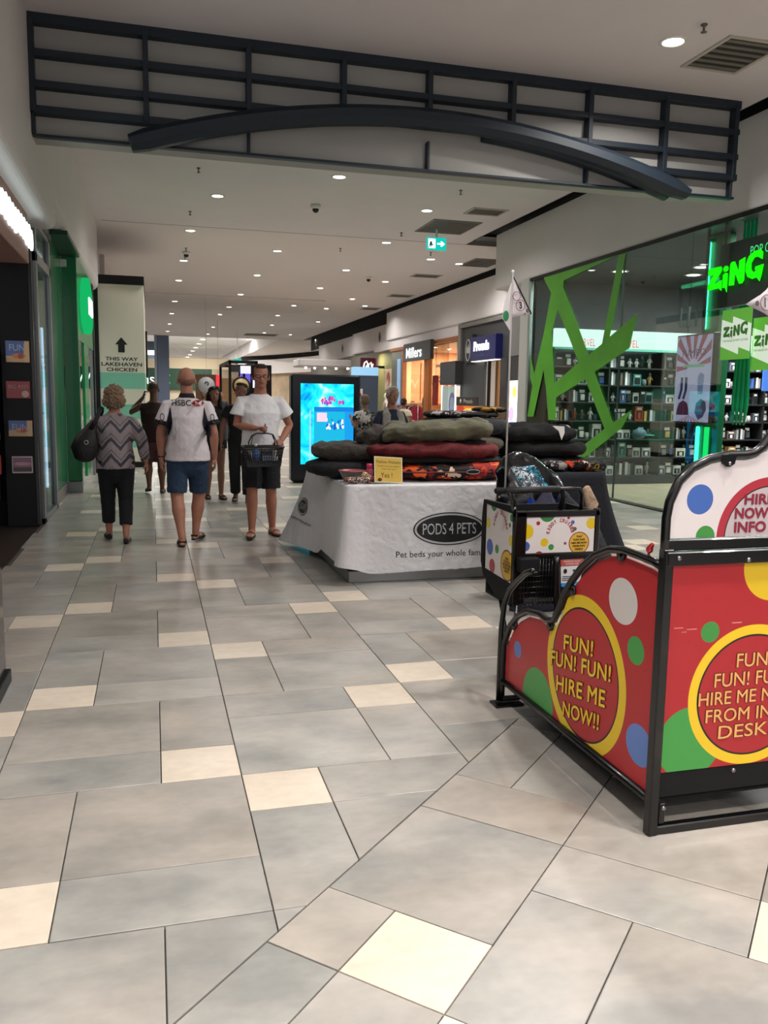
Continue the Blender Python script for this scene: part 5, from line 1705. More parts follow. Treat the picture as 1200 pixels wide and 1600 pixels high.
def projector(bvh, axis, start, off=.004):
    """returns warp(u, v) that drops print onto a surface: axis 'y' looks along +Y, '-y' along -Y, 'x' along +X"""
    def w(u, v):
        if axis == 'y': o_, d_ = Vector((u, start, v)), Vector((0, 1, 0))
        elif axis == '-y': o_, d_ = Vector((-u, start, v)), Vector((0, -1, 0))
        else: o_, d_ = Vector((start, -u, v)), Vector((1, 0, 0))
        h = bvh.ray_cast(o_, d_, 3.0)
        p = h[0] if h[0] is not None else o_ + d_ * .3
        return p - d_ * off
    return w


def ring_pts(cx, cz, a, b, n=48):
    return [(cx + a * math.cos(2 * math.pi * i / n), cz + b * math.sin(2 * math.pi * i / n)) for i in range(n)]


def flat_print(name, pts_out, warp, m, root, pts_in=None):
    """printed patch following the surface; concentric grid so it can bend"""
    n = len(pts_out)
    vs, fs = [], []
    if pts_in is None:
        cx = sum(p[0] for p in pts_out) / n; cy = sum(p[1] for p in pts_out) / n
        levels = [1, .8, .6, .4, .2, .02]
        for l in levels:
            vs += [warp(cx + (p[0] - cx) * l, cy + (p[1] - cy) * l) for p in pts_out]
        L_ = len(levels)
    else:
        for l in (0, .5, 1):
            vs += [warp(a[0] + (b[0] - a[0]) * l, a[1] + (b[1] - a[1]) * l) for a, b in zip(pts_out, pts_in)]
        L_ = 3
    for k in range(L_ - 1):
        for i in range(n):
            j = (i + 1) % n
            fs.append((k * n + i, k * n + j, (k + 1) * n + j, (k + 1) * n + i))
    return wb(MB().add(vs, fs, 0, True), name, m, root)


bv = bvh_of([cl])
wf = projector(bv, 'y', 6.2, .004); wf2 = projector(bv, 'y', 6.2, .006)
MI = mat('print_black', '151517', .5); MS = mat('print_silver', 'b9babc', .4)
cx, cz, a, b = 2.376, .441, .318, .138
flat_print('logo_oval', ring_pts(cx, cz, a, b), wf, MI, cl)
flat_print('logo_rim', ring_pts(cx, cz, a - .012, b - .009), wf2, MS, cl, ring_pts(cx, cz, a - .03, b - .024))
text('PODS 4 PETS', None or (0, 0, 0), X1, Z1, (cx - .235, cz - .045, cx + .235, cz + .048), MS, cl, warp=projector(bv, 'y', 6.2, .007), bold=.0)
text('Pet beds your whole family will love', (0, 0, 0), X1, Z1, (1.915, .195, 2.98, .262), MI, cl, warp=wf)
wx = projector(bv, 'x', 1.0, .004); wx2 = projector(bv, 'x', 1.0, .007)
flat_print('logo_oval', ring_pts(-8.17, .445, .2, .085)[::1], wx, MI, cl)
flat_print('logo_rim', ring_pts(-8.17, .445, .185, .078), wx2, MS, cl, ring_pts(-8.17, .445, .165, .064))
text('PODS 4 PETS', (0, 0, 0), -Y1, Z1, (-8.30, .415, -8.04, .475), MS, cl, warp=wx2)
text('Pet beds your whole family will love', (0, 0, 0), -Y1, Z1, (-8.46, .29, -7.8, .33), MI, cl, warp=wx)


def add_disp(o, strength, scale, name='folds', basis='BLENDER_ORIGINAL', depth=2):
    t = bpy.data.textures.new(name, 'CLOUDS')
    t.noise_scale = scale
    t.noise_depth = depth
    md = o.modifiers.new('disp', 'DISPLACE')
    md.texture = t
    md.strength = strength
    md.mid_level = .5
    md.texture_coords = 'GLOBAL'
    return o


def cushion(cx, cy, z0, lx, ly, h, m, label, cat='pet bed', name='pet_bed', rz=0.0, puff=.5, n=44, k=18, disp=.012, dscale=.09, group=None, welt=None, dent=0.0):
    """squashy superellipsoid resting on z0"""
    o_ = empty(name, (cx, cy, z0), label, cat, group, rz=rz)
    b = MB()
    v, f = [], []
    for i in range(k + 1):
        ph = -math.pi / 2 + math.pi * i / k
        c, s_ = abs(math.cos(ph)) ** puff, (abs(math.sin(ph)) ** .8) * (1 if ph > 0 else -1)
        for j in range(n):
            a_ = 2 * math.pi * j / n
            ca, sa = math.cos(a_), math.sin(a_)
            ex = .55
            x = lx / 2 * c * (abs(ca) ** ex) * (1 if ca > 0 else -1)
            y = ly / 2 * c * (abs(sa) ** ex) * (1 if sa > 0 else -1)
            z = h / 2 + h / 2 * s_
            if s_ > 0 and dent:
                z -= dent * max(0, 1 - (x / (lx * .35)) ** 2) * max(0, 1 - (y / (ly * .35)) ** 2)
            v.append((x, y, max(0, z)))
    for i in range(k):
        for j in range(n):
            j2 = (j + 1) % n
            f.append((i * n + j, i * n + j2, (i + 1) * n + j2, (i + 1) * n + j))
    f.append(tuple(range(n))[::-1]); f.append(tuple(k * n + j for j in range(n)))
    b.add(v, f, 0, True)
    o = b.build('cover', m, o_)
    sb = o.modifiers.new('sub', 'SUBSURF'); sb.levels = 1; sb.render_levels = 1
    add_disp(o, disp * 1.5, dscale)
    t2 = bpy.data.textures.new('creases', 'MARBLE'); t2.noise_scale = dscale * 1.6; t2.turbulence = 9; t2.noise_depth = 1
    m2 = o.modifiers.new('creases', 'DISPLACE'); m2.texture = t2; m2.strength = disp * .55; m2.mid_level = .6; m2.texture_coords = 'GLOBAL'
    if welt is not None:
        w_ = MB()
        pts = []
        for j in range(n):
            a_ = 2 * math.pi * j / n
            ca, sa = math.cos(a_), math.sin(a_)
            pts.append((lx / 2 * 1.004 * (abs(ca) ** .55) * (1 if ca > 0 else -1), ly / 2 * 1.004 * (abs(sa) ** .55) * (1 if sa > 0 else -1), h * .5))
        w_.loft(pts, .006, 6, closed=True)
        w_.build('welt', welt, o_)
    return o_


def camo_mat(name, cols, scale=9.0, rough=.7):
    m = bpy.data.materials.new(name)
    m.use_nodes = True
    nt = m.node_tree; L = nt.links.new
    b = nt.nodes['Principled BSDF']; b.inputs['Roughness'].default_value = rough; b.inputs['Specular IOR Level'].default_value = .25
    tc = nt.nodes.new('ShaderNodeTexCoord')
    vo = nt.nodes.new('ShaderNodeTexVoronoi'); vo.inputs['Scale'].default_value = scale
    no = nt.nodes.new('ShaderNodeTexNoise'); no.inputs['Scale'].default_value = scale * 1.3; no.inputs['Distortion'].default_value = 1.5
    ad = nt.nodes.new('ShaderNodeMix'); ad.data_type = 'VECTOR'
    ad.inputs[0].default_value = .22
    L(tc.outputs['Object'], no.inputs['Vector']); L(tc.outputs['Object'], ad.inputs[4]); L(no.outputs['Color'], ad.inputs[5]); L(ad.outputs[1], vo.inputs['Vector'])
    cr = nt.nodes.new('ShaderNodeValToRGB'); cr.color_ramp.interpolation = 'CONSTANT'
    sx = nt.nodes.new('ShaderNodeSeparateColor'); L(vo.outputs['Color'], sx.inputs[0]); L(sx.outputs[0], cr.inputs[0])
    n = len(cols)
    while len(cr.color_ramp.elements) < n: cr.color_ramp.elements.new(.5)
    for i, c in enumerate(cols):
        cr.color_ramp.elements[i].position = i / n
        cr.color_ramp.elements[i].color = lin(c)
    L(cr.outputs[0], b.inputs['Base Color'])
    return m


M_FURG = mat('grey_brown_fur', '3a342d', .95, noise=.5, nscale=22, sheen=.1, bump=.8, bscale=90)
M_VELG = mat('sage_velvet', '535039', .8, noise=.4, nscale=7, sheen=.15, bump=.5, bscale=24)
M_VRED = mat('maroon_velvet', '5c0d13', .85, noise=.35, nscale=14, sheen=0, bump=.5, bscale=60)
M_BLKC = mat('black_cloth', '0d0e11', .9, sheen=0, bump=.4, bscale=40)
M_BLKF = mat('black_fur', '08080a', .95, noise=.4, nscale=30, sheen=0, bump=.9, bscale=110)
M_CHARC = mat('charcoal_fleece', '24262c', .9, noise=.2, nscale=14, sheen=.1, bump=.5, bscale=60)
M_FIRE = camo_mat('flame_print', ['120d0e', 'c8401c', 'd9541f', '15100f', '8a1a18', 'e8622a', '0e0c0c', 'd8c4a8', '120d0e', '8a1a18'], 8.0)
M_LEAF = camo_mat('black_white_print', ['141314', 'b9b0ae', '1b191a', '2a2627', '8a827f', '121112'], 11.0)
M_NIGHT = camo_mat('dark_mixed_print', ['101114', '1a1c22', '30334a', '14161a', '55606a', '0e0e10', 'b0882a', '17181c', '22242c', '0f1012'], 12.0)

ZT = .825
M_SHBLK = M_BLKC
cushion(1.66, 7.35, ZT, .70, .66, .15, M_BLKC, 'plain black pet bed at the front left corner of the white table', rz=.05)
cushion(1.70, 7.40, ZT + .135, .66, .64, .175, M_FURG, 'grey-brown fur pet bed lying on the plain black one, left end of the table', dent=.03, disp=.022, dscale=.12)
cushion(2.50, 7.04, ZT, 1.16, .66, .155, M_FIRE, 'pet bed printed with orange and red flame shapes at the front of the table', disp=.03, dscale=.12, welt=mat('welt_red', '6a1a1c', .6))
cushion(2.42, 7.12, ZT + .13, 1.12, .66, .07, M_BLKC, 'thin black pet bed squeezed between the red and the flame printed beds')
cushion(2.36, 7.12, ZT + .165, 1.18, .70, .16, M_VRED, 'large dark red velvet pet bed in the middle of the pile', disp=.04, dscale=.2)
cushion(2.40, 7.20, ZT + .28, .98, .6, .07, M_BLKC, 'black pet bed showing as a dark band beneath the sage green one')
sg_o = cushion(2.43, 7.15, ZT + .31, 1.04, .68, .19, M_VELG, 'big sage green velvet pet bed on top of the pile', disp=.06, dscale=.16, dent=.02)
sg_o.rotation_euler = (0, -.07, 0)
cushion(1.92, 7.3, ZT + .26, .36, .34, .17, M_FURG, 'small rumpled grey-brown fur bed between the left pile and the sage green bed', disp=.05, dscale=.09, n=30, k=12)
# leaning oval brand tag on the flame bed
q = empty('oval_tag', (2.62, 6.72, .905), 'small black oval tag on the flame printed pet bed', 'tag')
wb(MB().prism(ring_pts(2.62, .905, .065, .022, 24), (0, 6.705, 0), X1, Z1, -Y1, .004), 'plate', MI, q)
wb(MB().loft([(p[0], 6.70, p[1]) for p in ring_pts(2.62, .905, .06, .018, 24)], .0022, 5, closed=True), 'rim', MS, q)
# far side of the table, towards the shops
M_TAUPE = mat('taupe_fur', '4c4436', .95, noise=.3, nscale=20, sheen=.2, bump=.7, bscale=80)
cushion(2.95, 8.05, ZT, .9, .6, .18, M_CHARC, 'charcoal pet bed at the back of the white table, lowest of the back pile')
cushion(2.95, 8.05, ZT + .17, .95, .62, .17, M_TAUPE, 'taupe fur pet bed in the back pile')
cushion(3.05, 8.1, ZT + .33, .92, .62, .19, M_CHARC, 'slate grey fleece pet bed near the top of the back pile', disp=.01)
cushion(3.02, 8.12, ZT + .505, .74, .5, .075, M_LEAF, 'thin black and white printed pet bed on top of the back pile', disp=.02)
cushion(3.32, 8.1, ZT + .565, .32, .4, .06, camo_mat('amber_print', ['141211', 'a8741e', '1b1817', 'c79a4a', '121110'], 14), 'small black and amber printed pet bed at the right end of the back pile', n=24, k=10)

# yellow card
r = empty('yellow_card', (1.87, 6.68, .83), 'yellow card in a clear stand reading Machine Washable and Yes!', 'sign')
U_ = Vector((1, .05, -.06)).normalized(); V_ = Vector((.03, .22, 1)).normalized(); N_ = U_.cross(V_)
O_ = Vector((1.742, 6.655, .832))
wb(MB().obox(O_, U_, V_, -N_, .245, .215, .004), 'card', mat('card_cream', 'e6dfc4', .4), r)
wb(MB().obox(O_ + U_ * .008 + V_ * .008, U_, V_, N_, .229, .199, .001), 'print_area', mat('card_yellow', 'ddb94e', .4), r)
wb(MB().obox(O_ + Vector((0, .005, 0)), U_, Vector((0, 1, 0)), Vector((0, 0, -1)), .245, .07, .003), 'foot', M_GLASS, r)
ik = mat('card_ink', '3a3420', .5)
for t, bx in (('Machine Washable', (.018, .160, .228, .184)), ('Quality Covers & Cushions', (.03, .128, .215, .142)), ('cold wash cycle', (.06, .106, .19, .118)), ('Yes !', (.055, .04, .155, .082))):
    text(t, O_, U_, V_, bx, ik, r, depth=.002)

# clear bowl with pink lid, pink bottle and small scraps
r = empty('clear_tub', (1.60, 6.86, ZT), 'clear plastic tub with a red rim at the front left of the table', 'tub')
wb(MB().lathe([(.07, 0), (.105, .075), (.11, .08), (.105, .08), (.066, .004), (.002, .003)], (1.60, 6.86, ZT), 20), 'bowl', mat('tub_plastic', '8b9692', .15, alpha=.65), r)
wb(MB().lathe([(.112, .078), (.116, .084), (.112, .09), (.104, .088), (.104, .08)], (1.60, 6.86, ZT), 20), 'rim', mat('tub_rim', 'a4575c', .4), r)
r = empty('pink_bottle', (1.745, 6.84, ZT), 'small pink bottle with a bright pink cap beside the clear tub', 'bottle')
wb(MB().lathe([(.03, 0), (.032, .01), (.032, .09), (.022, .105), (.014, .11)], (1.745, 6.84, ZT), 14), 'body', mat('bottle_pink', 'b45468', .3), r)
wb(MB().lathe([(.024, .105), (.026, .11), (.026, .14), (.02, .145)], (1.745, 6.84, ZT), 14), 'cap', mat('bottle_cap', 'd83a6a', .3), r)
r = empty('printed_fabric', (1.64, 6.70, ZT), 'crumpled brown, red and white printed fabric scrap below the clear tub', 'fabric')
b = MB()
for i in range(9):
    b.ell((1.53 + i * .032, 6.70 + rr.uniform(-.02, .03), ZT + .024), (.035, .04, .022 + rr.uniform(0, .014) * (1 - abs(i - 5) / 6)), 10, 6)
o = wb(b, 'cloth', camo_mat('scrap_print', ['1c1012', '8f3a3a', 'e2d4c6', '2a1715', 'c07050', '17100f', '5a2a2a'], 26), r)
rm = o.modifiers.new('rm', 'REMESH'); rm.mode = 'VOXEL'; rm.voxel_size = .006; rm.use_smooth_shade = True
add_disp(o, .012, .03)
r = empty('dog_toy', (1.69, 6.72, ZT), 'small cream and brown dog shaped toy lying against the yellow card', 'toy')
b = MB().ell((1.70, 6.74, ZT + .035), (.04, .03, .032), 12, 8).ell((1.68, 6.73, ZT + .062), (.026, .024, .024), 10, 7).ell((1.655, 6.725, ZT + .056), (.012, .011, .009), 8, 6)
wb(b, 'body', camo_mat('toy_print', ['d8c8a8', '2a2018', 'a86a3a', 'e8d89a'], 30), r)

# ------------------------------------------------------------------ second table, navy cloth
r = empty('display_table', (3.9, 8.4, 0), 'second trestle table hidden under a navy cloth, right of the white one', 'table')
wb(MB().bbox(3.50, 4.32, 7.54, 9.3, .775, .805, .006), 'tabletop', mat('table_white', 'dcdcdc', .5), r)
for x in (3.56, 4.26):
    for y in (7.66, 9.2):
        wb(MB().loft([(x, y, 0), (x, y, .775)], .02, 8), 'leg', M_ALU, r)
def hem2(x, y):
    d1 = math.exp(-((x - 4.34) / .12) ** 2) * math.exp(-((y - 7.5) / .5) ** 2)
    return (.22 * d1, .02 * d1, 0)
v, f = drape(3.49, 4.34, 7.52, 9.32, .812, .03, .03, .8, 9, hem2, amp=.018)
MB().add(v, f, 0, True).build('tablecloth', mat('navy_cloth', '10141f', .9, bump=.3, bscale=20), label='plain navy tablecloth falling to the floor on the right hand table', cat='tablecloth')
cushion(3.88, 8.1, ZT, 1.02, .78, .13, M_NIGHT, 'dark mixed print pet bed, lowest of the pile on the navy table', disp=.02)
cushion(3.86, 8.1, ZT + .12, .96, .76, .17, M_BLKF, 'thick black fur pet bed in the middle of the pile on the navy table', disp=.02)
cushion(3.78, 8.1, ZT + .275, .88, .74, .17, M_BLKF, 'black shaggy pet bed with a white label, top of the pile on the navy table', disp=.05, dscale=.14)
q = empty('white_label', (3.90, 7.70, 1.2), 'small white triangular label on the black shaggy pet bed', 'label')
wb(MB().prism([(3.84, 1.27), (3.97, 1.265), (3.975, 1.20), (3.945, 1.13), (3.91, 1.22)], (0, 7.70, 0), X1, Z1, -Y1, .004), 'card', M_WHITE, q)
for i, (x, c1) in enumerate(((3.62, M_NIGHT), (3.86, M_LEAF), (4.12, M_FIRE), (4.30, M_NIGHT))):
    cushion(x, 7.66, ZT, .24, .2, .10, c1, ('rolled %s pet blanket at the front edge of the navy table' % ('dark print', 'black and white print', 'flame print', 'dark blue print')[i]), name='pet_blanket', cat='blanket', n=22, k=10, disp=.03, dscale=.06)
# plastic wrapped bed with leaflet, leaning in front between the tables
r = empty('wrapped_pet_bed', (2.72, 5.5, 0), 'plastic wrapped black and blue pet bed carrying a leaflet, standing between cart and tables', 'pet bed')
b = MB()
b.loft([(2.95, 6.0, 0.02), (2.93, 6.0, .3), (2.88, 6.0, .62), (2.80, 6.0, .84), (2.72, 6.05, .98)], [(.38, .16), (.40, .19), (.36, .18), (.28, .15), (.18, .09)], 20, ref=(1, 0, 0), caps=(1, 2))
o = wb(b, 'bag', mat('bag_black', '0d0e12', .2, coat=.4), r)
sb = o.modifiers.new('s', 'SUBSURF'); sb.levels = 2; sb.render_levels = 2
add_disp(o, .05, .12)
bpy.context.view_layer.update()
bv = bvh_of([o]); wp_ = projector(bv, 'y', 5.4, .008); wp2 = projector(bv, 'y', 5.4, .012)
def quad_print(nm, q4, warp, m, root, n=6):
    vs, fs = [], []
    for i in range(n + 1):
        for j in range(n + 1):
            s_, t_ = i / n, j / n
            u = (q4[0][0] * (1 - s_) + q4[1][0] * s_) * (1 - t_) + (q4[3][0] * (1 - s_) + q4[2][0] * s_) * t_
            v_ = (q4[0][1] * (1 - s_) + q4[1][1] * s_) * (1 - t_) + (q4[3][1] * (1 - s_) + q4[2][1] * s_) * t_
            vs.append(warp(u, v_))
    for i in range(n):
        for j in range(n):
            a_ = i * (n + 1) + j
            fs.append((a_, a_ + n + 1, a_ + n + 2, a_ + 1))
    return wb(MB().add(vs, fs, 0, True), nm, m, root)
quad_print('leaflet', [(2.70, .86), (2.93, .84), (2.84, 1.02), (2.64, 1.00)], wp_, camo_mat('leaflet_print', ['b9c6d4', '1f5a78', '2fa0b4', '14202c', 'd8dde4', '3a4a5a'], 22, .25), r)
quad_print('leaflet_foot', [(2.72, .83), (2.95, .82), (2.93, .84), (2.70, .86)], wp_, mat('leaflet_white', 'd4d8e4', .25), r)
quad_print('blue_panel', [(2.84, .60), (3.06, .58), (3.04, .76), (2.86, .78)], wp_, mat('bag_blue', '1c3a9c', .25), r)
quad_print('blue_panel', [(2.70, .66), (2.84, .60), (2.84, .74), (2.74, .78)], wp_, mat('bag_blue', '1c3a9c', .25), r)
q = empty('grey_cushion', (2.62, 5.4, 0), 'slate grey folded cushion standing in front of the wrapped bed', 'cushion')
b = MB().loft([(2.70, 5.5, .01), (2.70, 5.5, .4), (2.72, 5.52, .66), (2.74, 5.54, .84)], [(.24, .09), (.24, .10), (.16, .07), (.04, .03)], 16, ref=(1, 0, 0), caps=(1, 2))
o = wb(b, 'cover', mat('slate_cloth', '34364a', .85, bump=.3), q)
q = empty('fur_cushion', (3.32, 5.2, 0), 'upright grey fur cushion with cream plush edge just right of the cart', 'cushion')
b = MB().loft([(3.12, 5.8, .01), (3.12, 5.8, .3), (3.08, 5.8, .55), (3.02, 5.8, .78)], [(.34, .10), (.32, .12), (.22, .10), (.05, .05)], 16, ref=(1, 0, 0), caps=(1, 2))
o = wb(b, 'cover', mat('dark_grey_fur', '2a2c34', .95, noise=.3, nscale=18, bump=.8, bscale=80), q); add_disp(o, .03, .07)
b = MB().loft([(3.16, 5.72, .85), (3.20, 5.70, .74), (3.19, 5.72, .62)], [.03, .05, .03], 10, caps=(2, 2))
o = wb(b, 'plush_edge', mat('cream_plush', 'c3a58c', .95, noise=.3, nscale=25, bump=.8, bscale=90), q); add_disp(o, .02, .03)

# ================================================================== TROLLEY HIRE BAY (red panels, black tube frame)
BX, BYN, BYF = 1.655, 2.44, 3.755
M_TUBE = mat('black_tube', '070708', .3, spec=.45, coat=.2)
RED = 'b8232a'
bay = empty('trolley_hire_bay', (2.04, 3.1, 0), 'red and white polka dot trolley hire bay with black tube frame', 'trolley bay')
side_marks = [('e', 2.70, .777, .098, .086, 'ddd6d2'), ('e', 2.598, .619, .055, .052, '46a04a'), ('c', 3.598, .327, .040, '5f7fc4'),
              ('c', 3.37, .15, .155, '46a04a'), ('e', 2.545, .284, .085, .075, '6486cc'), ('c', 2.965, .41, .322, 'f0cc20'), ('c', 2.965, .41, .272, '1a1112'), ('c', 2.965, .41, .264, 'b8232a')]
outline = [(2.47, .14), (2.47, .925), (2.52, .935), (2.58, .938), (2.70, .942), (2.79, .930), (2.90, .885), (3.0, .815), (3.075, .745), (3.125, .685), (3.165, .61), (3.21, .545),
           (3.29, .525), (3.356, .533), (3.485, .516), (3.58, .468), (3.655, .40), (3.725, .30), (3.73, .14)]
M_SIDE = print_mat('side_art', RED, side_marks, 1, 2, rough=.42, coat=.08)
wb(MB().prism([(-y, z) for y, z in outline], (BX + .006, 0, 0), -Y1, Z1, X1, .012), 'side_panel', M_SIDE, bay, label='red side panel with FUN! circle')
wb(MB().prism([(-y, z) for y, z in outline], (BX + .76, 0, 0), -Y1, Z1, X1, .012), 'side_panel', M_SIDE, bay)
T = [(2.46, .955), (2.50, .962), (2.578, .966), (2.697, .969), (2.79, .957), (2.903, .914), (3.004, .846), (3.081, .774), (3.138, .708), (3.18, .635), (3.225, .569), (3.291, .552), (3.356, .561), (3.485, .544), (3.591, .495), (3.678, .424), (3.745, .315), (3.752, .12), (3.756, .02)]
O2 = [(3.438, .742), (3.497, .722), (3.591, .663), (3.675, .601), (3.729, .521), (3.757, .394), (3.762, .198), (3.762, .02)]
for xx in (BX, BX + .77):
    wb(MB().loft([(xx, y, z) for y, z in T], .0155, 10, caps=(1, 1)), 'top_tube', M_TUBE, bay)
    wb(MB().loft([(xx, 3.74, .124), (xx, 2.47, .124)], .0155, 10), 'bottom_rail', M_TUBE, bay)
    wb(MB().bbox(xx - .05, xx + .10, 3.70, 3.79, 0, .012, .003), 'foot_plate', M_TUBE, bay)
wb(MB().loft([(BX - .012, y, z) for y, z in O2], .014, 10, caps=(2, 1)), 'outer_hoop', M_TUBE, bay)
wb(MB().loft([(BX, 3.75, .03), (BX + .77, 3.75, .03)], .014, 8), 'cross_bar', M_TUBE, bay)
M_BOLT = mat('bolt_steel', '9a9a9c', .3, .9)
for (y, z) in ((2.72, .945), (3.075, .735), (3.26, .533), (3.64, .435)):
    t_ = wb(MB().loft([(BX - .006, y, z), (BX + .012, y, z)], .022, 14), 'clamp', M_TUBE, bay)
    b_ = MB().loft([(BX - .012, y, z - .006), (BX - .004, y, z - .006)], .006, 8)
    wparent(b_.build('bolt', M_BOLT), t_)
# lettering on the side, gently rising
th = math.radians(9.6)
SU, SV = Vector((0, -math.cos(th), math.sin(th))), Vector((0, math.sin(th) * .55, math.cos(th)))
M_YEL = mat('print_yellow', 'f4d02c', .4); M_INK = mat('print_maroon', '3a0f10', .4)
SV = Vector((0, 0, 1))
for t, y, z, w, h in (('FUN!', 3.133, .466, .243, .064), ('FUN! FUN!', 3.246, .366, .50, .064), ('HIRE ME', 3.184, .270, .405, .066), ('NOW!!', 3.117, .182, .30, .062)):
    o0 = Vector((BX + .005, y, z))
    text(t, o0, SU, SV, (0, 0, w, h), M_INK, bay, depth=.001, fat=.0048, spacing=1.05)
    text(t, o0, SU, SV, (0, 0, w, h), M_YEL, bay, depth=.002, fat=.0018, spacing=1.05)

# end panel facing the camera, its shade mixed into darker print colours
XR = 2.425
face_marks = [('c', 2.085, .945, .122, 'd9b41c'), ('c', 1.844, .722, .037, '3c8a3c'), ('c', 1.79, .327, .130, '3c9440'), ('c', 2.03, .4825, .2565, 'e6c01e'), ('c', 2.03, .4825, .222, '180e10'), ('c', 2.03, .4825, .215, 'a81c24'),
              ('b', 1.70, .742, 1.735, .745, 'c88a84'), ('b', 1.75, .735, 1.79, .738, 'c88a84'), ('b', 1.73, .727, 1.75, .729, 'c88a84'), ('b', 1.93, .748, 1.97, .752, 'c88a84'), ('b', 2.35, .2, 2.42, .3, '3c9440')]
wb(MB().bbox(1.680, XR, BYN - .006, BYN + .006, .225, .962, .002), 'end_panel', print_mat('face_art', 'a81c24', face_marks, 0, 2, rough=.42, coat=.08), bay, label='red end panel with FUN! circle')
wb(MB().box(1.676, 1.680, BYN - .009, BYN - .001, .225, .962), 'panel_edge', M_WHITE, bay)
tp = [(1.662, 1.055), (1.662, 1.12), (1.670, 1.17), (1.698, 1.235), (1.742, 1.278), (1.80, 1.303), (1.867, 1.316), (1.94, 1.316), (1.985, 1.325), (2.018, 1.345), (2.045, 1.385), (2.09, 1.42), (2.15, 1.43), (2.22, 1.42), (2.29, 1.38), (2.35, 1.32), (2.395, 1.24), (2.415, 1.15), (2.42, 1.055)]
top_marks = [('c', 1.769, 1.185, .051, '3f63ac'), ('c', 1.798, 1.058, .037, '3c8a3c'), ('c', 2.05, 1.05, .208, 'a82c3a'), ('c', 2.05, 1.05, .178, '241416'), ('c', 2.05, 1.05, .174, 'b9aeb0')]
wb(MB().prism(tp, (0, BYN + .004, 0), X1, Z1, -Y1, .010), 'header_panel', print_mat('header_art', 'd9d0d0', top_marks, 0, 2, rough=.42, coat=.08), bay, label='white cloud shaped header panel')
tt = [(1.650, 0.99), (1.648, 1.055), (1.648, 1.125), (1.656, 1.178), (1.686, 1.247), (1.735, 1.293), (1.798, 1.320), (1.867, 1.333), (1.94, 1.334), (1.978, 1.342), (2.006, 1.362), (2.034, 1.400), (2.085, 1.437), (2.15, 1.447), (2.225, 1.437), (2.30, 1.394), (2.364, 1.33), (2.41, 1.245), (2.43, 1.15), (2.432, 1.0)]
wb(MB().loft([(x, BYN, z) for x, z in tt], .0155, 10), 'header_tube', M_TUBE, bay)
wb(MB().prism([(1.835, 1.335), (1.895, 1.335), (1.888, 1.305), (1.870, 1.295), (1.858, 1.295), (1.842, 1.305)], (0, BYN - .008, 0), X1, Z1, -Y1, .008), 'clamp', M_TUBE, bay)
wb(MB().loft([(1.866, BYN - .017, 1.306), (1.866, BYN - .022, 1.306)], .006, 8), 'bolt', M_BOLT, bay)
wb(MB().bbox(1.65, 2.44, BYN - .022, BYN + .02, .962, 1.010, .004), 'crossbeam', M_TUBE, bay)
wb(MB().bbox(1.65, 2.44, BYN - .014, BYN + .02, 1.014, 1.052, .004), 'crossbeam', M_TUBE, bay)
for xx in (1.640, 2.405):
    wb(MB().bbox(xx, xx + .038, BYN - .018, BYN + .022, 0, 1.02, .005), 'post', M_TUBE, bay)
wb(MB().bbox(1.66, 2.42, BYN - .004, BYN + .014, .135, .225, .004), 'kick_panel', M_BLACKM, bay)
wb(MB().bbox(1.66, 2.42, BYN - .014, BYN + .018, .0, .032, .004), 'floor_rail', M_TUBE, bay)
wb(MB().bbox(1.67, 2.41, BYN + .03, 3.72, .10, .115, .004), 'deck', M_BLACKM, bay)
wb(MB().bbox(1.678, 1.70, BYN - .02, BYN + .0, .045, .12, .003), 'bracket', M_TUBE, bay)
for (x, z) in ((1.690, .105), (1.690, .99), (1.965, .975), (1.965, .215), (2.3, .975)):
    wb(MB().loft([(x, BYN - .02, z), (x, BYN - .027, z)], .0075, 10), 'bolt', M_BOLT, bay)
M_YEL_SHADE = mat('print_yellow_shaded', 'e2a860', .4); M_MAR = mat('print_wine', '84243a', .4)  # print yellow with the panel's shade put into its colour
for t, x0, x1, z0, z1 in (('FUN!', 1.960, 2.105, .588, .638), ('FUN! FUN!', 1.874, 2.186, .521, .571), ('HIRE ME NOW', 1.815, 2.245, .457, .505), ('FROM INFO', 1.848, 2.212, .393, .441), ('DESK!!', 1.904, 2.150, .330, .378)):
    text(t, (0, BYN - .006, 0), X1, Z1, (x0, z0, x1, z1), M_INK, bay, depth=.001, fat=.0026)
    text(t, (0, BYN - .006, 0), X1, Z1, (x0, z0, x1, z1), M_YEL_SHADE, bay, depth=.002, fat=.0006)
for t, x0, x1, z0, z1 in (('HIRE ME', 1.946, 2.154, 1.166, 1.199), ('NOW FROM', 1.911, 2.190, 1.117, 1.152), ('INFO DESK', 1.912, 2.190, 1.069, 1.104)):
    text(t, (0, BYN - .006, 0), X1, Z1, (x0, z0, x1, z1), M_MAR, bay, depth=.001, fat=.0022)
# red pull knob on the side tube
q = wb(MB().ell((BX - .0, 2.538, 1.000), (.012, .014, .014), 12, 8).loft([(BX, 2.545, .97), (BX, 2.54, .99)], .005, 8), 'red_knob', mat('knob_red', 'b8202c', .15, coat=.8), bay)
wb(MB().loft([(BX, 2.54, 1.0), (BX, 2.525, 1.018)], [.012, .008], 8, caps=(2, 2)), 'red_knob', mat('knob_red', 'b8202c', .15, coat=.8), bay)

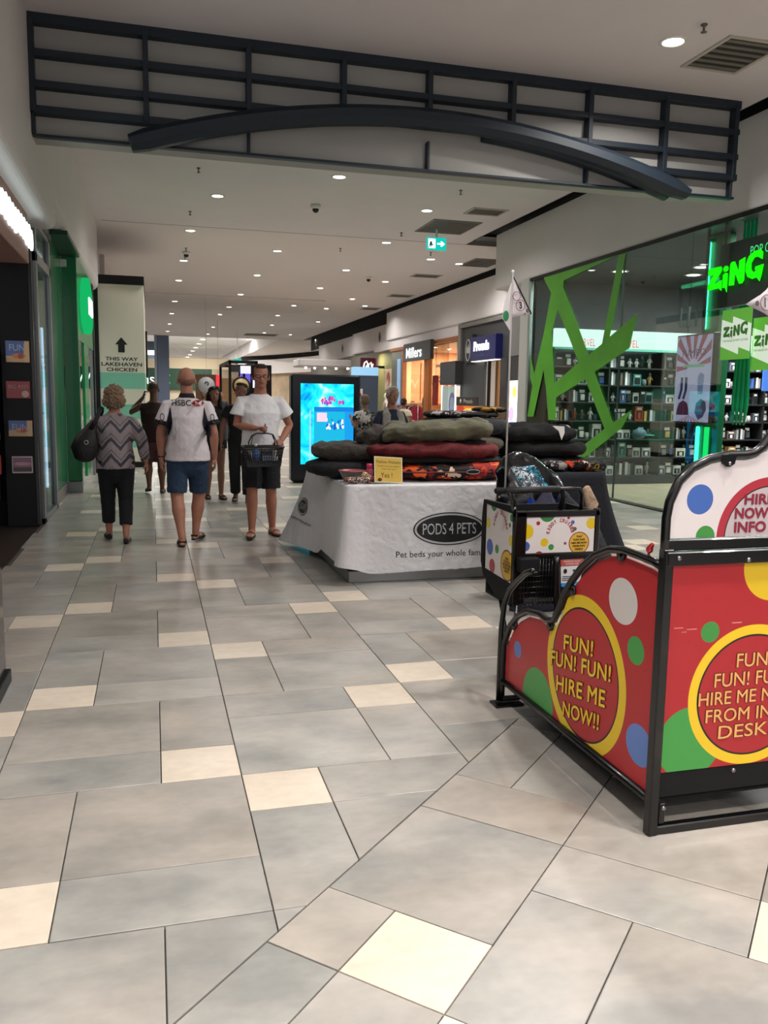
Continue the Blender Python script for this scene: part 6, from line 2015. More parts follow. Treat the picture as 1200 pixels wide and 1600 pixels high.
# ================================================================== CHILDREN'S TROLLEY standing behind the bay
ct = empty('childrens_trolley', (2.04, 4.2, 0), 'black childrens shopping trolley with white polka dot panels reading KIDDY CRUISER', 'trolley')
CY = 4.0
cm = [('c', 1.868, .830, .040, 'd9b91e'), ('c', 1.985, .925, .046, '3a7a44'), ('c', 1.934, .873, .011, 'a82434'), ('c', 2.108, .898, .008, 'a82434'), ('c', 2.133, .874, .011, '4a60a4'), ('c', 2.147, .838, .011, '4c6a58'),
      ('c', 2.243, .866, .030, 'd9b91e'), ('c', 1.973, .770, .022, 'd9b91e'), ('c', 2.013, .744, .016, '3a8a44'), ('c', 2.094, .762, .008, '8a3044'), ('c', 2.146, .79, .005, '3a4a84'), ('c', 1.865, .752, .026, '4a60a4'), ('c', 1.945, .700, .024, 'a02030'),
      ('c', 2.175, .762, .060, '7a2430'), ('c', 2.175, .762, .055, 'd0a632')]
wb(MB().bbox(1.868, 2.268, CY - .006, CY + .004, .712, .912, .002), 'front_panel', print_mat('cart_front_art', 'd9d3d1', cm, 0, 2, rough=.3, coat=.3), ct)
for (x0, x1, z0, z1) in ((1.80, 1.868, .44, .935), (2.262, 2.292, .66, .945), (1.80, 2.292, .905, .938), (1.86, 2.292, .688, .715)):
    wb(MB().bbox(x0, x1, CY - .012, CY + .02, z0, z1, .005), 'frame', M_TUBE, ct)
# side panel along X = 1.80
sm = [('c', 4.02, .90, .02, '3a7a44'), ('c', 4.26, .945, .04, '3a7a44'), ('c', 4.30, .70, .045, '3f63ac'), ('c', 4.20, .705, .025, '3a8a44'), ('c', 4.26, .60, .04, 'a8384a'), ('c', 4.06, .64, .085, '7a4a30'), ('c', 4.06, .64, .076, 'd0a632'), ('c', 4.33, .83, .03, 'd9c84e'), ('c', 4.02, .78, .03, 'd9c84e'), ('c', 4.04, .86, .012, '3a7a44')]
wb(MB().box(1.794, 1.80, 4.02, 4.36, .555, .935), 'side_panel', print_mat('cart_side_art', 'd9d3d1', sm, 1, 2, rough=.3, coat=.3), ct)
wb(MB().prism([(-4.42, .86), (-4.40, .955), (-4.0, .965), (-4.0, .925), (-4.36, .935), (-4.38, .57), (-4.0, .555), (-4.0, .44), (-4.20, .45), (-4.38, .53), (-4.42, .60)], (1.79, 0, 0), -Y1, Z1, X1, .02), 'side_frame', M_BLACKM, ct)
wb(MB().box(2.27, 2.285, 4.0, 4.36, .44, .93), 'side_frame', M_BLACKM, ct)
wb(MB().box(1.80, 2.28, 4.34, 4.36, .44, .93), 'back_panel', M_BLACKM, ct)
wb(MB().box(1.80, 2.28, 4.02, 4.36, .43, .445), 'floor_panel', M_BLACKM, ct)
# arched words
def arc_text(word, cx, cz, R, a0, a1, hgt, place, m_, root):
    n = len(word)
    for i, ch in enumerate(word):
        if ch == ' ': continue
        a = math.radians(a0 + (a1 - a0) * i / (n - 1))
        cu, cv = cx + R * math.cos(a), cz + R * math.sin(a)
        tx, tz = math.sin(a), -math.cos(a)
        ux, uz = math.cos(a), math.sin(a)
        w = hgt * (.25 if ch == 'I' else .66)
        def wp(u, v, cu=cu, cv=cv, tx=tx, tz=tz, ux=ux, uz=uz):
            return place(cu + tx * u + ux * v, cv + tz * u + uz * v)
        text(ch, (0, 0, 0), X1, Z1, (-w / 2, 0, w / 2, hgt), m_, root, warp=wp, bold=.03)
M_KR = mat('print_kiddy_red', 'a3243a', .4)
arc_text('KIDDY CRUISER', 2.063, .815, .062, 172, 8, .020, lambda u, v: Vector((u, CY - .008, v)), M_KR, ct)
arc_text('KIDDY CRUISER', -4.16, .825, .075, 172, 8, .024, lambda u, v: Vector((1.792, -u, v)), M_KR, ct)
mk = mat('print_brown', '4a2c14', .4)
for t, zz, hw in (('*FUN*', .797, .020), ('FUN! FUN!', .780, .034), ('HIRE ME NOW', .763, .046), ('FROM INFO', .746, .036), ('DESK!!', .729, .024)):
    text(t, (0, CY - .006, 0), X1, Z1, (2.175 - hw, zz - .005, 2.175 + hw, zz + .006), mk, ct, depth=.0015, bold=.03)
    text(t, (1.794, 0, 0), -Y1, Z1, (-4.06 - hw * 1.2, zz - .122 - .006, -4.06 + hw * 1.2, zz - .122 + .008), mk, ct, depth=.0015, bold=.03)
# handle
wb(MB().loft([(1.70, 4.0, 1.046), (1.735, 4.0, 1.047)], .017, 10, caps=(2, 2)), 'handle_end', M_BLACKM, ct)
wb(MB().loft([(1.745, 4.0, 1.047), (2.05, 4.0, 1.052)], .0175, 12, caps=(1, 1)), 'handle_grip', mat('grip_black', '18181a', .55), ct)
wb(MB().loft([(1.71, 4.0, 1.046), (2.12, 4.0, 1.053), (2.17, 4.0, 1.050), (2.195, 4.02, 1.02), (2.205, 4.04, .98), (2.205, 4.05, .93)], .010, 10, caps=(2, 1)), 'handle_tube', M_TUBE, ct)
wb(MB().loft([(1.755, 4.0, 1.045), (1.775, 4.0, 1.02), (1.79, 4.0, .99), (1.80, 4.0, .94)], [.011, .013, .017, .013], 10), 'handle_bracket', M_TUBE, ct)
wb(MB().ell((1.795, 3.985, .955), (.008, .006, .008), 8, 6), 'bolt', M_BOLT, ct)
wb(MB().loft([(2.07, 4.01, 1.05), (2.09, 4.03, 1.0), (2.085, 4.05, .94)], [.012, .012, .014], 8), 'strap', M_BLACKM, ct)
wb(MB().loft([(1.803, 3.98, .93), (1.793, 3.97, .80), (1.79, 3.97, .68), (1.80, 3.975, .62), (1.815, 3.98, .585)], .004, 6), 'cable', M_BLACKM, ct)
# coin lock and wire basket
wb(MB().bbox(1.812, 1.925, 3.93, 3.985, .625, .70, .006), 'coin_lock', M_BLACKM, ct)
wb(MB().loft([(1.83, 3.93, .615), (1.90, 3.925, .625)], .012, 8, caps=(2, 2)), 'lock_bar', M_TUBE, ct)
bw = MB()
for i in range(11):
    x = 1.84 + i * .0175
    bw.loft([(x, 3.975, .44), (x, 3.975, .69)], .0019, 5)
for i in range(9):
    z = .45 + i * .029
    bw.loft([(1.83, 3.975, z), (2.02, 3.975, z)], .0019, 5)
for i in range(14):
    x = 1.835 + i * .014
    bw.loft([(x, 3.98, .435), (x, 4.32, .435)], .0019, 5)
for i in range(8):
    bw.loft([(1.83, 4.0 + i * .045, .435), (2.02, 4.0 + i * .045, .435)], .0019, 5)
wb(bw, 'wire_basket', M_TUBE, ct)
wb(MB().loft([(2.035, 3.96, .70), (2.03, 3.96, .66), (2.035, 3.95, .50), (2.045, 3.95, .40), (2.03, 3.95, .38)], [.016, .018, .02, .022, .02], 8), 'seat_frame', M_TUBE, ct)
wb(MB().prism([(2.05, .70), (2.29, .695), (2.28, .42), (2.05, .44)], (0, 3.985, 0), X1, Z1, Y1, .02), 'child_seat', M_BLACKM, ct)
wb(MB().prism([(2.065, .675), (2.20, .678), (2.185, .535), (2.075, .53)], (0, 3.984, 0), X1, Z1, -Y1, .002), 'warning_label', mat('label_white', 'd3d3d6', .4), ct)
wb(MB().prism([(2.065, .675), (2.20, .678), (2.197, .645), (2.067, .642)], (0, 3.982, 0), X1, Z1, -Y1, .002), 'label_band', mat('label_red', 'b45048', .4), ct)
wb(MB().prism([(2.073, .55), (2.187, .555), (2.185, .535), (2.075, .53)], (0, 3.982, 0), X1, Z1, -Y1, .002), 'label_band', mat('label_blue', '3a8ac8', .4), ct)
text('PARENTS MUST', (0, 3.981, 0), X1, Z1, (2.085, .662, 2.18, .671), M_WHITE, ct, depth=.002)
text('SUPERVISE', (0, 3.981, 0), X1, Z1, (2.095, .649, 2.17, .657), M_WHITE, ct, depth=.002)
wb(MB().prism(ring_pts(2.095, .615, .010, .012, 14), (0, 3.981, 0), X1, Z1, -Y1, .002).box(2.14, 2.16, 3.979, 3.981, .612, .622), 'label_symbols', MI, ct)
for k, zz in enumerate((.585, .575, .565)):
    wb(MB().box(2.08, 2.13, 3.979, 3.981, zz, zz + .003), 'small_print', mat('ink_grey', '66666c', .5), ct)
# frame posts and wheels
for x in (1.83, 2.25):
    wb(MB().loft([(x, 4.0, .44), (x, 4.0, .10)], .012, 8), 'leg', M_TUBE, ct)
    wb(MB().loft([(x + .03, 4.30, .44), (x + .03, 4.12, .10)], .012, 8), 'leg', M_TUBE, ct)
    wb(MB().loft([(x, 4.0, .12), (x, 4.14, .12)], .012, 8), 'base_rail', M_TUBE, ct)
    for y in (4.0, 4.13):
        w_ = wb(MB().lathe([(.012, -.016), (.05, -.014), (.055, -.008), (.055, .008), (.05, .014), (.012, .016)], (x, y, .055), 18, axis='x'), 'wheel', M_BLACKM, ct)
        wparent(MB().lathe([(.002, -.019), (.022, -.018), (.022, .018), (.002, .019)], (x, y, .055), 12, axis='x').build('hub', mat('hub_blue', '2a5a8c', .4)), w_)

# flags
def flag(px, py, z0, z1, tri, num, label, circ, black_edge, nc):
    q = empty('trolley_flag', (px, py, z0), label, 'flag')
    wb(MB().loft([(px, py, z0), (px - .0, py, z1)], .0055, 8, caps=(1, 2)), 'pole', mat('pole_white', 'b9b6b2', .4), q)
    wb(MB().ell((px, py, z1 + .006), (.010, .010, .010), 8, 6), 'cap', M_WHITE, q)
    b = MB(); n = 8
    vs = []
    for i in range(n + 1):
        for j in range(n + 1):
            s_, t_ = i / n, j / n
            a_ = Vector(tri[0]).lerp(Vector(tri[2]), t_)
            c_ = Vector(tri[0]).lerp(Vector(tri[1]), t_)
            p = a_.lerp(c_, s_)
            vs.append((p.x, py + .012 * math.sin(p.x * 40 + p.y * 14) * s_, p.y))
    fs = [(i * (n + 1) + j, (i + 1) * (n + 1) + j, (i + 1) * (n + 1) + j + 1, i * (n + 1) + j + 1) for i in range(n) for j in range(n)]
    b.add(vs, fs, 0, True)
    o = wb(b, 'pennant', mat('flag_cloth', 'cfc8ca', .7), q)
    o.modifiers.new('t', 'SOLIDIFY').thickness = .0015
    bb = MB().loft([(tri[0][0], py - .002, tri[0][1]), ((tri[0][0] * .6 + tri[1][0] * .4) + .004, py, tri[0][1] * .6 + tri[1][1] * .4 - .006), (tri[1][0], py, tri[1][1])], [(.004, .002)] * 3, 6)
    if black_edge: wb(bb, 'black_edge', M_BLACK, q)
    text(num, (0, py - .014, 0), X1, Z1, nc, MI, q, depth=.001, bold=.03, shear=-.2)
    for cx_, cz_, r_ in circ:
        wb(MB().loft([(p[0], py - .014, p[1]) for p in ring_pts(cx_, cz_, r_, r_ * 1.1, 20)], .0016, 5, closed=True), 'printed_ring', mat('ring_wine', '8a4a54', .6), q)
    return q
q = flag(1.765, 4.05, 1.055, 2.145, [(1.77, 2.125), (1.877, 1.945), (1.768, 1.925)], '3', 'white pennant flag with number 3 on a thin white pole above the trolley', [(1.785, 2.03, .020), (1.808, 1.985, .024)], True, (1.799, 1.968, 1.817, 2.004))
wb(MB().ell((1.848, 4.036, 1.962), (.008, .001, .012), 8, 6).ell((1.834, 4.036, 1.945), (.004, .001, .006), 8, 6), 'printed_spots', mat('print_grey', '55505a', .6), q)
b = MB().add([(1.764, 4.05, 2.11), (1.722, 4.04, 2.0), (1.708, 4.03, 1.92), (1.735, 4.035, 1.885), (1.764, 4.05, 1.855), (1.764, 4.05, 1.98), (1.745, 4.03, 1.97)],
             [(0, 1, 6), (1, 2, 6), (2, 3, 6), (3, 4, 6), (4, 5, 6), (5, 0, 6)])
o = wb(b, 'folded_cloth', mat('flag_cloth', 'cfc8ca', .7), q); o.modifiers.new('t', 'SOLIDIFY').thickness = .002
wb(MB().ell((1.728, 4.030, 1.93), (.016, .003, .026), 12, 8), 'green_spot', mat('flag_green', '1f7a4a', .6), q)
q = flag(2.74, 3.2, 0.6, 2.2, [(2.72, 2.10), (2.50, 1.937), (2.72, 1.84)], '1', 'white pennant flag with number 1 poking in from the right edge', [(2.585, 1.945, .03)], False, (2.572, 1.925, 2.582, 1.965))
wb(MB().ell((2.537, 3.185, 1.940), (.010, .001, .012), 8, 6), 'printed_spots', mat('print_grey', '55505a', .6), q)

# ================================================================== PEOPLE
def nrm(v): return Vector(v).normalized()


def blob(mb, name, m, root, vox=.008, smooth=3, disp=None):
    o = mb.build(name, m, root)
    md = o.modifiers.new('remesh', 'REMESH'); md.mode = 'VOXEL'; md.voxel_size = vox; md.use_smooth_shade = True
    if smooth:
        sm = o.modifiers.new('smooth', 'SMOOTH'); sm.factor = .5; sm.iterations = smooth
    if disp:
        add_disp(o, disp[0], disp[1])
    return o


def add_hand(b, wrist, d, n, side, curl=.35, sc=1.0, thumb_in=.5):
    """palm with four unequal fingers and a side thumb. d: wrist to knuckles, n: way the palm faces, side: +1/-1 thumb side"""
    d = nrm(d); n = nrm(Vector(n) - d * Vector(n).dot(d)); s = d.cross(n) * side
    W = Vector(wrist)
    b.loft([W - d * .02 * sc, W + d * .02 * sc, W + d * .055 * sc, W + d * .092 * sc], [(.024 * sc, .019 * sc), (.031 * sc, .018 * sc), (.041 * sc, .017 * sc), (.041 * sc, .013 * sc)], 12, ref=s, caps=(2, 2))
    for i, (L_, off) in enumerate(((.066, 1.5), (.078, .5), (.072, -.5), (.056, -1.5))):
        base = W + d * .088 * sc + s * (off * .0215 * sc)
        pts = [base - d * .012 * sc]; r = [.0098 * sc]; p = base.copy(); ang = 0.0
        sp = s * off * .05
        for j, fr in enumerate((.42, .33, .25)):
            ang += curl * (1.0, 1.25, .9)[j] + .05 * i * curl
            dd = (d * math.cos(ang) + n * math.sin(ang) + sp).normalized()
            p = p + dd * L_ * fr * sc
            pts.append(p.copy()); r.append((.0092, .0085, .0072)[j] * sc)
        b.loft(pts, r, 8, ref=s, caps=(1, 2))
    t0 = W + d * .022 * sc + s * .026 * sc
    t1 = t0 + (d * .55 + s * .75 + n * thumb_in).normalized() * .036 * sc
    t2 = t1 + (d * .85 + s * .25 + n * thumb_in).normalized() * .030 * sc
    b.loft([t0 - s * .012 * sc, t0, t1, t2], [.014 * sc, .0135 * sc, .0115 * sc, .009 * sc], 8, ref=n, caps=(2, 2))


def person(loc, rz, h, label, P=None, skin='b98068', vox=.008, fem=False, bulk=1.0, belly=.0, face=True, head_turn=0.0, hands=None, lean=0.0):
    """local frame: +y ahead, x to the figure's right. returns root, joints"""
    s = h / 1.80
    root = empty('person', (loc[0], loc[1], 0), label, 'person', rz=rz)
    J = dict(hipL=(-.095, 0, .93), hipR=(.095, 0, .93), kneeL=(-.105, .03, .50), kneeR=(.105, .03, .50), ankL=(-.11, 0, .085), ankR=(.11, 0, .085),
             toeL=(-.13, .17, .03), toeR=(.13, .17, .03), shL=(-.18, 0, 1.42), shR=(.18, 0, 1.42), elL=(-.25, -.02, 1.15), elR=(.25, -.02, 1.15),
             wrL=(-.27, .05, .92), wrR=(.27, .05, .92), neck=(0, 0, 1.515), head=(0, .02, 1.662), chest=(0, 0, 1.30), waist=(0, 0, 1.10), pel=(0, 0, .96))
    J.update(P or {})
    J = {k: Vector(v) * s for k, v in J.items()}
    wS = (.9 if fem else 1.0) * bulk
    b = MB()
    pel, waist, chest, neck, head = J['pel'], J['waist'], J['chest'], J['neck'], J['head']
    b.loft([pel - Vector((0, 0, .09 * s)), pel, waist, chest, chest + Vector((0, 0, .1 * s)), neck - Vector((0, 0, .05 * s)), neck],
           [(.13 * s, .095 * s), ((.175 if fem else .165) * s * bulk, .118 * s * bulk), ((.135 if fem else .150) * s * bulk, (.10 + belly) * s), ((.15 if fem else .172) * s * bulk, (.115 + belly * .3) * s), (.17 * s * wS, .105 * s), (.12 * s * wS, .075 * s), (.056 * s, .056 * s)], 18, ref=(1, 0, 0), caps=(2, 1))
    b.loft([neck - Vector((0, 0, .04 * s)), neck + (head - neck) * .35, head - Vector((0, .01 * s, .05 * s))], [(.070 * s, .066 * s), (.060 * s, .061 * s), (.058 * s, .062 * s)], 14, ref=(1, 0, 0))
    # head
    Hm = Matrix.Rotation(head_turn, 3, 'Z')
    s0 = s; s = s * 1.08
    def hp(x, y, z): return head + (Hm @ Vector((x, y, z))) * s0 * 1.08
    b.ell(hp(0, -.012, .03), (.077 * s, .095 * s, .092 * s), 18, 12, M=Hm)
    b.ell(hp(0, .018, -.035), (.060 * s, .070 * s, .082 * s), 16, 10, M=Hm)
    b.ell(hp(0, .055, -.085), (.030 * s, .026 * s, .022 * s), 10, 7, M=Hm)
    b.loft([hp(0, .078, .012), hp(0, .094, -.012), hp(0, .108, -.030)], [.009 * s, .012 * s, .015 * s], 8, caps=(2, 2))
    for sg in (-1, 1):
        b.ell(hp(sg * .036, .073, .022), (.024 * s, .014 * s, .008 * s), 8, 6, M=Hm)          # brow
        b.ell(hp(sg * .040, .058, -.022), (.022 * s, .018 * s, .018 * s), 8, 6, M=Hm)         # cheek
        b.ell(hp(sg * .080, -.012, -.008), (.011 * s, .018 * s, .030 * s), 10, 7, M=Hm)       # ear
    b.ell(hp(0, .083, -.056), (.024 * s, .012 * s, .010 * s), 10, 6, M=Hm)
    s = s0
    for k in ('L', 'R'):
        sg = -1 if k == 'L' else 1
        hip, kn, an, to = J['hip' + k], J['knee' + k], J['ank' + k], J['toe' + k]
        b.loft([hip + Vector((0, 0, .03 * s)), hip.lerp(kn, .25), hip.lerp(kn, .6), kn, kn.lerp(an, .15), kn.lerp(an, .35), kn.lerp(an, .7), an, an - (an - to) * .05 - Vector((0, 0, .03 * s))],
               [(.088 * s * bulk, .095 * s * bulk), (.086 * s * bulk, .092 * s * bulk), (.074 * s * bulk, .078 * s * bulk), (.060 * s * bulk, .064 * s * bulk), (.057 * s * bulk, .064 * s * bulk), (.062 * s * bulk, .070 * s * bulk), (.046 * s, .050 * s), (.036 * s, .042 * s), (.037 * s, .042 * s)], 14, ref=(1, 0, 0), caps=(2, 2))
        f = Vector((to.x - an.x, to.y - an.y, 0)).normalized()
        heel = Vector((an.x, an.y, max(.03 * s, an.z - .055 * s))) - f * .045 * s
        b.loft([heel, an - Vector((0, 0, .045 * s)), an.lerp(to, .55) - Vector((0, 0, .012 * s)), to, to + f * .045 * s], [(.030 * s, .028 * s), (.036 * s, .034 * s), (.042 * s, .026 * s), (.044 * s, .017 * s), (.034 * s, .011 * s)], 12, ref=(f.y, -f.x, 0), caps=(2, 2))
        sh, el, wr = J['sh' + k], J['el' + k], J['wr' + k]
        b.loft([sh - Vector((sg * .03 * s, 0, 0)), sh, sh.lerp(el, .35), el, el.lerp(wr, .25), el.lerp(wr, .7), wr], [.045 * s, .054 * s * bulk, .048 * s * bulk, .041 * s * bulk, .043 * s * bulk, .034 * s, .027 * s], 12, ref=(1, 0, 0), caps=(2, 2))
        hd = (hands or {}).get(k, {})
        d = Vector(hd.get('d', (wr - el).normalized() * .8 + Vector((0, .05, -.35))))
        n = Vector(hd.get('n', (-sg, .15, 0)))
        add_hand(b, wr, d, n, hd.get('t', 1 if k == 'L' else -1) * 1, hd.get('curl', .32), s)
    body = blob(b, 'body', mat('skin_' + skin, skin, .55, noise=.06, nscale=20), root, vox, 2)
    if face:
        M_EW = mat('eye_white', 'd8d4cc', .3); M_EI = mat('eye_dark', '2a201a', .2); M_LIP = mat('lip_' + skin, '8a4a42', .5)
        for sg in (-1, 1):
            MB().ell(hp(sg * .033, .079, .004), (.0125 * s, .006 * s, .0065 * s), 10, 6, M=Hm).build('eye', M_EW, root)
            MB().ell(hp(sg * .033, .0835, .004), (.0055 * s, .003 * s, .0055 * s), 8, 5, M=Hm).build('iris', M_EI, root)
        MB().loft([hp(-.024, .086, -.056), hp(-.01, .0945, -.0545), hp(.01, .0945, -.0545), hp(.024, .086, -.056)], [(.003 * s, .0035 * s)] * 4, 6, caps=(2, 2)).build('mouth', M_LIP, root)
    return root, J, s, hp, Hm


def wear(root, parts, name, m, vox=.009, disp=(.012, .09), smooth=2):
    b = MB()
    for path, rad, kw in parts:
        b.loft(path, rad, kw.get('n', 18), ref=kw.get('ref', (1, 0, 0)), caps=kw.get('caps', (1, 1)))
    return blob(b, name, m, root, vox, smooth, disp)


def V3(*a): return Vector(a)


def top_parts(J, s, hem, hw, hd, bulk=1.0, belly=0.0, fem=False, sleeve=.5, sr=(.072, .070, .078), nk=.072, loose=.012, arms='LR'):
    pel, waist, chest, neck = J['pel'], J['waist'], J['chest'], J['neck']
    hz = V3(pel.x, pel.y, hem * s)
    sh_w = .19 * (.9 if fem else 1) * bulk
    parts = [([hz, hz.lerp(waist, .5), waist, chest, chest + V3(0, 0, .1 * s), neck - V3(0, 0, .055 * s), neck - V3(0, 0, .026 * s)],
              [(hw * s, hd * s), ((hw * .5 + .5 * (.165 * bulk + loose)) * s, (hd * .5 + .5 * (.125 + belly + loose)) * s), ((.152 * bulk + loose) * s, (.118 + belly + loose) * s), ((.176 * bulk + loose) * s * (.92 if fem else 1), (.125 + belly * .4 + loose) * s),
               (sh_w * .96 * s, .112 * s), (.128 * bulk * s, .088 * s), (nk * s, (nk + .004) * s)], {'n': 26})]
    for k in arms:
        sh, el, wr = J['sh' + k], J['el' + k], J['wr' + k]
        sg = -1 if k == 'L' else 1
        if sleeve <= 1:
            e = sh.lerp(el, sleeve)
            pts = [sh - V3(sg * .09 * s, 0, .005 * s), sh + V3(sg * .01 * s, 0, -.012 * s), sh.lerp(e, .55), e]
            rr_ = [.062 * s, sr[0] * .84 * s, sr[1] * s, sr[2] * s]
        else:
            e = el.lerp(wr, sleeve - 1)
            pts = [sh - V3(sg * .09 * s, 0, .005 * s), sh + V3(sg * .01 * s, 0, -.012 * s), sh.lerp(el, .5), el, e]
            rr_ = [.062 * s, sr[0] * .84 * s, sr[1] * s, sr[1] * .92 * s, sr[2] * s]
        parts.append((pts, rr_, {'caps': (2, 1)}))
    return parts


def leg_parts(J, s, t, r0, r1, r2, waist_z=1.0, bulk=1.0, wr=.168, wd=.125):
    """trousers or shorts down to fraction t (0 hip, 1 knee, 2 ankle)"""
    pel = J['pel']
    parts = [([V3(pel.x, pel.y, (waist_z) * s), V3(pel.x, pel.y, .93 * s), V3(pel.x, pel.y, .84 * s)], [(wr * bulk * s, wd * s), ((wr + .012) * bulk * s, (wd + .012) * s), ((wr - .02) * bulk * s, (wd - .01) * s)], {'n': 22, 'caps': (1, 2)})]
    for k in 'LR':
        hip, kn, an = J['hip' + k], J['knee' + k], J['ank' + k]
        if t <= 1:
            e = hip.lerp(kn, t); pts = [hip + V3(0, 0, .02 * s), hip.lerp(e, .5), e]; rd = [r0 * s, (r0 + r1) / 2 * s, r1 * s]
        else:
            e = kn.lerp(an, t - 1); pts = [hip + V3(0, 0, .02 * s), hip.lerp(kn, .5), kn, kn.lerp(e, .5), e]; rd = [r0 * s, (r0 + r1) / 2 * s, r1 * s, (r1 + r2) / 2 * s, r2 * s]
        parts.append((pts, rd, {'n': 16}))
    return parts


def shoe(J, s, k, root, m, name='shoe', strap=False, thong=False, sole='1c1a19'):
    an, to = J['ank' + k], J['toe' + k]
    f = Vector((to.x - an.x, to.y - an.y, 0)).normalized(); rt = Vector((f.y, -f.x, 0))
    pitch = (to.z - .03 * s)
    hz = max(0, an.z - .085 * s)
    heel = Vector((an.x, an.y, 0)) - f * .055 * s + V3(0, 0, hz)
    toe = Vector((to.x, to.y, 0)) + f * .055 * s + V3(0, 0, max(0, to.z - .03 * s))
    b = MB()
    th = .012 * s
    b.loft([heel + V3(0, 0, th), heel.lerp(toe, .25) + V3(0, 0, th), heel.lerp(toe, .65) + V3(0, 0, th * .9), toe + V3(0, 0, th)], [(.030 * s, th), (.036 * s, th), (.048 * s, th), (.034 * s, th)], 14, ref=rt, caps=(2, 2))
    o = blob(b, name, m, root, .006, 1) if not (strap or thong) else b.build(name, mat('sole_' + sole, sole, .7), root)
    if strap or thong:
        for t, w, z in (((.30, .036, .075), (.62, .047, .055), (.80, .044, .045)) if strap else ((.55, .046, .050), (.66, .046, .056))):
            c = heel.lerp(toe, t)
            pts = [c + rt * (w * s * math.cos(a)) + V3(0, 0, .012 * s + z * s * math.sin(a)) for a in [math.pi * i / 8 for i in range(9)]]
            MB().loft(pts, [(.016 * s if strap else .009 * s, .004 * s)] * 9, 6, ref=f).build('strap', m, o)
        if strap:
            c = heel + f * .02 * s
            pts = [c + rt * (.034 * s * math.cos(a)) - f * (.03 * s * math.sin(a)) + V3(0, 0, .05 * s) for a in [math.pi * i / 8 for i in range(9)]]
            MB().loft(pts, [(.012 * s, .004 * s)] * 9, 6, ref=(0, 0, 1)).build('strap', m, o)
    else:
        b = MB()
        c = lambda t, z: heel.lerp(toe, t) + V3(0, 0, z * s)
        b.loft([c(.02, .035), c(.22, .040), c(.45, .038), c(.75, .026), c(.97, .018)], [(.030 * s, .030 * s), (.037 * s, .036 * s), (.043 * s, .034 * s), (.046 * s, .024 * s), (.034 * s, .014 * s)], 14, ref=rt, caps=(2, 2))
        u = blob(b, 'upper', m, root, .006, 1); u.parent = o
    return o


def hair(root, hp, Hm, s, m, lobes, disp=(.02, .03), name='hair', vox=.007):
    b = MB()
    for (x, y, z, a, b_, c) in lobes:
        b.ell(hp(x, y, z), (a * s, b_ * s, c * s), 14, 9, M=Hm)
    return blob(b, name, m, root, vox, 1, disp)


# ------------------------------------------------------------------ 1: man in the white sponsor shirt, walking away
PI = math.pi
root, J, s, hp, Hm = person((.335, 8.80), 0.0, 1.80, 'bald man walking away in white shirt printed HSBC, denim shorts and sandals',
    dict(hipL=(-.10, 0, .93), hipR=(.10, 0, .93), kneeL=(-.112, -.03, .50), kneeR=(.112, .10, .50), ankL=(-.075, -.16, .09), ankR=(.075, .16, .10), toeL=(-.075, .0, .03), toeR=(.14, .32, .035),
         shL=(-.185, 0, 1.42), shR=(.185, 0, 1.42), elL=(-.262, -.02, 1.14), elR=(.262, -.04, 1.14), wrL=(-.262, .05, .88), wrR=(.275, .06, .88)),
    skin='b8806a', vox=.0065, bulk=1.10, belly=.045, head_turn=.0)
M_SHW = mat('shirt_white', 'eee6ea', .75, bump=.35, bscale=9)
tp_ = top_parts(J, s, .86, .225, .185, bulk=1.12, belly=.05, sleeve=.62, sr=(.076, .078, .088), nk=.085, loose=.02)
shirt = wear(root, tp_, 'shirt', M_SHW, .0085, (.022, .11))
M_NAVY = mat('trim_navy', '15161f', .8)
wear(root, [([J['neck'] - V3(0, 0, .03), J['neck'] + V3(0, 0, .022)], [(.088, .090), (.068, .070)], {'n': 20})], 'collar', M_NAVY, .006, None)
for k in 'LR':
    sg = -1 if k == 'L' else 1
    e = J['sh' + k].lerp(J['el' + k], .62); dr = (J['el' + k] - J['sh' + k]).normalized()
    wear(root, [([e - dr * .012, e + dr * .03], [.090, .092], {'n': 18})], 'cuff', M_NAVY, .006, None)
wear(root, leg_parts(J, s, .92, .116, .098, .1, 1.0, 1.14, .172, .14), 'shorts', mat('denim', '2a3f5a', .85, noise=.25, nscale=12, bump=.5, bscale=60), .0085, (.015, .08))
for k in 'LR':
    shoe(J, s, k, root, mat('sandal_black', '1a1312', .6), 'sandal', strap=True)
MB().loft([J['wrL'] + V3(.03 * math.cos(a), .03 * math.sin(a), .02) for a in [i * PI / 8 for i in range(16)]], [(.011, .006)] * 16, 6, ref=(0, 0, 1), closed=True).build('wrist_watch', M_BLACK, root)
hair(root, hp, Hm, s, mat('hair_cropped', '86604e', .9, noise=.2, nscale=60), [(0, -.045, .0, .0775, .064, .055), (-.062, -.01, .01, .020, .045, .035), (.062, -.01, .01, .020, .045, .035)], (.004, .02))
bpy.context.view_layer.update()
bv = bvh_of([shirt])
x0, y0 = .335, 8.80
wq = projector(bv, 'y', 8.2, .010)
text('HSBC', (0, 0, 0), X1, Z1, (x0 - .150, 1.412, x0 + .035, 1.470), MI, shirt, warp=wq, bold=.01)
rd_ = mat('bank_red', 'c0283a', .6); wd_ = mat('bank_white', 'e4dcdc', .6)
hx, hz_, hw_, hh = x0 + .105, 1.441, .065, .030
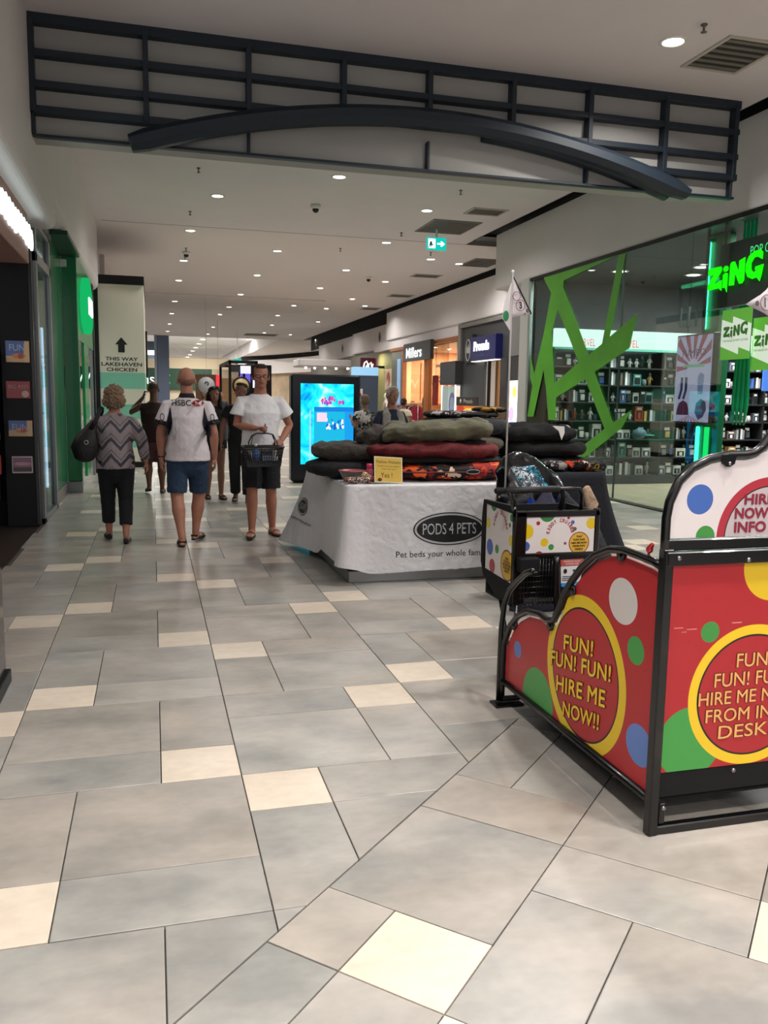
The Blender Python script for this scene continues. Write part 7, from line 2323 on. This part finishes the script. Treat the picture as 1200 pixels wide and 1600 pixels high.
for nm, pts, m_ in (('logo_mark', [(hx - hw_, hz_), (hx - hw_ * .45, hz_ + hh), (hx - hw_ * .45, hz_ - hh)], rd_), ('logo_mark', [(hx + hw_, hz_), (hx + hw_ * .45, hz_ - hh), (hx + hw_ * .45, hz_ + hh)], rd_),
                    ('logo_mark', [(hx - hw_ * .45, hz_ + hh), (hx + hw_ * .45, hz_ + hh), (hx, hz_)], rd_), ('logo_mark', [(hx - hw_ * .45, hz_ - hh), (hx, hz_), (hx + hw_ * .45, hz_ - hh)], rd_)):
    vs = [wq(*p) for p in pts]
    wb(MB().add(vs, [tuple(range(len(vs)))]), nm, m_, shirt)
for sg, nm in ((-1, 'side_panel'), (1, 'side_panel')):        # navy underarm panels
    vs, fs = [], []
    n = 8
    rows = [(.165, .168, 1.40), (.155, .185, 1.32), (.148, .205, 1.25), (.155, .215, 1.20), (.18, .215, 1.12)]
    for a_, b_, z in rows:
        for j in range(5):
            vs.append(wq(x0 + sg * (a_ + (b_ - a_) * j / 4), z))
    for i in range(len(rows) - 1):
        for j in range(4):
            q4 = (i * 5 + j, i * 5 + j + 1, (i + 1) * 5 + j + 1, (i + 1) * 5 + j)
            fs.append(q4 if sg > 0 else q4[::-1])
    wb(MB().add(vs, fs, 0, True), nm, M_NAVY, shirt)
# sleeve badges
for sg in (-1, 1):
    c = (x0 + sg * .245, 1.30)
    pts = ring_pts(c[0], c[1], .022, .036, 20)
    flat_print('sleeve_badge', pts, wq, MI, shirt, [(c[0] + (p[0] - c[0]) * .72, c[1] + (p[1] - c[1]) * .78) for p in pts])
    wb(MB().add([wq(c[0] - .016, 1.245), wq(c[0] + .016, 1.245), wq(c[0] + .016, 1.262), wq(c[0] - .016, 1.262)], [(0, 1, 2, 3)]), 'sleeve_mark', MI, shirt)

# ------------------------------------------------------------------ 2: woman in chevron blouse
root, J, s, hp, Hm = person((-.375, 9.05), 0.0, 1.60, 'woman walking away in grey chevron blouse and dark cropped trousers, black shoulder bag',
    dict(kneeL=(-.10, .08, .50), kneeR=(.10, .0, .50), ankL=(-.10, .16, .10), ankR=(.10, -.13, .085), toeL=(-.13, .32, .04), toeR=(.11, .04, .03),
         shL=(-.18, 0, 1.41), shR=(.18, 0, 1.41), elL=(-.33, -.02, 1.22), wrL=(-.30, .20, 1.18), elR=(.29, -.01, 1.18), wrR=(.335, .06, .93)), skin='b47c6a', vox=.0075, fem=True, bulk=1.08, belly=.03)


def chevron_mat():
    m = bpy.data.materials.new('chevron_blouse'); m.use_nodes = True
    nt = m.node_tree; L = nt.links.new; b = nt.nodes['Principled BSDF']; b.inputs['Roughness'].default_value = .7
    tc = nt.nodes.new('ShaderNodeTexCoord'); sp = nt.nodes.new('ShaderNodeSeparateXYZ'); L(tc.outputs['Object'], sp.inputs[0])
    def M(op, a, b_=None):
        n = nt.nodes.new('ShaderNodeMath'); n.operation = op
        for i, x in enumerate((a, b_)):
            if x is None: continue
            if isinstance(x, (int, float)): n.inputs[i].default_value = x
            else: L(x, n.inputs[i])
        return n.outputs[0]
    tri = M('PINGPONG', M('ADD', sp.outputs[0], .035), .09)
    t = M('ADD', M('MULTIPLY', tri, 1.15), sp.outputs[2])
    no = nt.nodes.new('ShaderNodeTexNoise'); no.inputs['Scale'].default_value = 14; L(tc.outputs['Object'], no.inputs['Vector'])
    t = M('ADD', t, M('MULTIPLY', no.outputs['Fac'], .035))
    fr = M('FRACT', M('DIVIDE', t, .17))
    cr = nt.nodes.new('ShaderNodeValToRGB'); cr.color_ramp.interpolation = 'CONSTANT'
    for i, (p, c) in enumerate(((0, 'a3979b'), (.30, '4f4f58'), (.55, 'aa9da2'), (.68, '7d767c'), (.80, 'a3979b'))):
        e = cr.color_ramp.elements[i] if i < 2 else cr.color_ramp.elements.new(p)
        e.position = p; e.color = lin(c)
    L(fr, cr.inputs[0]); L(cr.outputs[0], b.inputs['Base Color'])
    return m


wear(root, leg_parts(J, s, 1.70, .122, .084, .074, 1.04, 1.14, .175, .15), 'trousers', mat('dark_trousers', '14161d', .85, bump=.3), .0085, (.008, .07))
wear(root, top_parts(J, s, .86, .215, .165, bulk=1.14, belly=.035, fem=True, sleeve=1.85, sr=(.082, .078, .055), nk=.08, loose=.02), 'blouse', chevron_mat(), .0085, (.02, .09))
hair(root, hp, Hm, s, mat('hair_ash_blonde', 'a1866e', .9, noise=.35, nscale=50, bump=.8, bscale=90), [(0, -.02, .055, .105, .108, .09), (0, -.055, -.01, .112, .082, .09), (-.065, -.03, -.03, .055, .075, .075), (.065, -.03, -.03, .055, .075, .075), (0, -.06, -.06, .085, .055, .055)], (.06, .02))
for k in 'LR': shoe(J, s, k, root, mat('flat_shoe_black', '191817', .6), 'shoe')
q = empty('shoulder_bag', (-.60, 8.98, .95), 'black slouchy shoulder bag with silver ring hanging at the woman’s left side'.replace('’', ''), 'bag')
b = MB().loft([(-.66, 8.90, .92), (-.66, 8.90, .97), (-.64, 8.92, 1.06), (-.60, 8.94, 1.16), (-.56, 8.96, 1.23)], [(.11, .06), (.135, .075), (.115, .07), (.06, .045), (.03, .02)], 16, ref=(1, 0, -.1), caps=(2, 2))
wb(b, 'body', mat('bag_nylon', '101013', .55, bump=.3), q)
wb(MB().loft([(-.60, 8.90, 1.16), (-.545, 8.89, 1.26), (-.505, 8.92, 1.36), (-.49, 9.0, 1.385), (-.50, 9.10, 1.34), (-.56, 9.08, 1.2)], [(.022, .006)] * 6, 8, ref=(1, 0, 0)), 'strap', mat('bag_nylon', '101013', .55), q)
wb(MB().loft([(-.64 + .019 * math.cos(a), 8.825, 1.04 + .019 * math.sin(a)) for a in [i * PI / 8 for i in range(16)]], .004, 6, closed=True), 'ring', mat('ring_silver', 'c8c8cc', .2, .9), q)

# ------------------------------------------------------------------ 3: man with shopping basket, walking towards the camera
root, J, s, hp, Hm = person((1.12, 9.18), PI, 1.86, 'man with glasses in white T-shirt and black shorts walking towards the camera with a basket',
    dict(kneeL=(-.105, .02, .50), kneeR=(.10, .10, .51), ankL=(-.135, -.10, .085), ankR=(.105, .10, .10), toeL=(-.17, .06, .03), toeR=(.14, .26, .045),
         shL=(-.19, 0, 1.42), shR=(.19, 0, 1.42), elL=(-.315, -.04, 1.17), wrL=(-.20, .14, 1.02), elR=(.245, .0, 1.17), wrR=(.07, .22, 1.145), head=(0.0, .03, 1.668)),
    skin='a9705a', vox=.0065, bulk=.98, belly=.02, hands={'L': {'d': (.55, .5, -.35), 'n': (.3, -.2, -.9), 'curl': .75}, 'R': {'d': (-1, .25, .1), 'n': (0, .1, -1), 'curl': 1.0, 't': 1}})
wear(root, leg_parts(J, s, .98, .116, .102, .1, 1.0, 1.08, .170, .135), 'shorts', mat('black_shorts', '111114', .8, bump=.3), .0085, (.014, .08))
ts = wear(root, top_parts(J, s, .80, .205, .165, bulk=1.08, belly=.03, sleeve=.60, sr=(.082, .084, .096), nk=.088, loose=.022), 'shirt', mat('tshirt_white', 'ecebee', .8, bump=.35, bscale=9), .0085, (.022, .11))
for k in 'LR': shoe(J, s, k, root, mat('thong_tan', '6a4632', .6), 'sandal', thong=True)
hair(root, hp, Hm, s, mat('hair_brown_grey', '3c2c25', .9, noise=.3, nscale=60, bump=.6), [(0, -.035, .065, .083, .088, .068), (0, -.06, .02, .084, .065, .075), (-.070, -.005, .03, .020, .045, .045), (.070, -.005, .03, .020, .045, .045), (0, .045, .098, .062, .035, .028)], (.008, .02))
b = MB()
for sg in (-1, 1):
    c = hp(sg * .034, .095, .004)
    b.loft([c + (Hm @ V3(.026 * math.cos(a), 0, .018 * math.sin(a))) * s for a in [i * PI / 9 for i in range(18)]], .0024, 6, closed=True)
    b.loft([hp(sg * .060, .093, .008), hp(sg * .082, -.0, .010)], .0022, 6)
b.loft([hp(-.009, .097, .006), hp(.009, .097, .006)], .0022, 6)
b.build('glasses', mat('frame_dark', '2a2624', .3), root)
bpy.context.view_layer.update()
bv = bvh_of([ts])
wq = projector(bv, 'y', 8.4, .005)
text('A', (0, 0, 0), X1, Z1, (1.135, 1.19, 1.165, 1.235), mat('print_blue', '3a4468', .6), ts, warp=wq, bold=.02)
# shopping basket
q = empty('shopping_basket', (1.13, 8.80, .80), 'black plastic shopping basket with goods inside, carried by the man in glasses', 'basket')
BC = (1.10, 8.80)
def bl(t): return (.165 + .035 * t, .115 + .025 * t, .80 + .20 * t)
rim = []
lat = MB()
def rrect(hw, hd, n=9, r=.03):
    pts = []
    for (cx_, cy_, a0) in ((hw - r, hd - r, 0), (-hw + r, hd - r, 90), (-hw + r, -hd + r, 180), (hw - r, -hd + r, 270)):
        for i in range(4):
            a = math.radians(a0 + i * 30); pts.append((cx_ + r * math.cos(a), cy_ + r * math.sin(a)))
    return pts
def rr3(t, g=0): 
    a, b_, z = bl(t); return [(BC[0] + p[0], BC[1] + p[1], z) for p in rrect(a + g, b_ + g)]
MBK = mat('basket_black', '151517', .35)
wb(MB().loft(rr3(1), [(.010, .014)] * 16, 8, ref=(0, 0, 1), closed=True), 'rim', MBK, q)
for t in (.0, .14, .30, .46, .62, .78, .9):
    lat.loft(rr3(t), [(.004, .003)] * 16, 6, ref=(0, 0, 1), closed=True)
for i in range(15):
    u = -1 + 2 * i / 14
    for sy in (-1, 1):
        lat.loft([(BC[0] + u * (bl(0)[0] - .02), BC[1] + sy * bl(0)[1], bl(0)[2]), (BC[0] + u * (bl(1)[0] - .02), BC[1] + sy * bl(1)[1], bl(1)[2])], .0035, 5)
for i in range(9):
    u = -1 + 2 * i / 8
    for sx in (-1, 1):
        lat.loft([(BC[0] + sx * bl(0)[0], BC[1] + u * (bl(0)[1] - .02), bl(0)[2]), (BC[0] + sx * bl(1)[0], BC[1] + u * (bl(1)[1] - .02), bl(1)[2])], .0035, 5)
wb(lat, 'lattice', MBK, q)
wb(MB().prism(rrect(.162, .112), (BC[0], BC[1], .795), X1, Y1, Z1, .008), 'bottom', MBK, q)
lo = MB()
a0_, b0_, z0_ = bl(0); a1_, b1_, z1_ = bl(.33)
wb(MB().prism([(-a0_ - .004, 0), (a0_ + .004, 0), (a1_ + .004, .066), (-a1_ - .004, .066)], (BC[0], BC[1] - b0_ - .006, .80), X1, Z1, Y1, .003), 'solid_band', MBK, q)
for sy in (-1, 1):
    wb(MB().loft([(BC[0] - .13, BC[1] + sy * .14, 1.0), (BC[0] - .135, BC[1] + sy * .12, 1.04), (BC[0] - .11, BC[1] + sy * .05, 1.11), (BC[0] - .07, BC[1] + sy * .02, 1.135), (BC[0] + .05, BC[1] + sy * .015, 1.138), (BC[0] + .10, BC[1] + sy * .03, 1.125), (BC[0] + .135, BC[1] + sy * .09, 1.05), (BC[0] + .14, BC[1] + sy * .14, 1.0)], .0065, 8), 'handle', MBK, q)
for nm, c, bx, lb in (('drink_bottle', '3c6aa8', (1.02, 8.76, .81, .035, .17), 'blue plastic bottle lying in the shopping basket'), ('grocery_carton', '2b2b30', (1.14, 8.82, .81, .06, .15), 'dark carton in the shopping basket')):
    g = empty(nm, (bx[0], bx[1], bx[2]), lb, nm.split('_')[-1])
    if nm == 'drink_bottle':
        wb(MB().lathe([(.03, 0), (.036, .01), (.036, .13), (.02, .165), (.014, .175), (.014, .2)], (bx[0], bx[1], bx[2]), 16), 'body', mat('blue_bottle', '4a78b8', .15), g)
        wb(MB().lathe([(.016, .196), (.016, .22)], (bx[0], bx[1], bx[2]), 12), 'cap', M_WHITE, g)
    else:
        wb(MB().bbox(bx[0] - bx[3], bx[0] + bx[3], bx[1] - .05, bx[1] + .05, bx[2], bx[2] + bx[4], .006), 'carton', mat('carton_dark', '2b2b30', .5), g)
        wb(MB().box(bx[0] - .05, bx[0] + .05, bx[1] - .052, bx[1] - .05, bx[2] + .04, bx[2] + .1), 'label', mat('carton_label', '7a8a9a', .5), g)

# ------------------------------------------------------------------ 4: man in maroon singlet, on the phone, walking away
root, J, s, hp, Hm = person((.02, 13.55), 0.05, 1.71, 'man walking away in maroon singlet and shorts, hand raised to his ear',
    dict(kneeL=(-.10, .10, .51), ankL=(-.10, -.05, .14), toeL=(-.12, .08, .045), ankR=(.11, .05, .085), toeR=(.13, .22, .03), shL=(-.20, 0, 1.42), shR=(.20, 0, 1.42), elL=(-.36, .10, 1.32), wrL=(-.16, .12, 1.56), head=(0, .03, 1.69)),
    skin='6f4738', vox=.009, bulk=1.12, belly=.04, face=False, hands={'L': {'d': (.3, 0, 1), 'n': (1, 0, 0), 'curl': .6}})
wear(root, top_parts(J, s, .84, .20, .16, bulk=1.12, belly=.04, sleeve=.12, sr=(.066, .06, .06), nk=.08, loose=.02), 'singlet', mat('maroon', '2f1519', .85), .01, (.015, .1))
wear(root, leg_parts(J, s, .95, .122, .125, .1, 1.0, 1.14, .172, .145), 'shorts', mat('dull_maroon', '55333a', .85), .01, (.012, .08))
hair(root, hp, Hm, s, mat('hair_shaved', '4a3a33', .95), [(0, -.025, .035, .083, .092, .082)], (.003, .02), 'cap_of_hair')
for k in 'LR': shoe(J, s, k, root, mat('thong_dark', '2a1512', .6), 'sandal', thong=True)

# ------------------------------------------------------------------ 5: dark haired woman towards camera
root, J, s, hp, Hm = person((.875, 12.75), PI + .1, 1.66, 'woman with long dark hair, sunglasses on her head, dark top, walking towards the camera',
    dict(kneeL=(-.09, .06, .51), ankL=(-.09, .06, .09), toeL=(-.11, .22, .035), kneeR=(.10, .03, .5), ankR=(.10, -.10, .085), toeR=(.12, .05, .03), elL=(-.27, -.02, 1.17), wrL=(-.29, .07, .92)),
    skin='9c6c58', vox=.009, fem=True, bulk=.95)
wear(root, top_parts(J, s, .90, .165, .12, bulk=.98, fem=True, sleeve=.35, sr=(.06, .058, .066), nk=.085, loose=.012), 'top', mat('dark_top', '1a1114', .85), .01, (.01, .08))
wear(root, leg_parts(J, s, .28, .106, .108, .1, 1.0, 1.0, .172, .135), 'shorts', mat('dark_shorts', '17161c', .85), .01, None)
hair(root, hp, Hm, s, mat('hair_dark_brown', '1c100e', .8, noise=.4, nscale=40, bump=.8), [(0, -.02, .06, .092, .098, .075), (-.080, -.02, -.05, .036, .06, .11), (.080, -.02, -.05, .036, .06, .11), (-.085, .0, -.16, .04, .06, .10), (.085, .0, -.16, .04, .06, .10), (0, -.07, -.08, .09, .05, .15)], (.03, .025))
b = MB()
for sg in (-1, 1):
    b.ell(hp(sg * .035, .062, .105), (.026 * s, .010 * s, .016 * s), 10, 6, M=Hm)
b.loft([hp(-.07, .03, .10), hp(0, .068, .108), hp(.07, .03, .10)], .004, 6)
b.build('sunglasses', mat('sunglass_black', '0d0d10', .08), root)
for k in 'LR': shoe(J, s, k, root, mat('sandal_brown', '3a241c', .6), 'sandal', strap=True)

# ------------------------------------------------------------------ 6: man in black shirt, looking sideways
root, J, s, hp, Hm = person((1.235, 12.35), PI - .15, 1.72, 'man in black shirt and black trousers glancing aside, behind the man with the basket',
    dict(kneeL=(-.09, .08, .5), ankL=(-.09, .10, .085), toeL=(-.11, .25, .03), ankR=(.10, -.10, .1), toeR=(.11, .04, .03), elR=(.28, -.02, 1.17), wrR=(.30, .06, .90)),
    skin='8f5f4e', vox=.009, bulk=1.05, belly=.03, head_turn=-.7)
wear(root, leg_parts(J, s, 1.93, .116, .086, .078, 1.0, 1.1, .172, .14), 'trousers', mat('black_trousers', '0f0f13', .85), .01, (.008, .07))
wear(root, top_parts(J, s, .86, .185, .14, bulk=1.08, belly=.03, sleeve=.6, sr=(.08, .082, .09), nk=.08, loose=.018), 'shirt', mat('black_shirt', '0c0c0f', .85), .01, (.015, .1))
hair(root, hp, Hm, s, mat('hair_short_dark', '1e1815', .9, bump=.5), [(0, -.025, .062, .083, .088, .066), (0, -.05, .02, .083, .062, .06), (0, .03, .10, .06, .045, .028)], (.01, .02))
for k in 'LR': shoe(J, s, k, root, mat('flat_shoe_black', '191817', .6), 'shoe')

# ------------------------------------------------------------------ 7: grey haired woman in pale vest behind the table
root, J, s, hp, Hm = person((3.22, 11.45), PI + .25, 1.66, 'grey haired woman in navy top and pale grey vest behind the pile of pet beds',
    dict(elL=(-.27, -.0, 1.17), wrL=(-.20, .18, 1.0), elR=(.27, -.0, 1.17), wrR=(.20, .18, 1.0), head=(0, .05, 1.685)), skin='9a6a58', vox=.009, fem=True, bulk=1.08, belly=.03, head_turn=-.15)
wear(root, leg_parts(J, s, 1.93, .118, .09, .082, 1.0, 1.14, .172, .145), 'trousers', mat('navy_trousers', '14161f', .85), .012, (.008, .07))
wear(root, top_parts(J, s, .88, .19, .145, bulk=1.08, belly=.03, fem=True, sleeve=.62, sr=(.074, .074, .076), nk=.078, loose=.01), 'top', mat('navy_top', '141a38', .8), .01, (.01, .08))
b = MB()
nk, ch, wa = J['neck'], J['chest'], J['waist']
for sg in (-1, 1):
    b.loft([nk + V3(sg * .085, -.01, -.035) * s, ch + V3(sg * .115, .075, .10) * s, ch + V3(sg * .135, .105, -.02) * s, wa + V3(sg * .145, .105, .0) * s, wa + V3(sg * .155, .10, -.22) * s], [(.040 * s, .055 * s), (.070 * s, .06 * s), (.070 * s, .05 * s), (.07 * s, .05 * s), (.075 * s, .05 * s)], 12, ref=(1, 0, 0), caps=(2, 1))
b.loft([nk + V3(0, -.03, -.03) * s, ch + V3(0, -.055, .08) * s, ch + V3(0, -.06, -.05) * s, wa + V3(0, -.06, -.22) * s], [(.10 * s, .06 * s), (.165 * s, .085 * s), (.18 * s, .09 * s), (.19 * s, .1 * s)], 18, ref=(1, 0, 0))
blob(b, 'vest', mat('vest_grey', '918b83', .9, noise=.15, nscale=20, bump=.4), root, .009, 2, (.015, .06))
hair(root, hp, Hm, s, mat('hair_silver', 'b8a99c', .85, noise=.3, nscale=50, bump=.8), [(0, -.02, .068, .088, .095, .072), (0, -.055, .01, .088, .065, .08), (0, .04, .105, .064, .045, .035), (-.066, .0, .04, .024, .05, .05), (.066, .0, .04, .024, .05, .05)], (.03, .02))
for k in 'LR': shoe(J, s, k, root, mat('flat_shoe_black', '191817', .6), 'shoe')

# ------------------------------------------------------------------ background people
def simple(loc, rz, h, label, top, low, hairc, skin='8a6250', fem=True, topname='top', lowt=1.93, sleeve=.5, P=None, hairlobes=None, tm=None):
    root, J, s, hp, Hm = person(loc, rz, h, label, P, skin=skin, vox=.013, fem=fem, bulk=1.0, face=False)
    wear(root, leg_parts(J, s, lowt, .112, .086, .08, 1.0, 1.06, .172, .14), 'trousers', mat('low_' + low, low, .85), .014, None)
    wear(root, top_parts(J, s, .86, .18, .135, bulk=1.03, fem=fem, sleeve=sleeve, sr=(.076, .076, .08), loose=.014), topname, tm or mat('top_' + top, top, .85), .013, (.01, .08))
    hair(root, hp, Hm, s, mat('hair_' + hairc, hairc, .9), hairlobes or [(0, -.02, .05, .088, .095, .08), (0, -.05, .0, .086, .065, .08)], (.012, .03), vox=.012)
    for k in 'LR': shoe(J, s, k, root, mat('flat_shoe_black', '191817', .6), 'shoe')
    return root


simple((5.95, 20.0), -.9, 1.56, 'woman in cream top standing side on by the fashion shop clothes rail', 'c8b79e', '17171c', '2a1a16', P=dict(wrL=(-.2, .25, 1.15), wrR=(.2, .25, 1.15)))
simple((3.55, 14.3), .4, 1.60, 'shopper in black and white patterned blouse behind the grey haired woman', 'c8bdb8', '15151a', '6a5446', tm=M_LEAF, P=dict(wrL=(-.18, .2, 1.35)))
simple((4.35, 18.6), 1.2, 1.62, 'dark clothed shopper standing right of the digital screen', '15161b', '17171c', '2a1d19')
simple((2.15, 28.0), PI, 1.68, 'far off shopper in dark clothes between the dark haired woman and man in black', '2a2a32', '30303a', '4a3026', skin='8f6650')
simple((1.62, 24.6), PI + .2, 1.66, 'distant shopper in grey clothes walking towards the camera beyond the couple', '3b3a44', '2f3a44', '5a4232')
simple((1.75, 31.0), PI, 1.7, 'farthest shopper in pale clothes beyond the couple', '8a7f78', '3a4048', '3a2a22')
simple((8.05, 8.15), 1.7, 1.72, 'shop visitor in dark red shirt stooping over goods inside the comic shop', '5c161c', '1a1a20', '1c1412', skin='5a3628', fem=False, P=dict(chest=(0, .10, 1.26), neck=(0, .2, 1.44), head=(0, .28, 1.58), shL=(-.185, .16, 1.38), shR=(.185, .16, 1.38), elL=(-.22, .24, 1.12), wrL=(-.15, .42, 1.0), elR=(.22, .24, 1.12), wrR=(.15, .42, 1.0)))
